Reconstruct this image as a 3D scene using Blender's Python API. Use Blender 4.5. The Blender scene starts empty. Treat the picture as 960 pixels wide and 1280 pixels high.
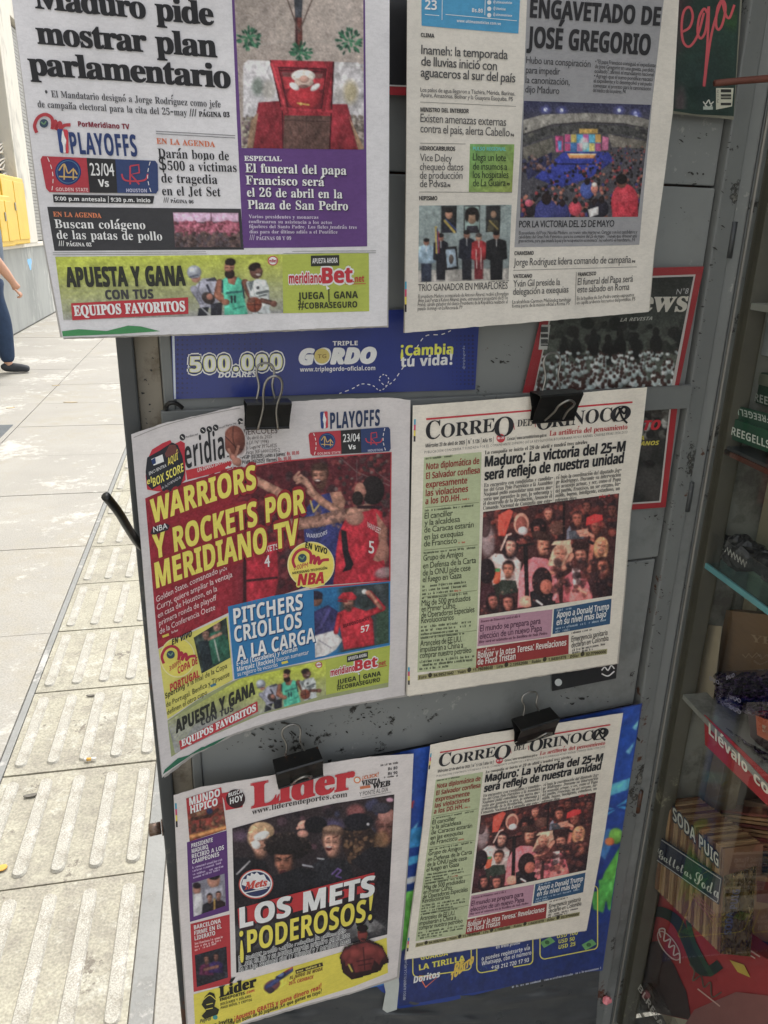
import bpy, bmesh, math, random
import numpy as np
from mathutils import Vector, Matrix
random.seed(7); rng = np.random.RandomState(11)
R = math.radians
S = bpy.context.scene

# ---------------------------------------------------------------- camera
F = 970.0; PITCH = R(20.1); ROLL = R(-1.25); EYE = 1.45
_r = np.array([1, 0, 0.]); FW = np.array([0, math.cos(PITCH), -math.sin(PITCH)])
_d = np.array([0, -math.sin(PITCH), -math.cos(PITCH)])
RT = math.cos(ROLL)*_r + math.sin(ROLL)*_d
DN = -math.sin(ROLL)*_r + math.cos(ROLL)*_d
cam_d = bpy.data.cameras.new('camera'); cam = bpy.data.objects.new('camera', cam_d)
S.collection.objects.link(cam)
M = Matrix(((RT[0], -DN[0], -FW[0]), (RT[1], -DN[1], -FW[1]), (RT[2], -DN[2], -FW[2])))
cam.matrix_world = Matrix.Translation((0, 0, EYE)) @ M.to_4x4()
cam_d.sensor_fit = 'VERTICAL'; cam_d.sensor_height = 24; cam_d.lens = F/1280*24
cam_d.clip_start = 0.02; cam_d.clip_end = 400
S.camera = cam
# ---------------------------------------------------------------- light
SUN_EL, SUN_AZ = R(62), R(4)          # azimuth clockwise from +Y
wd = bpy.data.worlds.new('World'); S.world = wd; wd.use_nodes = True
nt = wd.node_tree; nt.nodes.clear()
sk = nt.nodes.new('ShaderNodeTexSky'); sk.sky_type = 'NISHITA'; sk.sun_disc = False
sk.sun_elevation = SUN_EL; sk.sun_rotation = SUN_AZ; sk.dust_density = 3.0; sk.air_density = 1.0; sk.ozone_density = 0.6
hs = nt.nodes.new('ShaderNodeHueSaturation'); hs.inputs['Saturation'].default_value = 0.22
bg = nt.nodes.new('ShaderNodeBackground'); bg.inputs[1].default_value = 0.15
wo = nt.nodes.new('ShaderNodeOutputWorld')
nt.links.new(sk.outputs[0], hs.inputs['Color']); nt.links.new(hs.outputs[0], bg.inputs[0]); nt.links.new(bg.outputs[0], wo.inputs[0])
sl = bpy.data.lights.new('sun', 'SUN'); so = bpy.data.objects.new('sun', sl); S.collection.objects.link(so)
sl.energy = .5; sl.angle = R(11); sl.color = (1, .96, .9)
sdir = Vector((math.sin(SUN_AZ)*math.cos(SUN_EL), math.cos(SUN_AZ)*math.cos(SUN_EL), math.sin(SUN_EL)))
so.rotation_euler = sdir.to_track_quat('Z', 'Y').to_euler()
S.view_settings.view_transform = 'Standard'; S.view_settings.look = 'None'
S.view_settings.exposure = 1.52; S.view_settings.gamma = 1.0

# ---------------------------------------------------------------- rays and frames (pixels of the photograph -> places)
EYEV = np.array([0, 0, EYE])
def ray(x, y):
    x = np.asarray(x, float); y = np.asarray(y, float)
    return ((x-480)/F)[..., None]*RT + ((y-640)/F)[..., None]*DN + FW
def hit(x, y, P0, n, off=0.0):
    d = ray(x, y); off = np.asarray(off, float)
    t = ((P0-EYEV) @ n + off)/(d @ n)
    return EYEV + t[..., None]*d
YD = R(19)
DU = np.array([math.cos(YD), math.sin(YD), 0]); DNV = np.array([math.sin(YD), -math.cos(YD), 0]); ZV = np.array([0, 0, 1.])
D0 = EYEV + ray(640, 680)*0.95                      # a point on the door leaf
def dpt(x, y, w=0.0): return hit(x, y, D0, DNV, w)
def uz(x, y, w=0.0):
    p = dpt(x, y, w) - D0; return float(p @ DU), float(p[2]+D0[2])
def dw(u, z, w): return D0 + DU*u + DNV*w + ZV*(z-D0[2])
# pavement frame
YA = R(-12)
GA = np.array([math.cos(YA), -math.sin(YA), 0]); GB = np.array([math.sin(YA), math.cos(YA), 0])
def gw(a, b, z=0.0): return GA*a + GB*b + ZV*z
def gpt(x, y): return hit(x, y, np.zeros(3), ZV)
# ---------------------------------------------------------------- colours, materials
def lin1(c): c = np.asarray(c, float)/255.; return np.where(c <= .04045, c/12.92, ((c+.055)/1.055)**2.4)
def ink(c, k=1.18):
    v = lin1(c)*k; g = (v @ np.array([.3, .59, .11]))[..., None]
    return np.clip((v*.88+g*.12)*.97+.014, 0.004, 0.86)
MATS = {}
def newmat(name):
    m = bpy.data.materials.new(name); m.use_nodes = True; MATS[name] = m
    return m, m.node_tree, m.node_tree.nodes['Principled BSDF']
def N(t, kind, **kw):
    n = t.nodes.new(kind)
    for k, v in kw.items(): setattr(n, k, v)
    return n
def printed(name, rough, coat=0.0, bump=0.06, var=.07, vscale=60, ghost=0.0):
    m, t, b = newmat(name)
    a = N(t, 'ShaderNodeAttribute', attribute_name='Col')
    tc = N(t, 'ShaderNodeTexCoord')
    n1 = N(t, 'ShaderNodeTexNoise'); n1.inputs['Scale'].default_value = vscale; n1.inputs['Detail'].default_value = 6
    n2 = N(t, 'ShaderNodeTexNoise'); n2.inputs['Scale'].default_value = 900; n2.inputs['Detail'].default_value = 2
    mr = N(t, 'ShaderNodeMapRange'); mr.inputs[1].default_value = .3; mr.inputs[2].default_value = .7; mr.inputs[3].default_value = 1-var; mr.inputs[4].default_value = 1+var
    mr2 = N(t, 'ShaderNodeMapRange'); mr2.inputs[1].default_value = .25; mr2.inputs[2].default_value = .75; mr2.inputs[3].default_value = 1-var*1.2; mr2.inputs[4].default_value = 1+var*1.2
    mm = N(t, 'ShaderNodeMath', operation='MULTIPLY')
    mx = N(t, 'ShaderNodeVectorMath', operation='SCALE')
    bp = N(t, 'ShaderNodeBump'); bp.inputs['Strength'].default_value = bump; bp.inputs['Distance'].default_value = .002
    L = t.links.new
    L(tc.outputs['Object'], n1.inputs[0]); L(tc.outputs['Object'], n2.inputs[0]); L(n1.outputs[0], mr.inputs[0]); L(n2.outputs[0], mr2.inputs[0])
    L(mr.outputs[0], mm.inputs[0]); L(mr2.outputs[0], mm.inputs[1]); L(mm.outputs[0], mx.inputs['Scale']); L(a.outputs['Color'], mx.inputs[0])
    fin = mx.outputs[0]
    if ghost:
        mp = N(t, 'ShaderNodeMapping'); mp.inputs['Scale'].default_value = (170, 170, 420); n5 = N(t, 'ShaderNodeTexNoise'); n5.inputs['Scale'].default_value = 1; n5.inputs['Detail'].default_value = 1
        n6 = N(t, 'ShaderNodeTexNoise'); n6.inputs['Scale'].default_value = 16; g1 = N(t, 'ShaderNodeMapRange'); g1.inputs[1].default_value = .48; g1.inputs[2].default_value = .56; g1.inputs[3].default_value = 1; g1.inputs[4].default_value = 1-ghost
        g2 = N(t, 'ShaderNodeMapRange'); g2.inputs[1].default_value = .42; g2.inputs[2].default_value = .6; g2.inputs[3].default_value = 1+ghost*.3; g2.inputs[4].default_value = 1-ghost
        g3 = N(t, 'ShaderNodeMath', operation='MULTIPLY'); g4 = N(t, 'ShaderNodeVectorMath', operation='SCALE')
        L(tc.outputs['Object'], mp.inputs[0]); L(mp.outputs[0], n5.inputs[0]); L(tc.outputs['Object'], n6.inputs[0]); L(n5.outputs[0], g1.inputs[0]); L(n6.outputs[0], g2.inputs[0]); L(g1.outputs[0], g3.inputs[0]); L(g2.outputs[0], g3.inputs[1]); L(fin, g4.inputs[0]); L(g3.outputs[0], g4.inputs['Scale']); fin = g4.outputs[0]
    L(fin, b.inputs['Base Color']); L(n1.outputs[0], bp.inputs['Height']); L(bp.outputs[0], b.inputs['Normal'])
    b.inputs['Roughness'].default_value = rough; b.inputs['Specular IOR Level'].default_value = .25 if rough > .5 else .5
    b.inputs['Coat Weight'].default_value = coat; b.inputs['Coat Roughness'].default_value = .12
    return m
printed('newsprint', .8, bump=.12, ghost=.045, var=.035)
printed('gloss_print', .35, .25, .1, .05)
printed('plain_print', .6, 0, .05, .05)
def surf(name, base, rough=.6, metal=0.0, spots=None, scale=8, var=.15, bump=.2, bscale=30, coat=0, grain=0.0, stretch=None):
    """painted or mineral surface: large tone variation, fine grain, optional chips (colour, threshold, scale)"""
    m, t, b = newmat(name); L = t.links.new
    tc = N(t, 'ShaderNodeTexCoord'); mp = N(t, 'ShaderNodeMapping'); L(tc.outputs['Object'], mp.inputs[0])
    if stretch: mp.inputs['Scale'].default_value = stretch
    n1 = N(t, 'ShaderNodeTexNoise'); n1.inputs['Scale'].default_value = scale; n1.inputs['Detail'].default_value = 8; n1.inputs['Roughness'].default_value = .62
    L(mp.outputs[0], n1.inputs[0])
    c1 = N(t, 'ShaderNodeMix', data_type='RGBA'); base = np.asarray(base, float)
    c1.inputs['A'].default_value = (*np.clip(base*(1-var*2), 0, 1), 1); c1.inputs['B'].default_value = (*np.clip(base*(1+var*2), 0, 1), 1)
    L(n1.outputs[0], c1.inputs['Factor']); out = c1.outputs['Result']
    n2 = N(t, 'ShaderNodeTexNoise'); n2.inputs['Scale'].default_value = bscale; n2.inputs['Detail'].default_value = 5; L(mp.outputs[0], n2.inputs[0])
    rr = None
    for (col, th, sc, soft) in (spots or []):
        n3 = N(t, 'ShaderNodeTexNoise'); n3.inputs['Scale'].default_value = sc; n3.inputs['Detail'].default_value = 7; n3.inputs['Roughness'].default_value = .7; L(mp.outputs[0], n3.inputs[0])
        n4 = N(t, 'ShaderNodeTexNoise'); n4.inputs['Scale'].default_value = sc*.12; n4.inputs['Detail'].default_value = 2; L(mp.outputs[0], n4.inputs[0])
        ad = N(t, 'ShaderNodeMath', operation='ADD'); L(n3.outputs[0], ad.inputs[0]); L(n4.outputs[0], ad.inputs[1])
        mr = N(t, 'ShaderNodeMapRange'); mr.inputs[1].default_value = th; mr.inputs[2].default_value = th+soft; L(ad.outputs[0], mr.inputs[0])
        mx = N(t, 'ShaderNodeMix', data_type='RGBA'); L(mr.outputs[0], mx.inputs['Factor']); L(out, mx.inputs['A']); mx.inputs['B'].default_value = (*col, 1); out = mx.outputs['Result']
    if grain:
        g1 = N(t, 'ShaderNodeMapRange'); g1.inputs[1].default_value = .3; g1.inputs[2].default_value = .7; g1.inputs[3].default_value = 1-grain; g1.inputs[4].default_value = 1+grain; L(n2.outputs[0], g1.inputs[0])
        g2 = N(t, 'ShaderNodeVectorMath', operation='SCALE'); L(out, g2.inputs[0]); L(g1.outputs[0], g2.inputs['Scale']); out = g2.outputs[0]
    L(out, b.inputs['Base Color'])
    bp = N(t, 'ShaderNodeBump'); bp.inputs['Strength'].default_value = bump; bp.inputs['Distance'].default_value = .002; L(n2.outputs[0], bp.inputs['Height']); L(bp.outputs[0], b.inputs['Normal'])
    mr = N(t, 'ShaderNodeMapRange'); mr.inputs[3].default_value = max(0, rough-.12); mr.inputs[4].default_value = min(1, rough+.12); L(n2.outputs[0], mr.inputs[0]); L(mr.outputs[0], b.inputs['Roughness'])
    b.inputs['Metallic'].default_value = metal; b.inputs['Coat Weight'].default_value = coat
    return m
DK = (.02, .018, .016); RUST = (.09, .035, .018)
surf('door_paint', (.235, .246, .242), .42, 0, [((.11, .115, .11), 1.08, 9, .3), (DK, 1.27, 44, .05), ((.36, .36, .34), 1.2, 90, .1), (RUST, 1.29, 60, .05)], 5, .1, .12, 60)
surf('door_paint_worn', (.18, .19, .187), .45, 0, [(DK, 1.14, 60, .05), ((.2, .2, .18), 1.2, 60, .08), (RUST, 1.2, 50, .05)], 6, .15, .25, 60)
surf('frame_dark', (.05, .055, .058), .4, 0, [((.11, .11, .1), 1.2, 50, .08), (RUST, 1.15, 40, .08)], 6, .2, .2, 50)
surf('rusty_frame', (.045, .036, .032), .6, 0, [(RUST, 1.0, 30, .15), ((.12, .12, .11), 1.22, 60, .06)], 8, .3, .35, 50)
surf('stained_strip', (.27, .24, .19), .7, 0, [((.1, .07, .04), 1.08, 14, .15), (DK, 1.2, 40, .06)], 10, .2, .25, 60)
surf('black_plastic', (.075, .08, .085), .3, 0, [((.06, .06, .06), 1.15, 20, .2)], 5, .15, .5, 14)
surf('clip_steel', (.018, .018, .018), .33, .4, [((.09, .04, .02), 1.25, 60, .06)], 30, .2, .08, 80)
surf('wire_steel', (.3, .29, .27), .35, .9, [(RUST, 1.25, 60, .1)], 40, .3, .1, 80)
surf('bolt_steel', (.2, .15, .12), .4, .8, [(RUST, 1.0, 60, .1)], 40, .3, .1, 80)
surf('rusty_rod', (.14, .05, .035), .6, .3, [((.3, .14, .1), 1.1, 60, .1), (DK, 1.1, 30, .1)], 40, .3, .3, 80)
surf('concrete_slab', (.315, .298, .26), .85, 0, [((.31, .285, .23), 1.02, 9, .25), ((.47, .45, .4), 1.1, 14, .15), ((.12, .11, .09), 1.32, 60, .04)], 2.2, .1, .5, 160, grain=.16)
surf('tactile_base', (.33, .31, .24), .85, 0, [((.25, .23, .185), .98, 16, .25), ((.40, .385, .32), 1.08, 26, .15), ((.17, .15, .12), 1.22, 60, .05)], 6, .14, .6, 170, grain=.25)
surf('tactile_ridge', (.37, .352, .30), .85, 0, [((.29, .27, .22), 1.0, 120, .2), ((.45, .43, .38), 1.08, 90, .15)], 10, .1, .7, 300, grain=.3)
surf('mortar', (.24, .24, .225), .9, 0, [((.17, .165, .15), 1.05, 30, .2), ((.42, .41, .38), 1.12, 30, .15)], 8, .15, .7, 120)
surf('joint_dirt', (.3, .28, .24), .95, 0, None, 20, .2, .5, 100)
surf('plinth_render', (.34, .345, .32), .9, 0, [((.27, .28, .26), 1.02, 5, .25), ((.55, .55, .5), 1.1, 8, .2)], 2, .15, .5, 60, stretch=(1, 1, .35))
surf('wall_paint', (.66, .62, .53), .85, 0, [((.4, .38, .33), 1.1, 6, .2)], 2, .08, .3, 60, stretch=(1, 1, .4))
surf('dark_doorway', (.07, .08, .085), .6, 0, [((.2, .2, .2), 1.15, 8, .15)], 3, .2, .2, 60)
surf('grille_metal', (.30, .29, .26), .6, .2, None, 8, .2, .2, 60)
surf('yellow_plastic', (.72, .47, .05), .5, 0, [((.4, .2, .05), 1.2, 20, .08)], 4, .1, .1, 60)
surf('reflection_cream', (.42, .38, .27), .7, 0, [((.25, .2, .13), 1.08, 12, .15)], 6, .15, .2, 60)  # cream of the building pillar reflected in the pane
surf('case_inside', (.3, .3, .27), .7, 0, [((.12, .11, .1), 1.1, 10, .15)], 4, .15, .1, 60)
surf('case_wall', (.24, .27, .27), .6, 0, [((.07, .07, .07), 1.1, 10, .15)], 4, .15, .1, 60)
surf('roof_sheet', (.2, .2, .2), .7, 0, None, 4, .15, .1, 60)
surf('cardboard', (.25, .155, .09), .85, 0, None, 12, .12, .2, 90, stretch=(1, 1, 6))
surf('denim', (.022, .042, .085), .9, 0, None, 20, .2, .3, 400)
surf('tshirt_grey', (.13, .16, .2), .9, 0, None, 20, .1, .3, 300)
surf('skin', (.5, .27, .17), .55, 0, None, 12, .08, .1, 200)
surf('hair', (.02, .015, .012), .6, 0, None, 60, .2, .3, 300)
surf('shoe_suede', (.035, .037, .042), .8, 0, None, 20, .2, .3, 200)
surf('biscuit_dark', (.24, .12, .06), .8, 0, None, 40, .2, .3, 200)
surf('teal_edge', (.16, .42, .46), .2, 0, None, 20, .2, .1, 60)
surf('frame_brown', (.10, .092, .07), .6, 0, [((.3, .28, .2), 1.2, 40, .1)], 10, .2, .2, 60)
surf('biscuit', (.52, .33, .17), .8, 0, [((.3, .16, .08), 1.15, 60, .2)], 30, .2, .4, 200)
surf('purple_wrap', (.045, .02, .09), .25, 0, [((.35, .33, .42), 1.17, 60, .05)], 30, .4, 1.0, 60)
surf('black_wrap', (.015, .015, .017), .2, 0, [((.3, .3, .3), 1.22, 60, .05)], 30, .4, 1.0, 50)
surf('gold_foil', (.28, .2, .09), .25, .7, [((.6, .55, .4), 1.12, 60, .08)], 30, .4, 1.0, 50)
surf('leaf_tan', (.42, .33, .2), .8, 0, None, 30, .2, .2, 100)
surf('chip_dark', (.04, .038, .035), .7, 0, None, 60, .3, .2, 100)
surf('leaf_yellow', (.6, .33, .06), .7, 0, None, 30, .2, .2, 100)
surf('leaf_dark', (.12, .11, .09), .8, 0, None, 30, .2, .2, 100)
surf('white_filter', (.7, .68, .62), .8, 0, None, 30, .05, .1, 100)
def clearmat(name, col, rough, thin=True, alpha=None):
    m, t, b = newmat(name)
    b.inputs['Base Color'].default_value = (*col, 1); b.inputs['Roughness'].default_value = rough
    b.inputs['Transmission Weight'].default_value = 1; b.inputs['IOR'].default_value = 1.5 if not thin else 1.45
    return m
clearmat('clear_glass', (.95, .98, .97), .0)
def thin(name, tint, rough, ior=1.5):
    m, t, b = newmat(name); t.nodes.remove(b)
    tr = N(t, 'ShaderNodeBsdfTransparent'); tr.inputs[0].default_value = (*tint, 1); gl = N(t, 'ShaderNodeBsdfGlossy'); gl.inputs['Roughness'].default_value = rough
    lw = N(t, 'ShaderNodeLayerWeight'); lw.inputs[0].default_value = .5; pw_ = N(t, 'ShaderNodeMath', operation='POWER'); pw_.inputs[1].default_value = 4.2; ml = N(t, 'ShaderNodeMath', operation='MULTIPLY_ADD'); ml.inputs[1].default_value = .9; ml.inputs[2].default_value = .06
    t.links.new(lw.outputs['Facing'], pw_.inputs[0]); t.links.new(pw_.outputs[0], ml.inputs[0]); fr = ml; mx = N(t, 'ShaderNodeMixShader')
    t.links.new(fr.outputs[0], mx.inputs[0]); t.links.new(tr.outputs[0], mx.inputs[1]); t.links.new(gl.outputs[0], mx.inputs[2]); t.links.new(mx.outputs[0], t.nodes['Material Output'].inputs[0])
thin('pane_glass', (.96, .98, .97), .015)
clearmat('teal_glass', (.35, .75, .78), .05)
thin('clear_film', (.97, .97, .97), .1)

# ---------------------------------------------------------------- object helpers
def link(o, parent=None):
    S.collection.objects.link(o)
    if parent is not None: o.parent = parent; o.matrix_parent_inverse = parent.matrix_world.inverted()
    return o
def empty(name, loc, label=None, cat=None, group=None):
    o = bpy.data.objects.new(name, None); o.location = Vector(loc); o.empty_display_size = .02
    o.matrix_world = Matrix.Translation(Vector(loc))
    link(o)
    if label: o['label'] = label; o['category'] = cat
    if group: o['group'] = group
    return o
def tag(o, label, cat, group=None):
    o['label'] = label; o['category'] = cat
    if group: o['group'] = group
    return o
def meshobj(name, V, Fc, mat, parent=None, col=None, smooth=False):
    me = bpy.data.meshes.new(name)
    V = np.asarray(V, float).reshape(-1, 3)
    me.from_pydata(V.tolist(), [], [list(map(int, f)) for f in Fc] if not isinstance(Fc, np.ndarray) else Fc.tolist()); me.update()
    me.materials.append(MATS[mat])
    if col is not None:
        ca = me.color_attributes.new('Col', 'FLOAT_COLOR', 'POINT')
        col = np.asarray(col, float)
        if col.ndim == 1: col = np.tile(col, (len(V), 1))
        ca.data.foreach_set('color', np.hstack([col[:, :3], np.ones((len(V), 1))]).ravel())
    if smooth: me.polygons.foreach_set('use_smooth', [True]*len(me.polygons))
    return link(bpy.data.objects.new(name, me), parent)
BOXF = [(0, 3, 2, 1), (4, 5, 6, 7), (0, 1, 5, 4), (1, 2, 6, 5), (2, 3, 7, 6), (3, 0, 4, 7)]
def hexa(name, c8, mat, parent=None, bevel=0.0, col=None):
    """box from 8 corners (bottom loop, top loop)"""
    o = meshobj(name, c8, BOXF, mat, parent, col)
    bm = bmesh.new(); bm.from_mesh(o.data); bmesh.ops.recalc_face_normals(bm, faces=bm.faces)
    if bevel: bmesh.ops.bevel(bm, geom=list(bm.edges), offset=bevel, segments=2, affect='EDGES', profile=.6)
    bm.to_mesh(o.data); bm.free()
    return o
def dbox(name, u0, u1, z0, z1, w0, w1, mat, parent=None, bevel=.0008):
    c = [dw(u0, z0, w0), dw(u1, z0, w0), dw(u1, z0, w1), dw(u0, z0, w1), dw(u0, z1, w0), dw(u1, z1, w0), dw(u1, z1, w1), dw(u0, z1, w1)]
    return hexa(name, c, mat, parent, bevel)
def gbox(name, a0, a1, b0, b1, z0, z1, mat, parent=None, bevel=0.0):
    c = [gw(a0, b0, z0), gw(a1, b0, z0), gw(a1, b1, z0), gw(a0, b1, z0), gw(a0, b0, z1), gw(a1, b0, z1), gw(a1, b1, z1), gw(a0, b1, z1)]
    return hexa(name, c, mat, parent, bevel)
def tube(name, pts, rad, mat, parent=None, seg=8, closed=False):
    pts = [np.asarray(p, float) for p in pts]; n = len(pts); V = []; Fc = []
    rad = [rad]*n if np.isscalar(rad) else rad
    ref = None
    for i, p in enumerate(pts):
        a = pts[max(i-1, 0)]; b = pts[min(i+1, n-1)]; t = b-a; t = t/np.linalg.norm(t)
        if ref is None: ref = np.cross(t, [.3, .5, .81]); ref /= np.linalg.norm(ref)
        ref = ref - t*(ref@t); ref /= np.linalg.norm(ref); bi = np.cross(t, ref)
        for k in range(seg):
            an = 2*math.pi*k/seg; V.append(p+rad[i]*(math.cos(an)*ref+math.sin(an)*bi))
    for i in range(n-1):
        for k in range(seg):
            Fc.append((i*seg+k, i*seg+(k+1) % seg, (i+1)*seg+(k+1) % seg, (i+1)*seg+k))
    Fc.append(tuple(range(seg-1, -1, -1))); Fc.append(tuple((n-1)*seg+k for k in range(seg)))
    return meshobj(name, V, Fc, mat, parent, smooth=True)
def spline(P, n=8):
    P = [np.asarray(p, float) for p in P]; out = []
    for i in range(len(P)-1):
        p0 = P[max(i-1, 0)]; p1 = P[i]; p2 = P[i+1]; p3 = P[min(i+2, len(P)-1)]
        for k in range(n):
            t = k/n; out.append(.5*((2*p1)+(-p0+p2)*t+(2*p0-5*p1+4*p2-p3)*t*t+(-p0+3*p1-3*p2+p3)*t**3))
    out.append(P[-1]); return out

# ---------------------------------------------------------------- lettering
_cv = bpy.data.curves.new('letters', 'FONT'); _cv.fill_mode = 'FRONT'; _cv.size = 1.0
_co = bpy.data.objects.new('letters', _cv)
_bf = _cv.font; _mf = None
try:      # Blender's own bundled fallback font, loaded directly so its letters come up fast; without it the builtin font finds the same letters slowly
    import os
    _mf = bpy.data.fonts.load(os.path.join(bpy.utils.system_resource('DATAFILES', path='fonts'), 'NotoSansMath-Regular.woff2'))
except Exception: _mf = None
_s2 = bpy.data.scenes.new('glyphs'); _s2.collection.objects.link(_co)
BASE = {'b': (0x1D5D4, 0x1D5EE, 0x1D7EC), 'bi': (0x1D63C, 0x1D656, 0x1D7EC), 'r': (0x1D400, 0x1D41A, 0x1D7CE), 'ri': (0x1D468, 0x1D482, 0x1D7CE), 'sc': (0x1D4D0, 0x1D4EA, None)}
ACC = {'á': 'a', 'é': 'e', 'í': 'i', 'ó': 'o', 'ú': 'u', 'Á': 'A', 'É': 'E', 'Í': 'I', 'Ó': 'O', 'Ú': 'U', 'ñ': 'n', 'Ñ': 'N'}
GC = {}
def _raw(s, off, res):
    _cv.font = _mf if (_mf is not None and any(ord(c) > 0x1D000 for c in s)) else _bf
    _cv.body = s; _cv.offset = off; _cv.resolution_u = res
    with bpy.context.temp_override(scene=_s2, view_layer=_s2.view_layers[0]): dg = bpy.context.evaluated_depsgraph_get()
    ev = _co.evaluated_get(dg); me = ev.to_mesh()
    n = len(me.vertices); V = np.zeros(n*3); me.vertices.foreach_get('co', V)
    Fc = [tuple(p.vertices) for p in me.polygons]; ev.to_mesh_clear()
    return V.reshape(-1, 3)[:, :2].copy(), Fc
_cv.space_line = 3.0
CHS = "ABCDEFGHIJKLMNOPQRSTUVWXYZabcdefghijklmnopqrstuvwxyz0123456789.,:;/|$¡!#@-_()\"●°ºªÑñáéíóúÁÉÍÓÚ·?+%ü&•"
def _map(base, font):
    if font in BASE:
        B = BASE[font]
        if 'A' <= base <= 'Z': return chr(B[0]+ord(base)-65)
        if 'a' <= base <= 'z': return chr(B[1]+ord(base)-97)
        if base.isdigit() and B[2]: return chr(B[2]+ord(base)-48)
    return base
CAP = {}; SHEETS = {}; ADV = {}; _SPL = {}
def _spl(big):
    if big not in _SPL:
        g = chr(0x1D5DB) if big else 'H'; t = _raw(g+'\n'+g, 0, 1)[0]; u = _raw(g, 0, 1)[0]; _SPL[big] = (t[:, 1].max()-t[:, 1].min())-(u[:, 1].max()-u[:, 1].min())
    return _SPL[big]
def _sheet1(strs, res, big):
    V, Fc = _raw('\n'.join(strs), 0, res); n = len(strs); sp = _spl(big)
    line = np.clip(np.round(-(V[:, 1]-.3)/sp).astype(int), 0, n-1) if len(V) else np.zeros(0, int)
    loc = np.zeros(len(V), int); out = []
    for i in range(n):
        ix = np.where(line == i)[0]; loc[ix] = np.arange(len(ix)); W = V[ix].copy(); W[:, 1] += i*sp; out.append([W, []])
    for f in Fc: out[line[f[0]]][1].append(tuple(int(loc[j]) for j in f))
    return out
def _sheet(strs, res):
    """many short strings at once, one per line; mapped letters and plain characters come from their own fonts"""
    big = [any(ord(c) > 0x1D000 for c in t) for t in strs]; out = [None]*len(strs)
    for b_ in (True, False):
        ix = [i for i, q_ in enumerate(big) if q_ == b_]
        if ix:
            for i, r in zip(ix, _sheet1([strs[i] for i in ix], res, b_)): out[i] = r
    return out
_BAR = {}
def glyph(ch, font, off, res):
    k = (ch, font, res)
    if k in GC: return GC[k]
    if ch == ' ': GC[k] = (None, None, .23); return GC[k]
    base = ACC.get(ch, ch) if font != 's' else ch
    if font not in ADV:
        # advance of a letter = width of the pair (letter, probe) less the width of the probe
        out = {}
        for c in CHS: pass
        big = [ord(_map(c, font)[0]) > 0x1D000 for c in CHS]
        pr = [chr(0x1D5DB) if q_ else 'H' for q_ in big]
        L_ = _sheet([chr(0x1D5DB), 'H']+[p_+_map(c, font)+p_ for p_, c in zip(pr, CHS)]+[chr(0x1D5DB)*2, 'HH'], 1)
        w2 = {True: L_[-2][0][:, 0].max(), False: L_[-1][0][:, 0].max()}
        ADV[font] = {c: L_[i+2][0][:, 0].max()-w2[big[i]] for i, c in enumerate(CHS)}
    sk_ = (font, res)
    if sk_ not in SHEETS:
        L_ = _sheet([_map(c, font) for c in CHS], res); SHEETS[sk_] = dict(zip(CHS, L_))
    V, Fc = SHEETS[sk_][base]; V = V.copy(); Fc = list(Fc); adv = ADV[font][base]
    if ch in ACC and font != 's':
        cx = (V[:, 0].min()+V[:, 0].max())/2; top = V[:, 1].max()
        if base == 'i':
            idx = V[:, 1] < .56; mp = {o: n for n, o in enumerate(np.where(idx)[0])}
            Fc = [tuple(mp[i] for i in f) for f in Fc if all(i in mp for i in f)]; V = V[idx]
            if len(V): cx = (V[:, 0].min()+V[:, 0].max())/2; top = V[:, 1].max()
        n0 = len(V)
        if ch in 'ñÑ': A = [(cx-.16, top+.07), (cx-.13, top+.16), (cx-.02, top+.13), (cx+.1, top+.1), (cx+.16, top+.19), (cx+.19, top+.12), (cx+.1, top+.03), (cx-.04, top+.06), (cx-.12, top+.09)]; Fa = [(0, 1, 2, 7, 8), (2, 3, 6, 7), (3, 4, 5, 6)]
        else: A = [(cx-.05, top+.06), (cx+.04, top+.06), (cx+.17, top+.2), (cx+.03, top+.2)]; Fa = [(0, 1, 2, 3)]
        V = np.vstack([V, np.array(A)]); Fc = Fc+[tuple(n0+i for i in f) for f in Fa]
    GC[k] = (V, Fc, adv); return GC[k]
def layout(text, font, off, res, track):
    x = 0; VV = []; FF = []; n = 0
    for ch in text:
        V, Fc, adv = glyph(ch, font, off, res)
        if V is not None and len(V):
            W = V.copy(); W[:, 0] += x; VV.append(W); FF += [tuple(i+n for i in f) for f in Fc]; n += len(V)
        x += adv+track
    if not VV: return np.zeros((0, 2)), [], 1
    V = np.vstack(VV); V[:, 0] -= V[:, 0].min()
    return V, FF, V[:, 0].max()

# ---------------------------------------------------------------- printed sheets
def poly_at(pl, t):
    pl = np.asarray(pl, float); d = np.r_[0, np.cumsum(np.hypot(*np.diff(pl, axis=0).T))]; d /= d[-1]
    return np.stack([np.interp(t, d, pl[:, 0]), np.interp(t, d, pl[:, 1])], -1)
def coons(top, bot, left, right, nu, nv):
    s = np.linspace(0, 1, nu); t = np.linspace(0, 1, nv); Ts, Bs = poly_at(top, s), poly_at(bot, s); Lt, Rt = poly_at(left, t), poly_at(right, t)
    s_, t_ = np.meshgrid(s, t); s_ = s_[..., None]; t_ = t_[..., None]
    P = (1-t_)*Ts[None]+t_*Bs[None]+(1-s_)*Lt[:, None]+s_*Rt[:, None]-((1-s_)*(1-t_)*Ts[0]+s_*(1-t_)*Ts[-1]+(1-s_)*t_*Bs[0]+s_*t_*Bs[-1])
    return P
def gridfaces(nu, nv):
    i = np.arange(nv-1)[:, None]*nu+np.arange(nu-1)[None]; i = i.ravel()
    return np.stack([i, i+1, i+nu+1, i+nu], 1)
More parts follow.
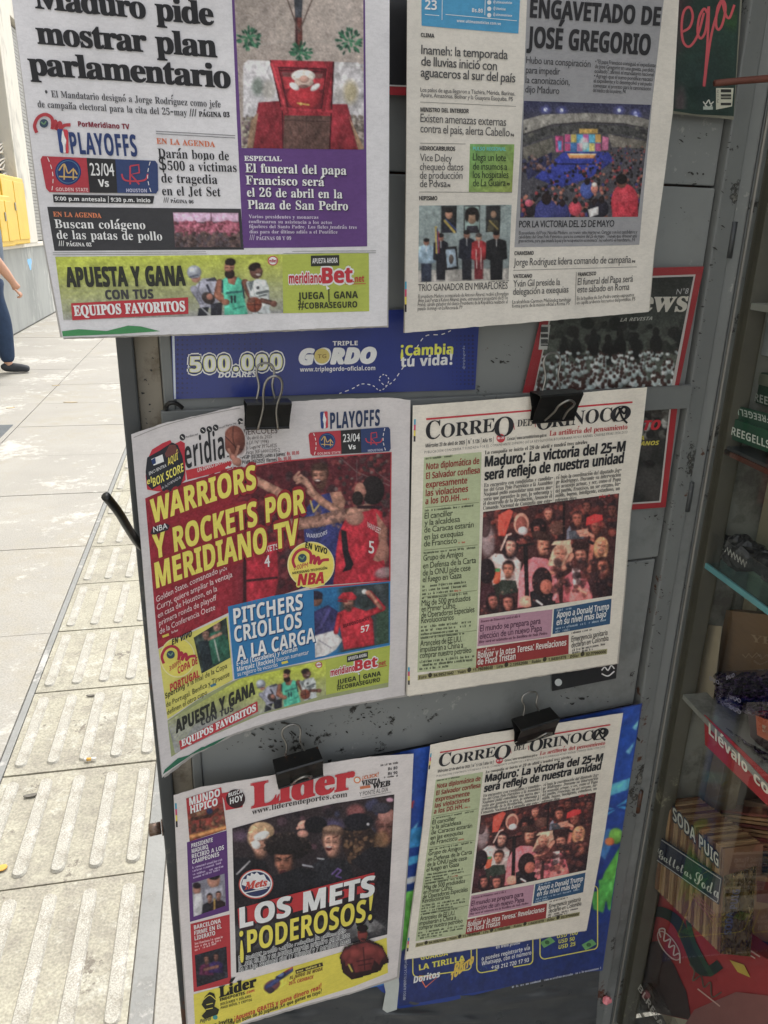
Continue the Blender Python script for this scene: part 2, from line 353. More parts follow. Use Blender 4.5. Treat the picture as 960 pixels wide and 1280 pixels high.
class Sheet:
    def __init__(s, wf, tl, tr, br, bl, parent, mat='newsprint', mp=None, pos=None, k=1.18):
        s.wf = wf; s.tl, s.tr, s.br, s.bl = [np.array(p, float) for p in (tl, tr, br, bl)]; s.parent = parent; s.mat = mat; s.mp = mp; s.pos = pos; s.k = k
    def P(s, X, Y, lift=0.0):
        X = np.asarray(X, float); Y = np.asarray(Y, float)
        if s.mp is not None: X, Y = s.mp(X, Y)
        if s.pos is not None: return s.pos(X, Y, lift)
        return dpt(X, Y, s.wf(X, Y)+lift)
    def up(s, x):
        a = s.tl-s.bl; b = s.tr-s.br; f = (x-s.bl[0])/(s.br[0]-s.bl[0]+1e-6); f = min(max(f, -.2), 1.2)
        v = a/np.linalg.norm(a)*(1-f)+b/np.linalg.norm(b)*f; return v/np.linalg.norm(v)
    # gridded patch bounded by four polylines
    def patch(s, name, top, bot, col, left=None, right=None, lift=.0, step=6, parent=None, mat=None, jit=0.0):
        top = np.asarray(top, float); bot = np.asarray(bot, float)
        left = left if left is not None else [top[0], bot[0]]; right = right if right is not None else [top[-1], bot[-1]]
        w = max(np.hypot(*np.diff(top, axis=0).T).sum(), np.hypot(*np.diff(bot, axis=0).T).sum()); h = max(np.hypot(*np.diff(np.asarray(left, float), axis=0).T).sum(), 1)
        nu = max(2, int(w/step)+1); nv = max(2, int(h/step)+1)
        P = coons(top, bot, left, right, nu, nv)
        if jit: P[-1, :, 1] += rng.uniform(-jit, jit, nu); P[0, :, 1] += rng.uniform(-jit, jit, nu)
        V = s.P(P[..., 0], P[..., 1], lift).reshape(-1, 3)
        c = ink(col, s.k)
        return meshobj(name, V, gridfaces(nu, nv), mat or s.mat, parent or s.parent, c, smooth=True)
    def quad(s, name, q, col, lift=.0003, step=6, parent=None): return s.patch(name, [q[0], q[1]], [q[3], q[2]], col, lift=lift, step=step, parent=parent)
    def ngon(s, name, pts, col, lift=.0004, parent=None):
        p = np.array(pts, float); c = p.mean(0); V = np.vstack([p, c[None]]); n = len(p)
        V = s.P(V[:, 0], V[:, 1], lift)
        return meshobj(name, V, [(i, (i+1) % n, n) for i in range(n)], s.mat, parent or s.parent, ink(col, s.k))
    def ellipse(s, name, cx, cy, rx, ry, col, rot=0, lift=.0005, parent=None, n=36):
        t = np.linspace(0, 2*math.pi, n, endpoint=False); x = rx*np.cos(t); y = ry*np.sin(t); c, q = math.cos(rot), math.sin(rot)
        return s.ngon(name, np.stack([cx+c*x-q*y, cy+q*x+c*y], 1), col, lift, parent)
    def strokes(s, name, lines, wd_, col, lift=.0007, parent=None):
        V = []; Fc = []
        for pl in lines:
            pl = np.array(pl, float); n = len(pl); b = len(V)
            for i in range(n):
                t = pl[min(i+1, n-1)]-pl[max(i-1, 0)]; t = t/(np.linalg.norm(t)+1e-9); nn = np.array([-t[1], t[0]])*wd_/2
                V += [pl[i]+nn, pl[i]-nn]
            Fc += [(b+2*i, b+2*i+1, b+2*i+3, b+2*i+2) for i in range(n-1)]
        V = np.array(V); return meshobj(name, s.P(V[:, 0], V[:, 1], lift), Fc, s.mat, parent or s.parent, ink(col, s.k))
    def text(s, name, items, col, font='s', off=0.0, lift=.0009, track=0.0, parent=None, sx=None):
        """items: (string, x0, y0, x1, y1, cap height[, bow of the baseline[, up]]); off thickens the strokes (in ems)"""
        groups = [[items[0]]]
        for it in items[1:]:
            pv = groups[-1][-1]
            if abs(it[2]-pv[2]) > 2.2*max(it[5], pv[5])+2 or it[1] > pv[3]+4*it[5] or it[3] < pv[1]-2*it[5]: groups.append([it])
            else: groups[-1].append(it)
        for g_ in groups: o = s._text1(name, g_, col, font, off, lift, track, parent)
        return o
    def _text1(s, name, items, col, font, off, lift, track, parent):
        AV = []; AF = []; AL = []; n = 0; off = off*.5 if off < .06 else off*.72
        for it in items:
            st, x0, y0, x1, y1, h = it[:6]; bow = it[6] if len(it) > 6 else 0
            res = 1 if h < 4.7 else (2 if h < 10 else 3)
            plain = font in BASE and off < .03
            V, Fc, w = layout(st, font, 0, res, track+max(off, 0)*.3)
            if not len(V): continue
            if off > .04: sh_ = [(math.cos(a_)*off, math.sin(a_)*off) for a_ in np.arange(0, 2*math.pi, math.pi/4)]
            elif off > .004: sh_ = [(-off, -off*.5), (off, -off*.5), (off, off*.5), (-off, off*.5)]
            else: sh_ = [(0, 0)]
            cap = CAP.setdefault(font, float(_raw(_map('H', font), 0, 1)[0][:, 1].max()))
            a = np.array([x0, y0], float); b = np.array([x1, y1], float); d = b-a
            nrm = -np.array([-d[1], d[0]])/np.linalg.norm(d)
            upv = np.array([s.up(a[0]), s.up(b[0])])
            for k_, (ox, oy) in enumerate(sh_):
                W = V+np.array([[ox, oy]]); f = W[:, 0]/w
                P = a+f[:, None]*d + (4*bow*f*(1-f))[:, None]*nrm
                U = upv[0]*(1-f[:, None])+upv[1]*f[:, None]
                if len(it) > 7: U = np.tile(np.array(it[7], float), (len(W), 1))
                P = P + U*(W[:, 1]/cap*h)[:, None]
                AV.append(P); AL.append(np.full(len(P), k_*.000012)); AF += [tuple(i+n for i in g) for g in Fc]; n += len(P)
        P = np.vstack(AV)
        return meshobj(name, s.P(P[:, 0], P[:, 1], lift+np.concatenate(AL)), AF, s.mat, parent or s.parent, ink(col, s.k))
    def dashes(s, name, items, col, lift=.0008, parent=None):
        """unreadably small print: (x0,y0,x1,y1,height)"""
        if len(items) > 1:
            g = [[items[0]]]
            for it in items[1:]:
                pv = g[-1][-1]
                if abs(it[1]-pv[1]) > 7 or abs(it[0]-pv[0]) > 12: g.append([it])
                else: g[-1].append(it)
            if len(g) > 1:
                for q_ in g: o = s.dashes(name, q_, col, lift, parent)
                return o
        V = []; Fc = []
        for (x0, y0, x1, y1, h) in items:
            a = np.array([x0, y0], float); d = np.array([x1-x0, y1-y0], float); Lg = np.linalg.norm(d); d /= Lg; u = s.up(x0); x = 0
            while x < Lg:
                wl = h*random.uniform(.35, .62)
                if random.random() < .17: x += h*.55; continue
                wl = min(wl, Lg-x)
                hh = h*random.choice((.68, .68, .7, 1.0)); b = len(V)
                p = a+d*x; th = h*.2
                V += [p, p+d*th, p+d*th+u*hh, p+u*hh]; Fc.append((b, b+1, b+2, b+3)); b += 4
                if random.random() < .7: V += [p+d*wl*.6, p+d*(wl*.6+th), p+d*(wl*.6+th)+u*h*.66, p+d*wl*.6+u*h*.66]; Fc.append((b, b+1, b+2, b+3)); b += 4
                q = p+u*random.choice((0, h*.5, h*.28)); V += [q, q+d*wl*.7, q+d*wl*.7+u*th, q+u*th]; Fc.append((b, b+1, b+2, b+3))
                x += wl+h*.12
        V = np.array(V); return meshobj(name, s.P(V[:, 0], V[:, 1], lift), Fc, s.mat, parent or s.parent, ink(col, s.k))
    def photo(s, name, q, bgc, step=1.05, lift=.0005, parent=None, top=None, bot=None): return Pic(s, name, q, bgc, step, lift, parent, top, bot)

class Pic:
    """a printed picture: colours brushed onto the points of a fine grid"""
    def __init__(s, sh, name, q, bgc, step, lift, parent, top=None, bot=None):
        q = np.array(q, float); w = max(np.linalg.norm(q[1]-q[0]), np.linalg.norm(q[2]-q[3])); h = max(np.linalg.norm(q[3]-q[0]), np.linalg.norm(q[2]-q[1]))
        s.nu = max(3, int(w/step)); s.nv = max(3, int(h/step)); s.sh = sh; s.name = name; s.lift = lift; s.parent = parent
        P = coons(top or [q[0], q[1]], bot or [q[3], q[2]], [q[0], q[3]], [q[1], q[2]], s.nu, s.nv); s.X = P[..., 0]; s.Y = P[..., 1]
        s.C = np.ones(s.X.shape+(3,))*np.array(bgc, float)
        f = 0
        for (cu, cv_, sh, wg) in ((5, 16, .5, 1.), (3, 9, -.4, .8), (2, 4, .2, .5)):     # slanting folds of cloth
            ii, jj = np.meshgrid(np.arange(s.nu), np.arange(s.nv)); xx = (ii+sh*jj)/cu+200; yy = jj/cv_; g = rng.normal(0, 1, (int(s.nv/cv_)+3, 512))
            x0 = xx.astype(int) % 511; y0 = yy.astype(int); fx = xx-xx.astype(int); fy = yy-y0; fx = fx*fx*(3-2*fx); fy = fy*fy*(3-2*fy); f = f+wg*((g[y0, x0]*(1-fx)+g[y0, x0+1]*fx)*(1-fy)+(g[y0+1, x0]*(1-fx)+g[y0+1, x0+1]*fx)*fy)
        s.fold = f
    def mixin(s, a, col): s.C = s.C*(1-a[..., None])+np.array(col, float)*a[..., None]; return s
    def _win(s, x0, y0, x1, y1):
        m = (s.X > x0) & (s.X < x1) & (s.Y > y0) & (s.Y < y1); return m, s.X[m], s.Y[m]
    def _put(s, m, a, col): s.C[m] = s.C[m]*(1-a[:, None])+np.array(col, float)*a[:, None]; return s
    def ell(s, cx, cy, rx, ry, col, rot=0, soft=.9, op=1.0):
        g = max(rx, ry)*(1+soft/max(min(rx, ry), .1)); m, X, Y = s._win(cx-g, cy-g, cx+g, cy+g)
        if not len(X): return s
        c, q = math.cos(rot), math.sin(rot); dx = X-cx; dy = Y-cy; u = (c*dx+q*dy)/rx; v = (-q*dx+c*dy)/ry
        d = (np.hypot(u, v)-1)*min(rx, ry)
        lit = np.clip(1.12-.15*(dx/rx*.8+dy/ry*.8)-.2*(u*u+v*v), .62, 1.25)[:, None] if min(rx, ry) > 1.6 and soft < 5 else 1.0
        return s._put(m, np.clip(.5-d/soft, 0, 1)*op, np.array(col, float)*lit)
    def poly(s, pts, col, op=1.0, soft=.8):
        p = np.array(pts, float); (x0, y0), (x1, y1) = p.min(0)-soft, p.max(0)+soft; m, X, Y = s._win(x0, y0, x1, y1)
        if not len(X): return s
        ins = np.zeros(X.shape, bool); dm = np.full(X.shape, 1e9); n = len(p)
        for i in range(n):
            a = p[i]; b = p[(i+1) % n]; e = b-a
            t = np.clip(((X-a[0])*e[0]+(Y-a[1])*e[1])/(e@e+1e-9), 0, 1); dm = np.minimum(dm, np.hypot(X-a[0]-t*e[0], Y-a[1]-t*e[1]))
            c = ((a[1] > Y) != (b[1] > Y)); xx = a[0]+(Y-a[1])*(b[0]-a[0])/((b[1]-a[1]) if b[1] != a[1] else 1e-9); ins ^= c & (X < xx)
        d = np.where(ins, -dm, dm); c = np.array(col, float); ar = (x1-x0)*(y1-y0)
        if ar > 60 and op == 1: c = c*np.clip(1.04-.14*((X-x0)/(x1-x0)-.5)-.08*((Y-y0)/(y1-y0)-.5)+s.fold[m]*(.085 if c.max() < 200 else .06)-.12*np.exp(-dm/1.6), .5, 1.3)[:, None]
        return s._put(m, np.clip(.5-d/soft, 0, 1)*op, c)
    def line(s, pts, w, col, op=1.0, soft=.8):
        p = np.array(pts, float); g = w/2+soft; (x0, y0), (x1, y1) = p.min(0)-g, p.max(0)+g; m, X, Y = s._win(x0, y0, x1, y1)
        if not len(X): return s
        dm = np.full(X.shape, 1e9)
        for i in range(len(p)-1):
            a = p[i]; e = p[i+1]-a; t = np.clip(((X-a[0])*e[0]+(Y-a[1])*e[1])/(e@e+1e-9), 0, 1); dm = np.minimum(dm, np.hypot(X-a[0]-t*e[0], Y-a[1]-t*e[1]))
        c = np.array(col, float)
        if w > 3.5 and op == 1: c = c*np.clip(1.1-.38*(dm/(w/2))**2+s.fold[m]*.1, .55, 1.25)[:, None]
        return s._put(m, np.clip(.5-(dm-w/2)/soft, 0, 1)*op, c)
    def blobs(s, n, box, r, cols, ar=1.0, op=.9, soft=1.2):
        x0, y0, x1, y1 = box
        for _ in range(n):
            rr = rng.uniform(*r); s.ell(rng.uniform(x0, x1), rng.uniform(y0, y1), rr, rr*rng.uniform(.8, 1.3)*ar, cols[rng.randint(len(cols))], rng.uniform(0, 3), soft, op)
        return s
    def grad(s, p0, p1, c0, c1, op=1.0):
        p0 = np.array(p0, float); e = np.array(p1, float)-p0; t = np.clip(((s.X-p0[0])*e[0]+(s.Y-p0[1])*e[1])/(e@e), 0, 1)[..., None]
        s.C = s.C*(1-op)+op*((1-t)*np.array(c0, float)+t*np.array(c1, float)); return s
    def noise(s, amp):
        g = rng.normal(0, 1, s.X.shape); g = (g+np.roll(g, 1, 0)+np.roll(g, 1, 1)+np.roll(g, (1, 1), (0, 1)))/2; s.C = np.clip(s.C+g[..., None]*amp, 2, 250); return s
    def head(s, cx, cy, r, skin=(190, 130, 110), hair=(35, 25, 25), tilt=0.0, smile=False, hat=None, beard=False, long=False, look=0):
        c, q = math.cos(tilt), math.sin(tilt)
        def T(x, y): return cx+r*(c*x-q*y), cy+r*(q*x+c*y)
        sk = np.array(skin, float); hr = np.array(hair, float); look = look or rng.uniform(-.16, .16); jw = rng.uniform(.9, 1.05)
        if long: s.ell(*T(0, .3), r*1.02, r*1.45, hair, tilt, r*.25); s.ell(*T(.5, .9), r*.4, r*.8, hr*1.3+8, tilt, r*.3, .7)
        s.ell(*T(.02, -.3), r*.86, r*.95, hair, tilt, r*.2)
        for k in range(12):
            a_ = rng.uniform(math.pi*1.02, math.pi*1.98); s.line([T(.8*math.cos(a_), -.3+.9*math.sin(a_)), T(.62*math.cos(a_+.25), -.3+.7*math.sin(a_+.25))], r*.09, hr*rng.uniform(.6, 1.9)+rng.uniform(0, 14), .6)
        s.ell(*T(.05, .95), r*.42, r*.4, sk*.5, tilt, r*.3)                      # shade under the chin
        s.poly([T(-.62*jw, -.45), T(-.3, -.68), T(.3, -.68), T(.62*jw, -.45), T(.66*jw, .15), T(.5*jw, .62), T(.2, .98), T(-.2, .98), T(-.5*jw, .62), T(-.66*jw, .15)], sk, 1, r*.28)
        s.ell(*T(.42, .15), r*.32, r*.72, sk*.62, tilt, r*.5, .55); s.ell(*T(.3, .7), r*.4, r*.25, sk*.6, tilt, r*.4, .5)
        s.ell(*T(-.2, -.42), r*.38, r*.2, np.clip(sk*1.2, 0, 250), tilt, r*.35, .55); s.ell(*T(-.34+look, .28), r*.2, r*.16, np.clip(sk*1.16+8, 0, 250), tilt, r*.3, .55); s.ell(*T(.3+look, .3), r*.15, r*.13, sk*1.03, tilt, r*.3, .5)
        for e in (-.3, .3):
            s.ell(*T(e+look, -.1), r*.2, r*.12, sk*.6, tilt, r*.2, .75)          # eye socket
            s.line([T(e-.16+look, -.06), T(e+.15+look, -.07)], r*.07, sk*.22+6, .85, r*.1); s.line([T(e-.19+look, -.24), T(e+.17+look, -.27)], r*.08, hr*.8+sk*.18, .75, r*.12)
        s.line([T(look*1.2+.1, -.1), T(look*1.4+.12, .26)], r*.1, sk*.72, .5, r*.2); s.line([T(look*1.2-.02, -.05), T(look*1.4-.02, .22)], r*.07, np.clip(sk*1.2, 0, 250), .5, r*.15); s.line([T(look*1.3-.12, .32), T(look*1.3+.13, .33)], r*.09, sk*.5, .7, r*.12)
        if beard: s.poly([T(-.52, .3), T(-.2, .46), T(.2, .46), T(.52, .3), T(.45, .75), T(.15, 1.05), T(-.15, 1.05), T(-.45, .75)], hr*.9+sk*.14, .85, r*.3)
        if smile: s.line([T(-.24+look, .52), T(look, .62), T(.24+look, .52)], r*.13, sk*.42, .85, r*.12); s.line([T(-.16+look, .53), T(look, .58), T(.16+look, .53)], r*.07, (215, 200, 192), .8, r*.1)
        else: s.line([T(-.2+look, .55), T(.2+look, .56)], r*.08, sk*.42, .85, r*.12); s.line([T(-.13+look, .66), T(.13+look, .67)], r*.06, np.clip(sk*1.1, 0, 250), .5, r*.12)
        if hat: s.poly([T(-1, -.4), T(-.85, -1.1), T(0, -1.45), T(.85, -1.1), T(1, -.4), T(0, -.6)], hat)
        return s
    def bust(s, cx, cy, r, cloth, skin=(190, 130, 110), hair=(35, 25, 25), wide=1.0, **kw):
        sk = np.array(skin)*.75; cl = np.array(cloth, float)
        s.poly([(cx-r*.4, cy+r*.6), (cx+r*.4, cy+r*.6), (cx+r*.5, cy+r*1.7), (cx-r*.5, cy+r*1.7)], sk)
        s.poly([(cx-r*.6, cy+r*1.35), (cx, cy+r*1.7), (cx+r*.6, cy+r*1.35), (cx+r*2*wide, cy+r*2.1), (cx+r*2.3*wide, cy+r*5), (cx-r*2.3*wide, cy+r*5), (cx-r*2*wide, cy+r*2.1)], cloth)
        s.line([(cx+r*.5, cy+r*2), (cx+r*.9, cy+r*4.5)], r*.5, cl*.7, .6, r*.4); s.line([(cx-r*1.3, cy+r*2.2), (cx-r*1.5, cy+r*4.5)], r*.4, np.clip(cl*1.25, 0, 250), .4, r*.4)
        return s.head(cx, cy, r, skin, hair, **kw)
    def done(s, amp=4, soften=1, mott=.07, only=None):
        for _ in range(soften):
            C = np.pad(s.C, ((1, 1), (1, 1), (0, 0)), 'edge'); s.C = s.C*.55+.45*(C[:-2, 1:-1]+C[2:, 1:-1]+C[1:-1, :-2]+C[1:-1, 2:])/4
        if mott:
            tot = 0
            for (cell, wgt) in ((9., .55), (4.2, .6), (2.2, .45)):
                gy, gx = int(s.nv/cell)+3, int(s.nu/cell)+3; g = rng.normal(0, 1, (gy, gx)); yy = np.arange(s.nv)/cell; xx = np.arange(s.nu)/cell
                y0 = yy.astype(int)[:, None]; x0 = xx.astype(int)[None]; fy = (yy-yy.astype(int))[:, None]; fx = (xx-xx.astype(int))[None]; fy = fy*fy*(3-2*fy); fx = fx*fx*(3-2*fx)
                tot = tot+wgt*((g[y0, x0]*(1-fx)+g[y0, x0+1]*fx)*(1-fy)+(g[y0+1, x0]*(1-fx)+g[y0+1, x0+1]*fx)*fy)
            s.C = s.C*np.clip(1+mott*tot, .5, 1.6)[..., None]
        s.noise(amp); V = s.sh.P(s.X, s.Y, s.lift).reshape(-1, 3)
        return meshobj(s.name, V, gridfaces(s.nu, s.nv), s.sh.mat, s.parent or s.sh.parent, ink(s.C.reshape(-1, 3), s.sh.k), smooth=True)

def homog(src, dst):
    A = []; b = []
    for (x, y), (u, v) in zip(src, dst): A += [[x, y, 1, 0, 0, 0, -u*x, -u*y], [0, 0, 0, x, y, 1, -v*x, -v*y]]; b += [u, v]
    h = np.append(np.linalg.solve(np.array(A, float), np.array(b, float)), 1)
    return lambda X, Y: ((h[0]*X+h[1]*Y+h[2])/(h[6]*X+h[7]*Y+1), (h[3]*X+h[4]*Y+h[5])/(h[6]*X+h[7]*Y+1))
# ================================================================ THE PAVEMENT
ground = gbox('pavement_ground', -60, 60, -40, 120, -.3, -.012, 'joint_dirt'); ground['kind'] = 'structure'
def slab(a0, a1, b0, b1, mat='concrete_slab', name='paving_slab', z=0.0):
    g = .003; return gbox(name, a0+g, a1-g, b0+g, b1-g, -.03, z+random.uniform(-.0012, .0012), mat, ground, .0015)
bs = [-1.45, -.61, .23, 1.085, 1.95, 2.766, 3.626, 4.437, 5.25, 6.08, 6.9, 7.75, 8.6, 9.4, 10.25, 11.1, 11.9, 12.8, 13.6, 14.5, 16]
cols_ = [(-2.7, -1.52), (-1.52, -.675)]
for i in range(len(bs)-1):
    for (a0, a1) in cols_: slab(a0, a1, bs[i], bs[i+1])
    slab(-.195, .75, bs[i], bs[i+1]); slab(.75, 1.8, bs[i], bs[i+1])
slab(-2.7, 1.8, 16, 60); slab(1.8, 30, -20, 60); slab(-2.7, 1.8, -20, -1.45)
gbox('mortar_band', -.675, -.655, -1.45, 16, -.03, -.003, 'mortar', ground)
gbox('mortar_band', -.24, -.195, -1.45, 16, -.03, -.002, 'mortar', ground)
b = -.565
def ridge_mesh():
    # a bar with rounded ends and sloping sides
    L_, Wd, hh = .355, .034, .006; ring = []
    def loop(ins, z):
        out = []; r = Wd/2-ins; l = L_/2-Wd/2
        for k in range(7): t = math.pi*k/6; out.append((r*math.cos(t), l+r*math.sin(t), z))
        for k in range(7): t = math.pi+math.pi*k/6; out.append((r*math.cos(t), -l+r*math.sin(t), z))
        return out
    V = loop(0, 0)+loop(.004, hh); n = 14
    Fc = [(i, (i+1) % n, n+(i+1) % n, n+i) for i in range(n)]+[tuple(range(n, 2*n))]
    me = bpy.data.meshes.new('tactile_ridge'); me.from_pydata(V, [], Fc); me.materials.append(MATS['tactile_ridge']); return me
rme = ridge_mesh()
while b < 8.4:
    b1 = b+.4175
    t = slab(-.655, -.24, b, b1, 'tactile_base', 'tactile_tile', -.002)
    for k in range(5):
        c = gw(-.617+k*.0862, (b+b1)/2, -.002)
        o = bpy.data.objects.new('tactile_ridge', rme); o.matrix_world = Matrix.Translation(Vector(c)) @ Matrix.Rotation(-YA, 4, 'Z'); o.parent = t; S.collection.objects.link(o)
    b = b1
slab(-.655, -.24, b, 16, 'tactile_base')
# an iron cover, litter and leaves
q = [gpt(0, 532), gpt(17, 534), gpt(0, 557)]
cv = gbox('manhole_cover', -2.02, -1.56, 5.55, 6.15, -.002, .004, 'dark_doorway', None, .003); tag(cv, 'dark iron cover set in the pavement left of the walkway joint', 'manhole cover')
def litter(px, py, ln, wd_, ang, mat, name, label, cat, h=.0025, grp=None):
    c = gpt(px, py); ca, sa = math.cos(ang), math.sin(ang); V = []; n = 10
    for z in (0.001, h):
        for k in range(n):
            t = 2*math.pi*k/n; x = ln/2*math.cos(t); y = wd_/2*math.sin(t)*(1+.2*math.cos(t))
            V.append((c[0]+ca*x-sa*y, c[1]+sa*x+ca*y, z+(.002*abs(math.cos(t)) if z > .002 else 0)))
    o = meshobj(name, V, [tuple(range(n)), tuple(range(n, 2*n))]+[(k, (k+1) % n, n+(k+1) % n, n+k) for k in range(n)], mat)
    return tag(o, label, cat, grp)
cig = empty('cigarette_butt', gpt(113, 951), 'white cigarette butt with an orange filter lying on a tile joint', 'cigarette butt')
c = gpt(113, 951)+np.array([0, 0, .006]); tube('paper_tube', [c+GA*.003, c+GA*.016], .0045, 'white_filter', cig); tube('paper_tube', [c-GA*.016, c-GA*.010], .0045, 'white_filter', cig); tube('filter', [c-GA*.0098, c+GA*.0028], .0047, 'leaf_yellow', cig)
litter(38, 995, .035, .014, .3, 'leaf_dark', 'dead_leaf', 'grey dead leaf flat on the tactile tile at the left', 'leaf')
litter(113, 870, .026, .01, .1, 'leaf_dark', 'dead_leaf', 'small dark leaf between two raised bars above the cigarette butt', 'leaf')
litter(1, 1086, .03, .02, .4, 'leaf_yellow', 'dead_leaf', 'orange yellow leaf at the left edge of the walkway', 'leaf')
litter(70, 482, .07, .03, .3, 'leaf_tan', 'dead_leaf', 'tan leaf on the slabs well beyond the walker', 'leaf')
litter(88, 503, .12, .03, .1, 'leaf_tan', 'dead_leaf', 'long pale leaf on the slabs beside the kiosk post', 'leaf')
litter(13, 510, .07, .04, .6, 'leaf_tan', 'dead_leaf', 'tan leaf on the slab below the walker', 'leaf')

# ================================================================ THE FACADE ACROSS
WA = -2.72
def wpt(x, y, off=0.0): return hit(x, y, gw(WA, 0), GA, off)
def wbz(x, y, off=0.0): p = wpt(x, y, off); return float(p@GB), float(p[2])
fac = empty('building_facade', gw(WA, 8), 'pale building front with grey plinth, dark doorway and slatted shutter along the pavement', 'building')
gbox('plinth', WA-.4, WA, -6, 30, 0, 1.08, 'plinth_render', fac, .01)
gbox('plinth_cap', WA-.4, WA+.03, -6, 30, 1.08, 1.13, 'wall_paint', fac, .006)
bA, _ = wbz(2, 150); bB, _ = wbz(22, 150); bC, _ = wbz(31, 150)
gbox('wall', WA-.4, WA-.03, -6, bA-1.6, 1.13, 4.2, 'wall_paint', fac, .005)
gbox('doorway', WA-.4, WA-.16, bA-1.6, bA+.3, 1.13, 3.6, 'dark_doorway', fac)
gbox('door_leaf', WA-.16, WA-.1, bA-1.5, bA-.1, 1.13, 3.5, 'grille_metal', fac, .005)
gbox('lintel', WA-.4, WA-.02, bA-1.6, bA+.3, 3.6, 4.2, 'wall_paint', fac, .005)
gbox('pillar', WA-.4, WA+.04, bA+.3, bA+1.15, 1.13, 4.2, 'wall_paint', fac, .01)
for k in range(60):
    z = 1.15+k*.05; gbox('shutter_slat', WA-.12, WA-.08, bA+1.17, bA+4.2, z, z+.046, 'grille_metal', fac, .006)
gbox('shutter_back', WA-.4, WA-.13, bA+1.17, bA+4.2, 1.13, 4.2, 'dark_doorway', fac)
gbox('wall', WA-.4, WA-.03, bA+4.22, 40, 1.13, 4.2, 'wall_paint', fac, .005)
gbox('upper_storey', WA-.45, WA, -6, 40, 4.2, 5.6, 'wall_paint', fac, .01)
# yellow boxes
for (x0, y0, x1, y1, off, lb) in ((1, 245, 20, 306, .22, 'yellow plastic box nearest the walker, mounted on the grey plinth'), (8, 222, 38, 300, .12, 'taller yellow plastic box farther along, behind the first yellow box')):
    p = wpt(x0, y1, off); b0 = float(p@GB); zb = wbz(x0, y1, off)[1]; zt = wbz((x0+x1)/2, y0, off)[1]; b1 = wbz(x1, y1, off)[0]; b1 = min(max(b1, b0+.5), b0+1.6)
    zb = 1.14; zt = max(zt, 1.7)
    e = empty('yellow_box', gw(WA+off/2, (b0+b1)/2, zb), lb, 'wall box', 'yellow boxes on the plinth')
    gbox('case', WA-.02, WA+off, b0, b1, zb, zt, 'yellow_plastic', e, .015)
    gbox('door_panel', WA+off+.001, WA+off+.018, b0+.06, (b0+b1)/2-.02, zb+.06, zt-.06, 'yellow_plastic', e, .006)
    gbox('door_panel', WA+off+.001, WA+off+.018, (b0+b1)/2+.02, b1-.06, zb+.06, zt-.06, 'yellow_plastic', e, .006)
    gbox('latch', WA+off+.019, WA+off+.03, (b0+b1)/2-.09, (b0+b1)/2-.05, (zb+zt)/2, (zb+zt)/2+.1, 'wire_steel', e, .003)
sp = gbox('graffiti_patch', WA+.001, WA+.003, 0, .01, .6, .61, 'wall_paint', fac)
bpy.data.objects.remove(sp)
m_, t_, b_ = newmat('blue_spray'); b_.inputs['Base Color'].default_value = (.25, .5, .75, 1); b_.inputs['Roughness'].default_value = .8
cc = wpt(37, 329); V = []
for k in range(14): t = 2*math.pi*k/14; r = .05*(1+.3*math.sin(3*t)); V.append(cc+GB*r*2.6*math.cos(t)+ZV*r*1.6*math.sin(t)+GA*.003)
meshobj('spray_mark', V, [tuple(range(14))], 'blue_spray', fac)
# white scribbles on the dark door
lines = []
for (x, y, s_) in ((1, 185, 5), (2, 205, 6), (5, 222, 5), (1, 240, 5)):
    P = [np.array([x+s_*math.cos(t*1.9)*(.5+.12*t), y+s_*1.2*math.sin(t*1.3)]) for t in np.linspace(0, 6, 20)]
    tube('graffiti_stroke', [wpt(p[0], p[1], -.098) for p in P], .012, 'wall_paint', fac, 5)

# ================================================================ THE WALKER
def skin_body(name, joints, edges, mat, parent, lv=2):
    """joints: list of (point, radius)"""
    me = bpy.data.meshes.new(name); me.from_pydata([tuple(j[0]) for j in joints], edges, []); me.materials.append(MATS[mat])
    o = bpy.data.objects.new(name, me); S.collection.objects.link(o)
    bpy.context.view_layer.objects.active = o
    md = o.modifiers.new('s', 'SKIN'); md.use_smooth_shade = True
    for i, j in enumerate(joints):
        r = j[1]; me.skin_vertices[0].data[i].radius = (r, r) if np.isscalar(r) else r
    me.skin_vertices[0].data[0].use_root = True
    sb = o.modifiers.new('b', 'SUBSURF'); sb.levels = lv; sb.render_levels = lv
    dg = bpy.context.evaluated_depsgraph_get(); nm = bpy.data.meshes.new_from_object(o.evaluated_get(dg)); o.modifiers.clear(); o.data = nm
    if parent is not None: o.parent = parent; o.matrix_parent_inverse = parent.matrix_world.inverted()
    return o
fp = gpt(2, 464); pb = float(fp@GB); pa = float(gpt(30, 463)@GA)-.08
def pw(x, y, z): return gw(pa+x, pb+y, z)      # x: walking direction (to the right), y: depth
wk = empty('person', pw(0, 0, 0), 'walking person in a grey T-shirt, blue jeans and dark shoes at the left edge', 'person')
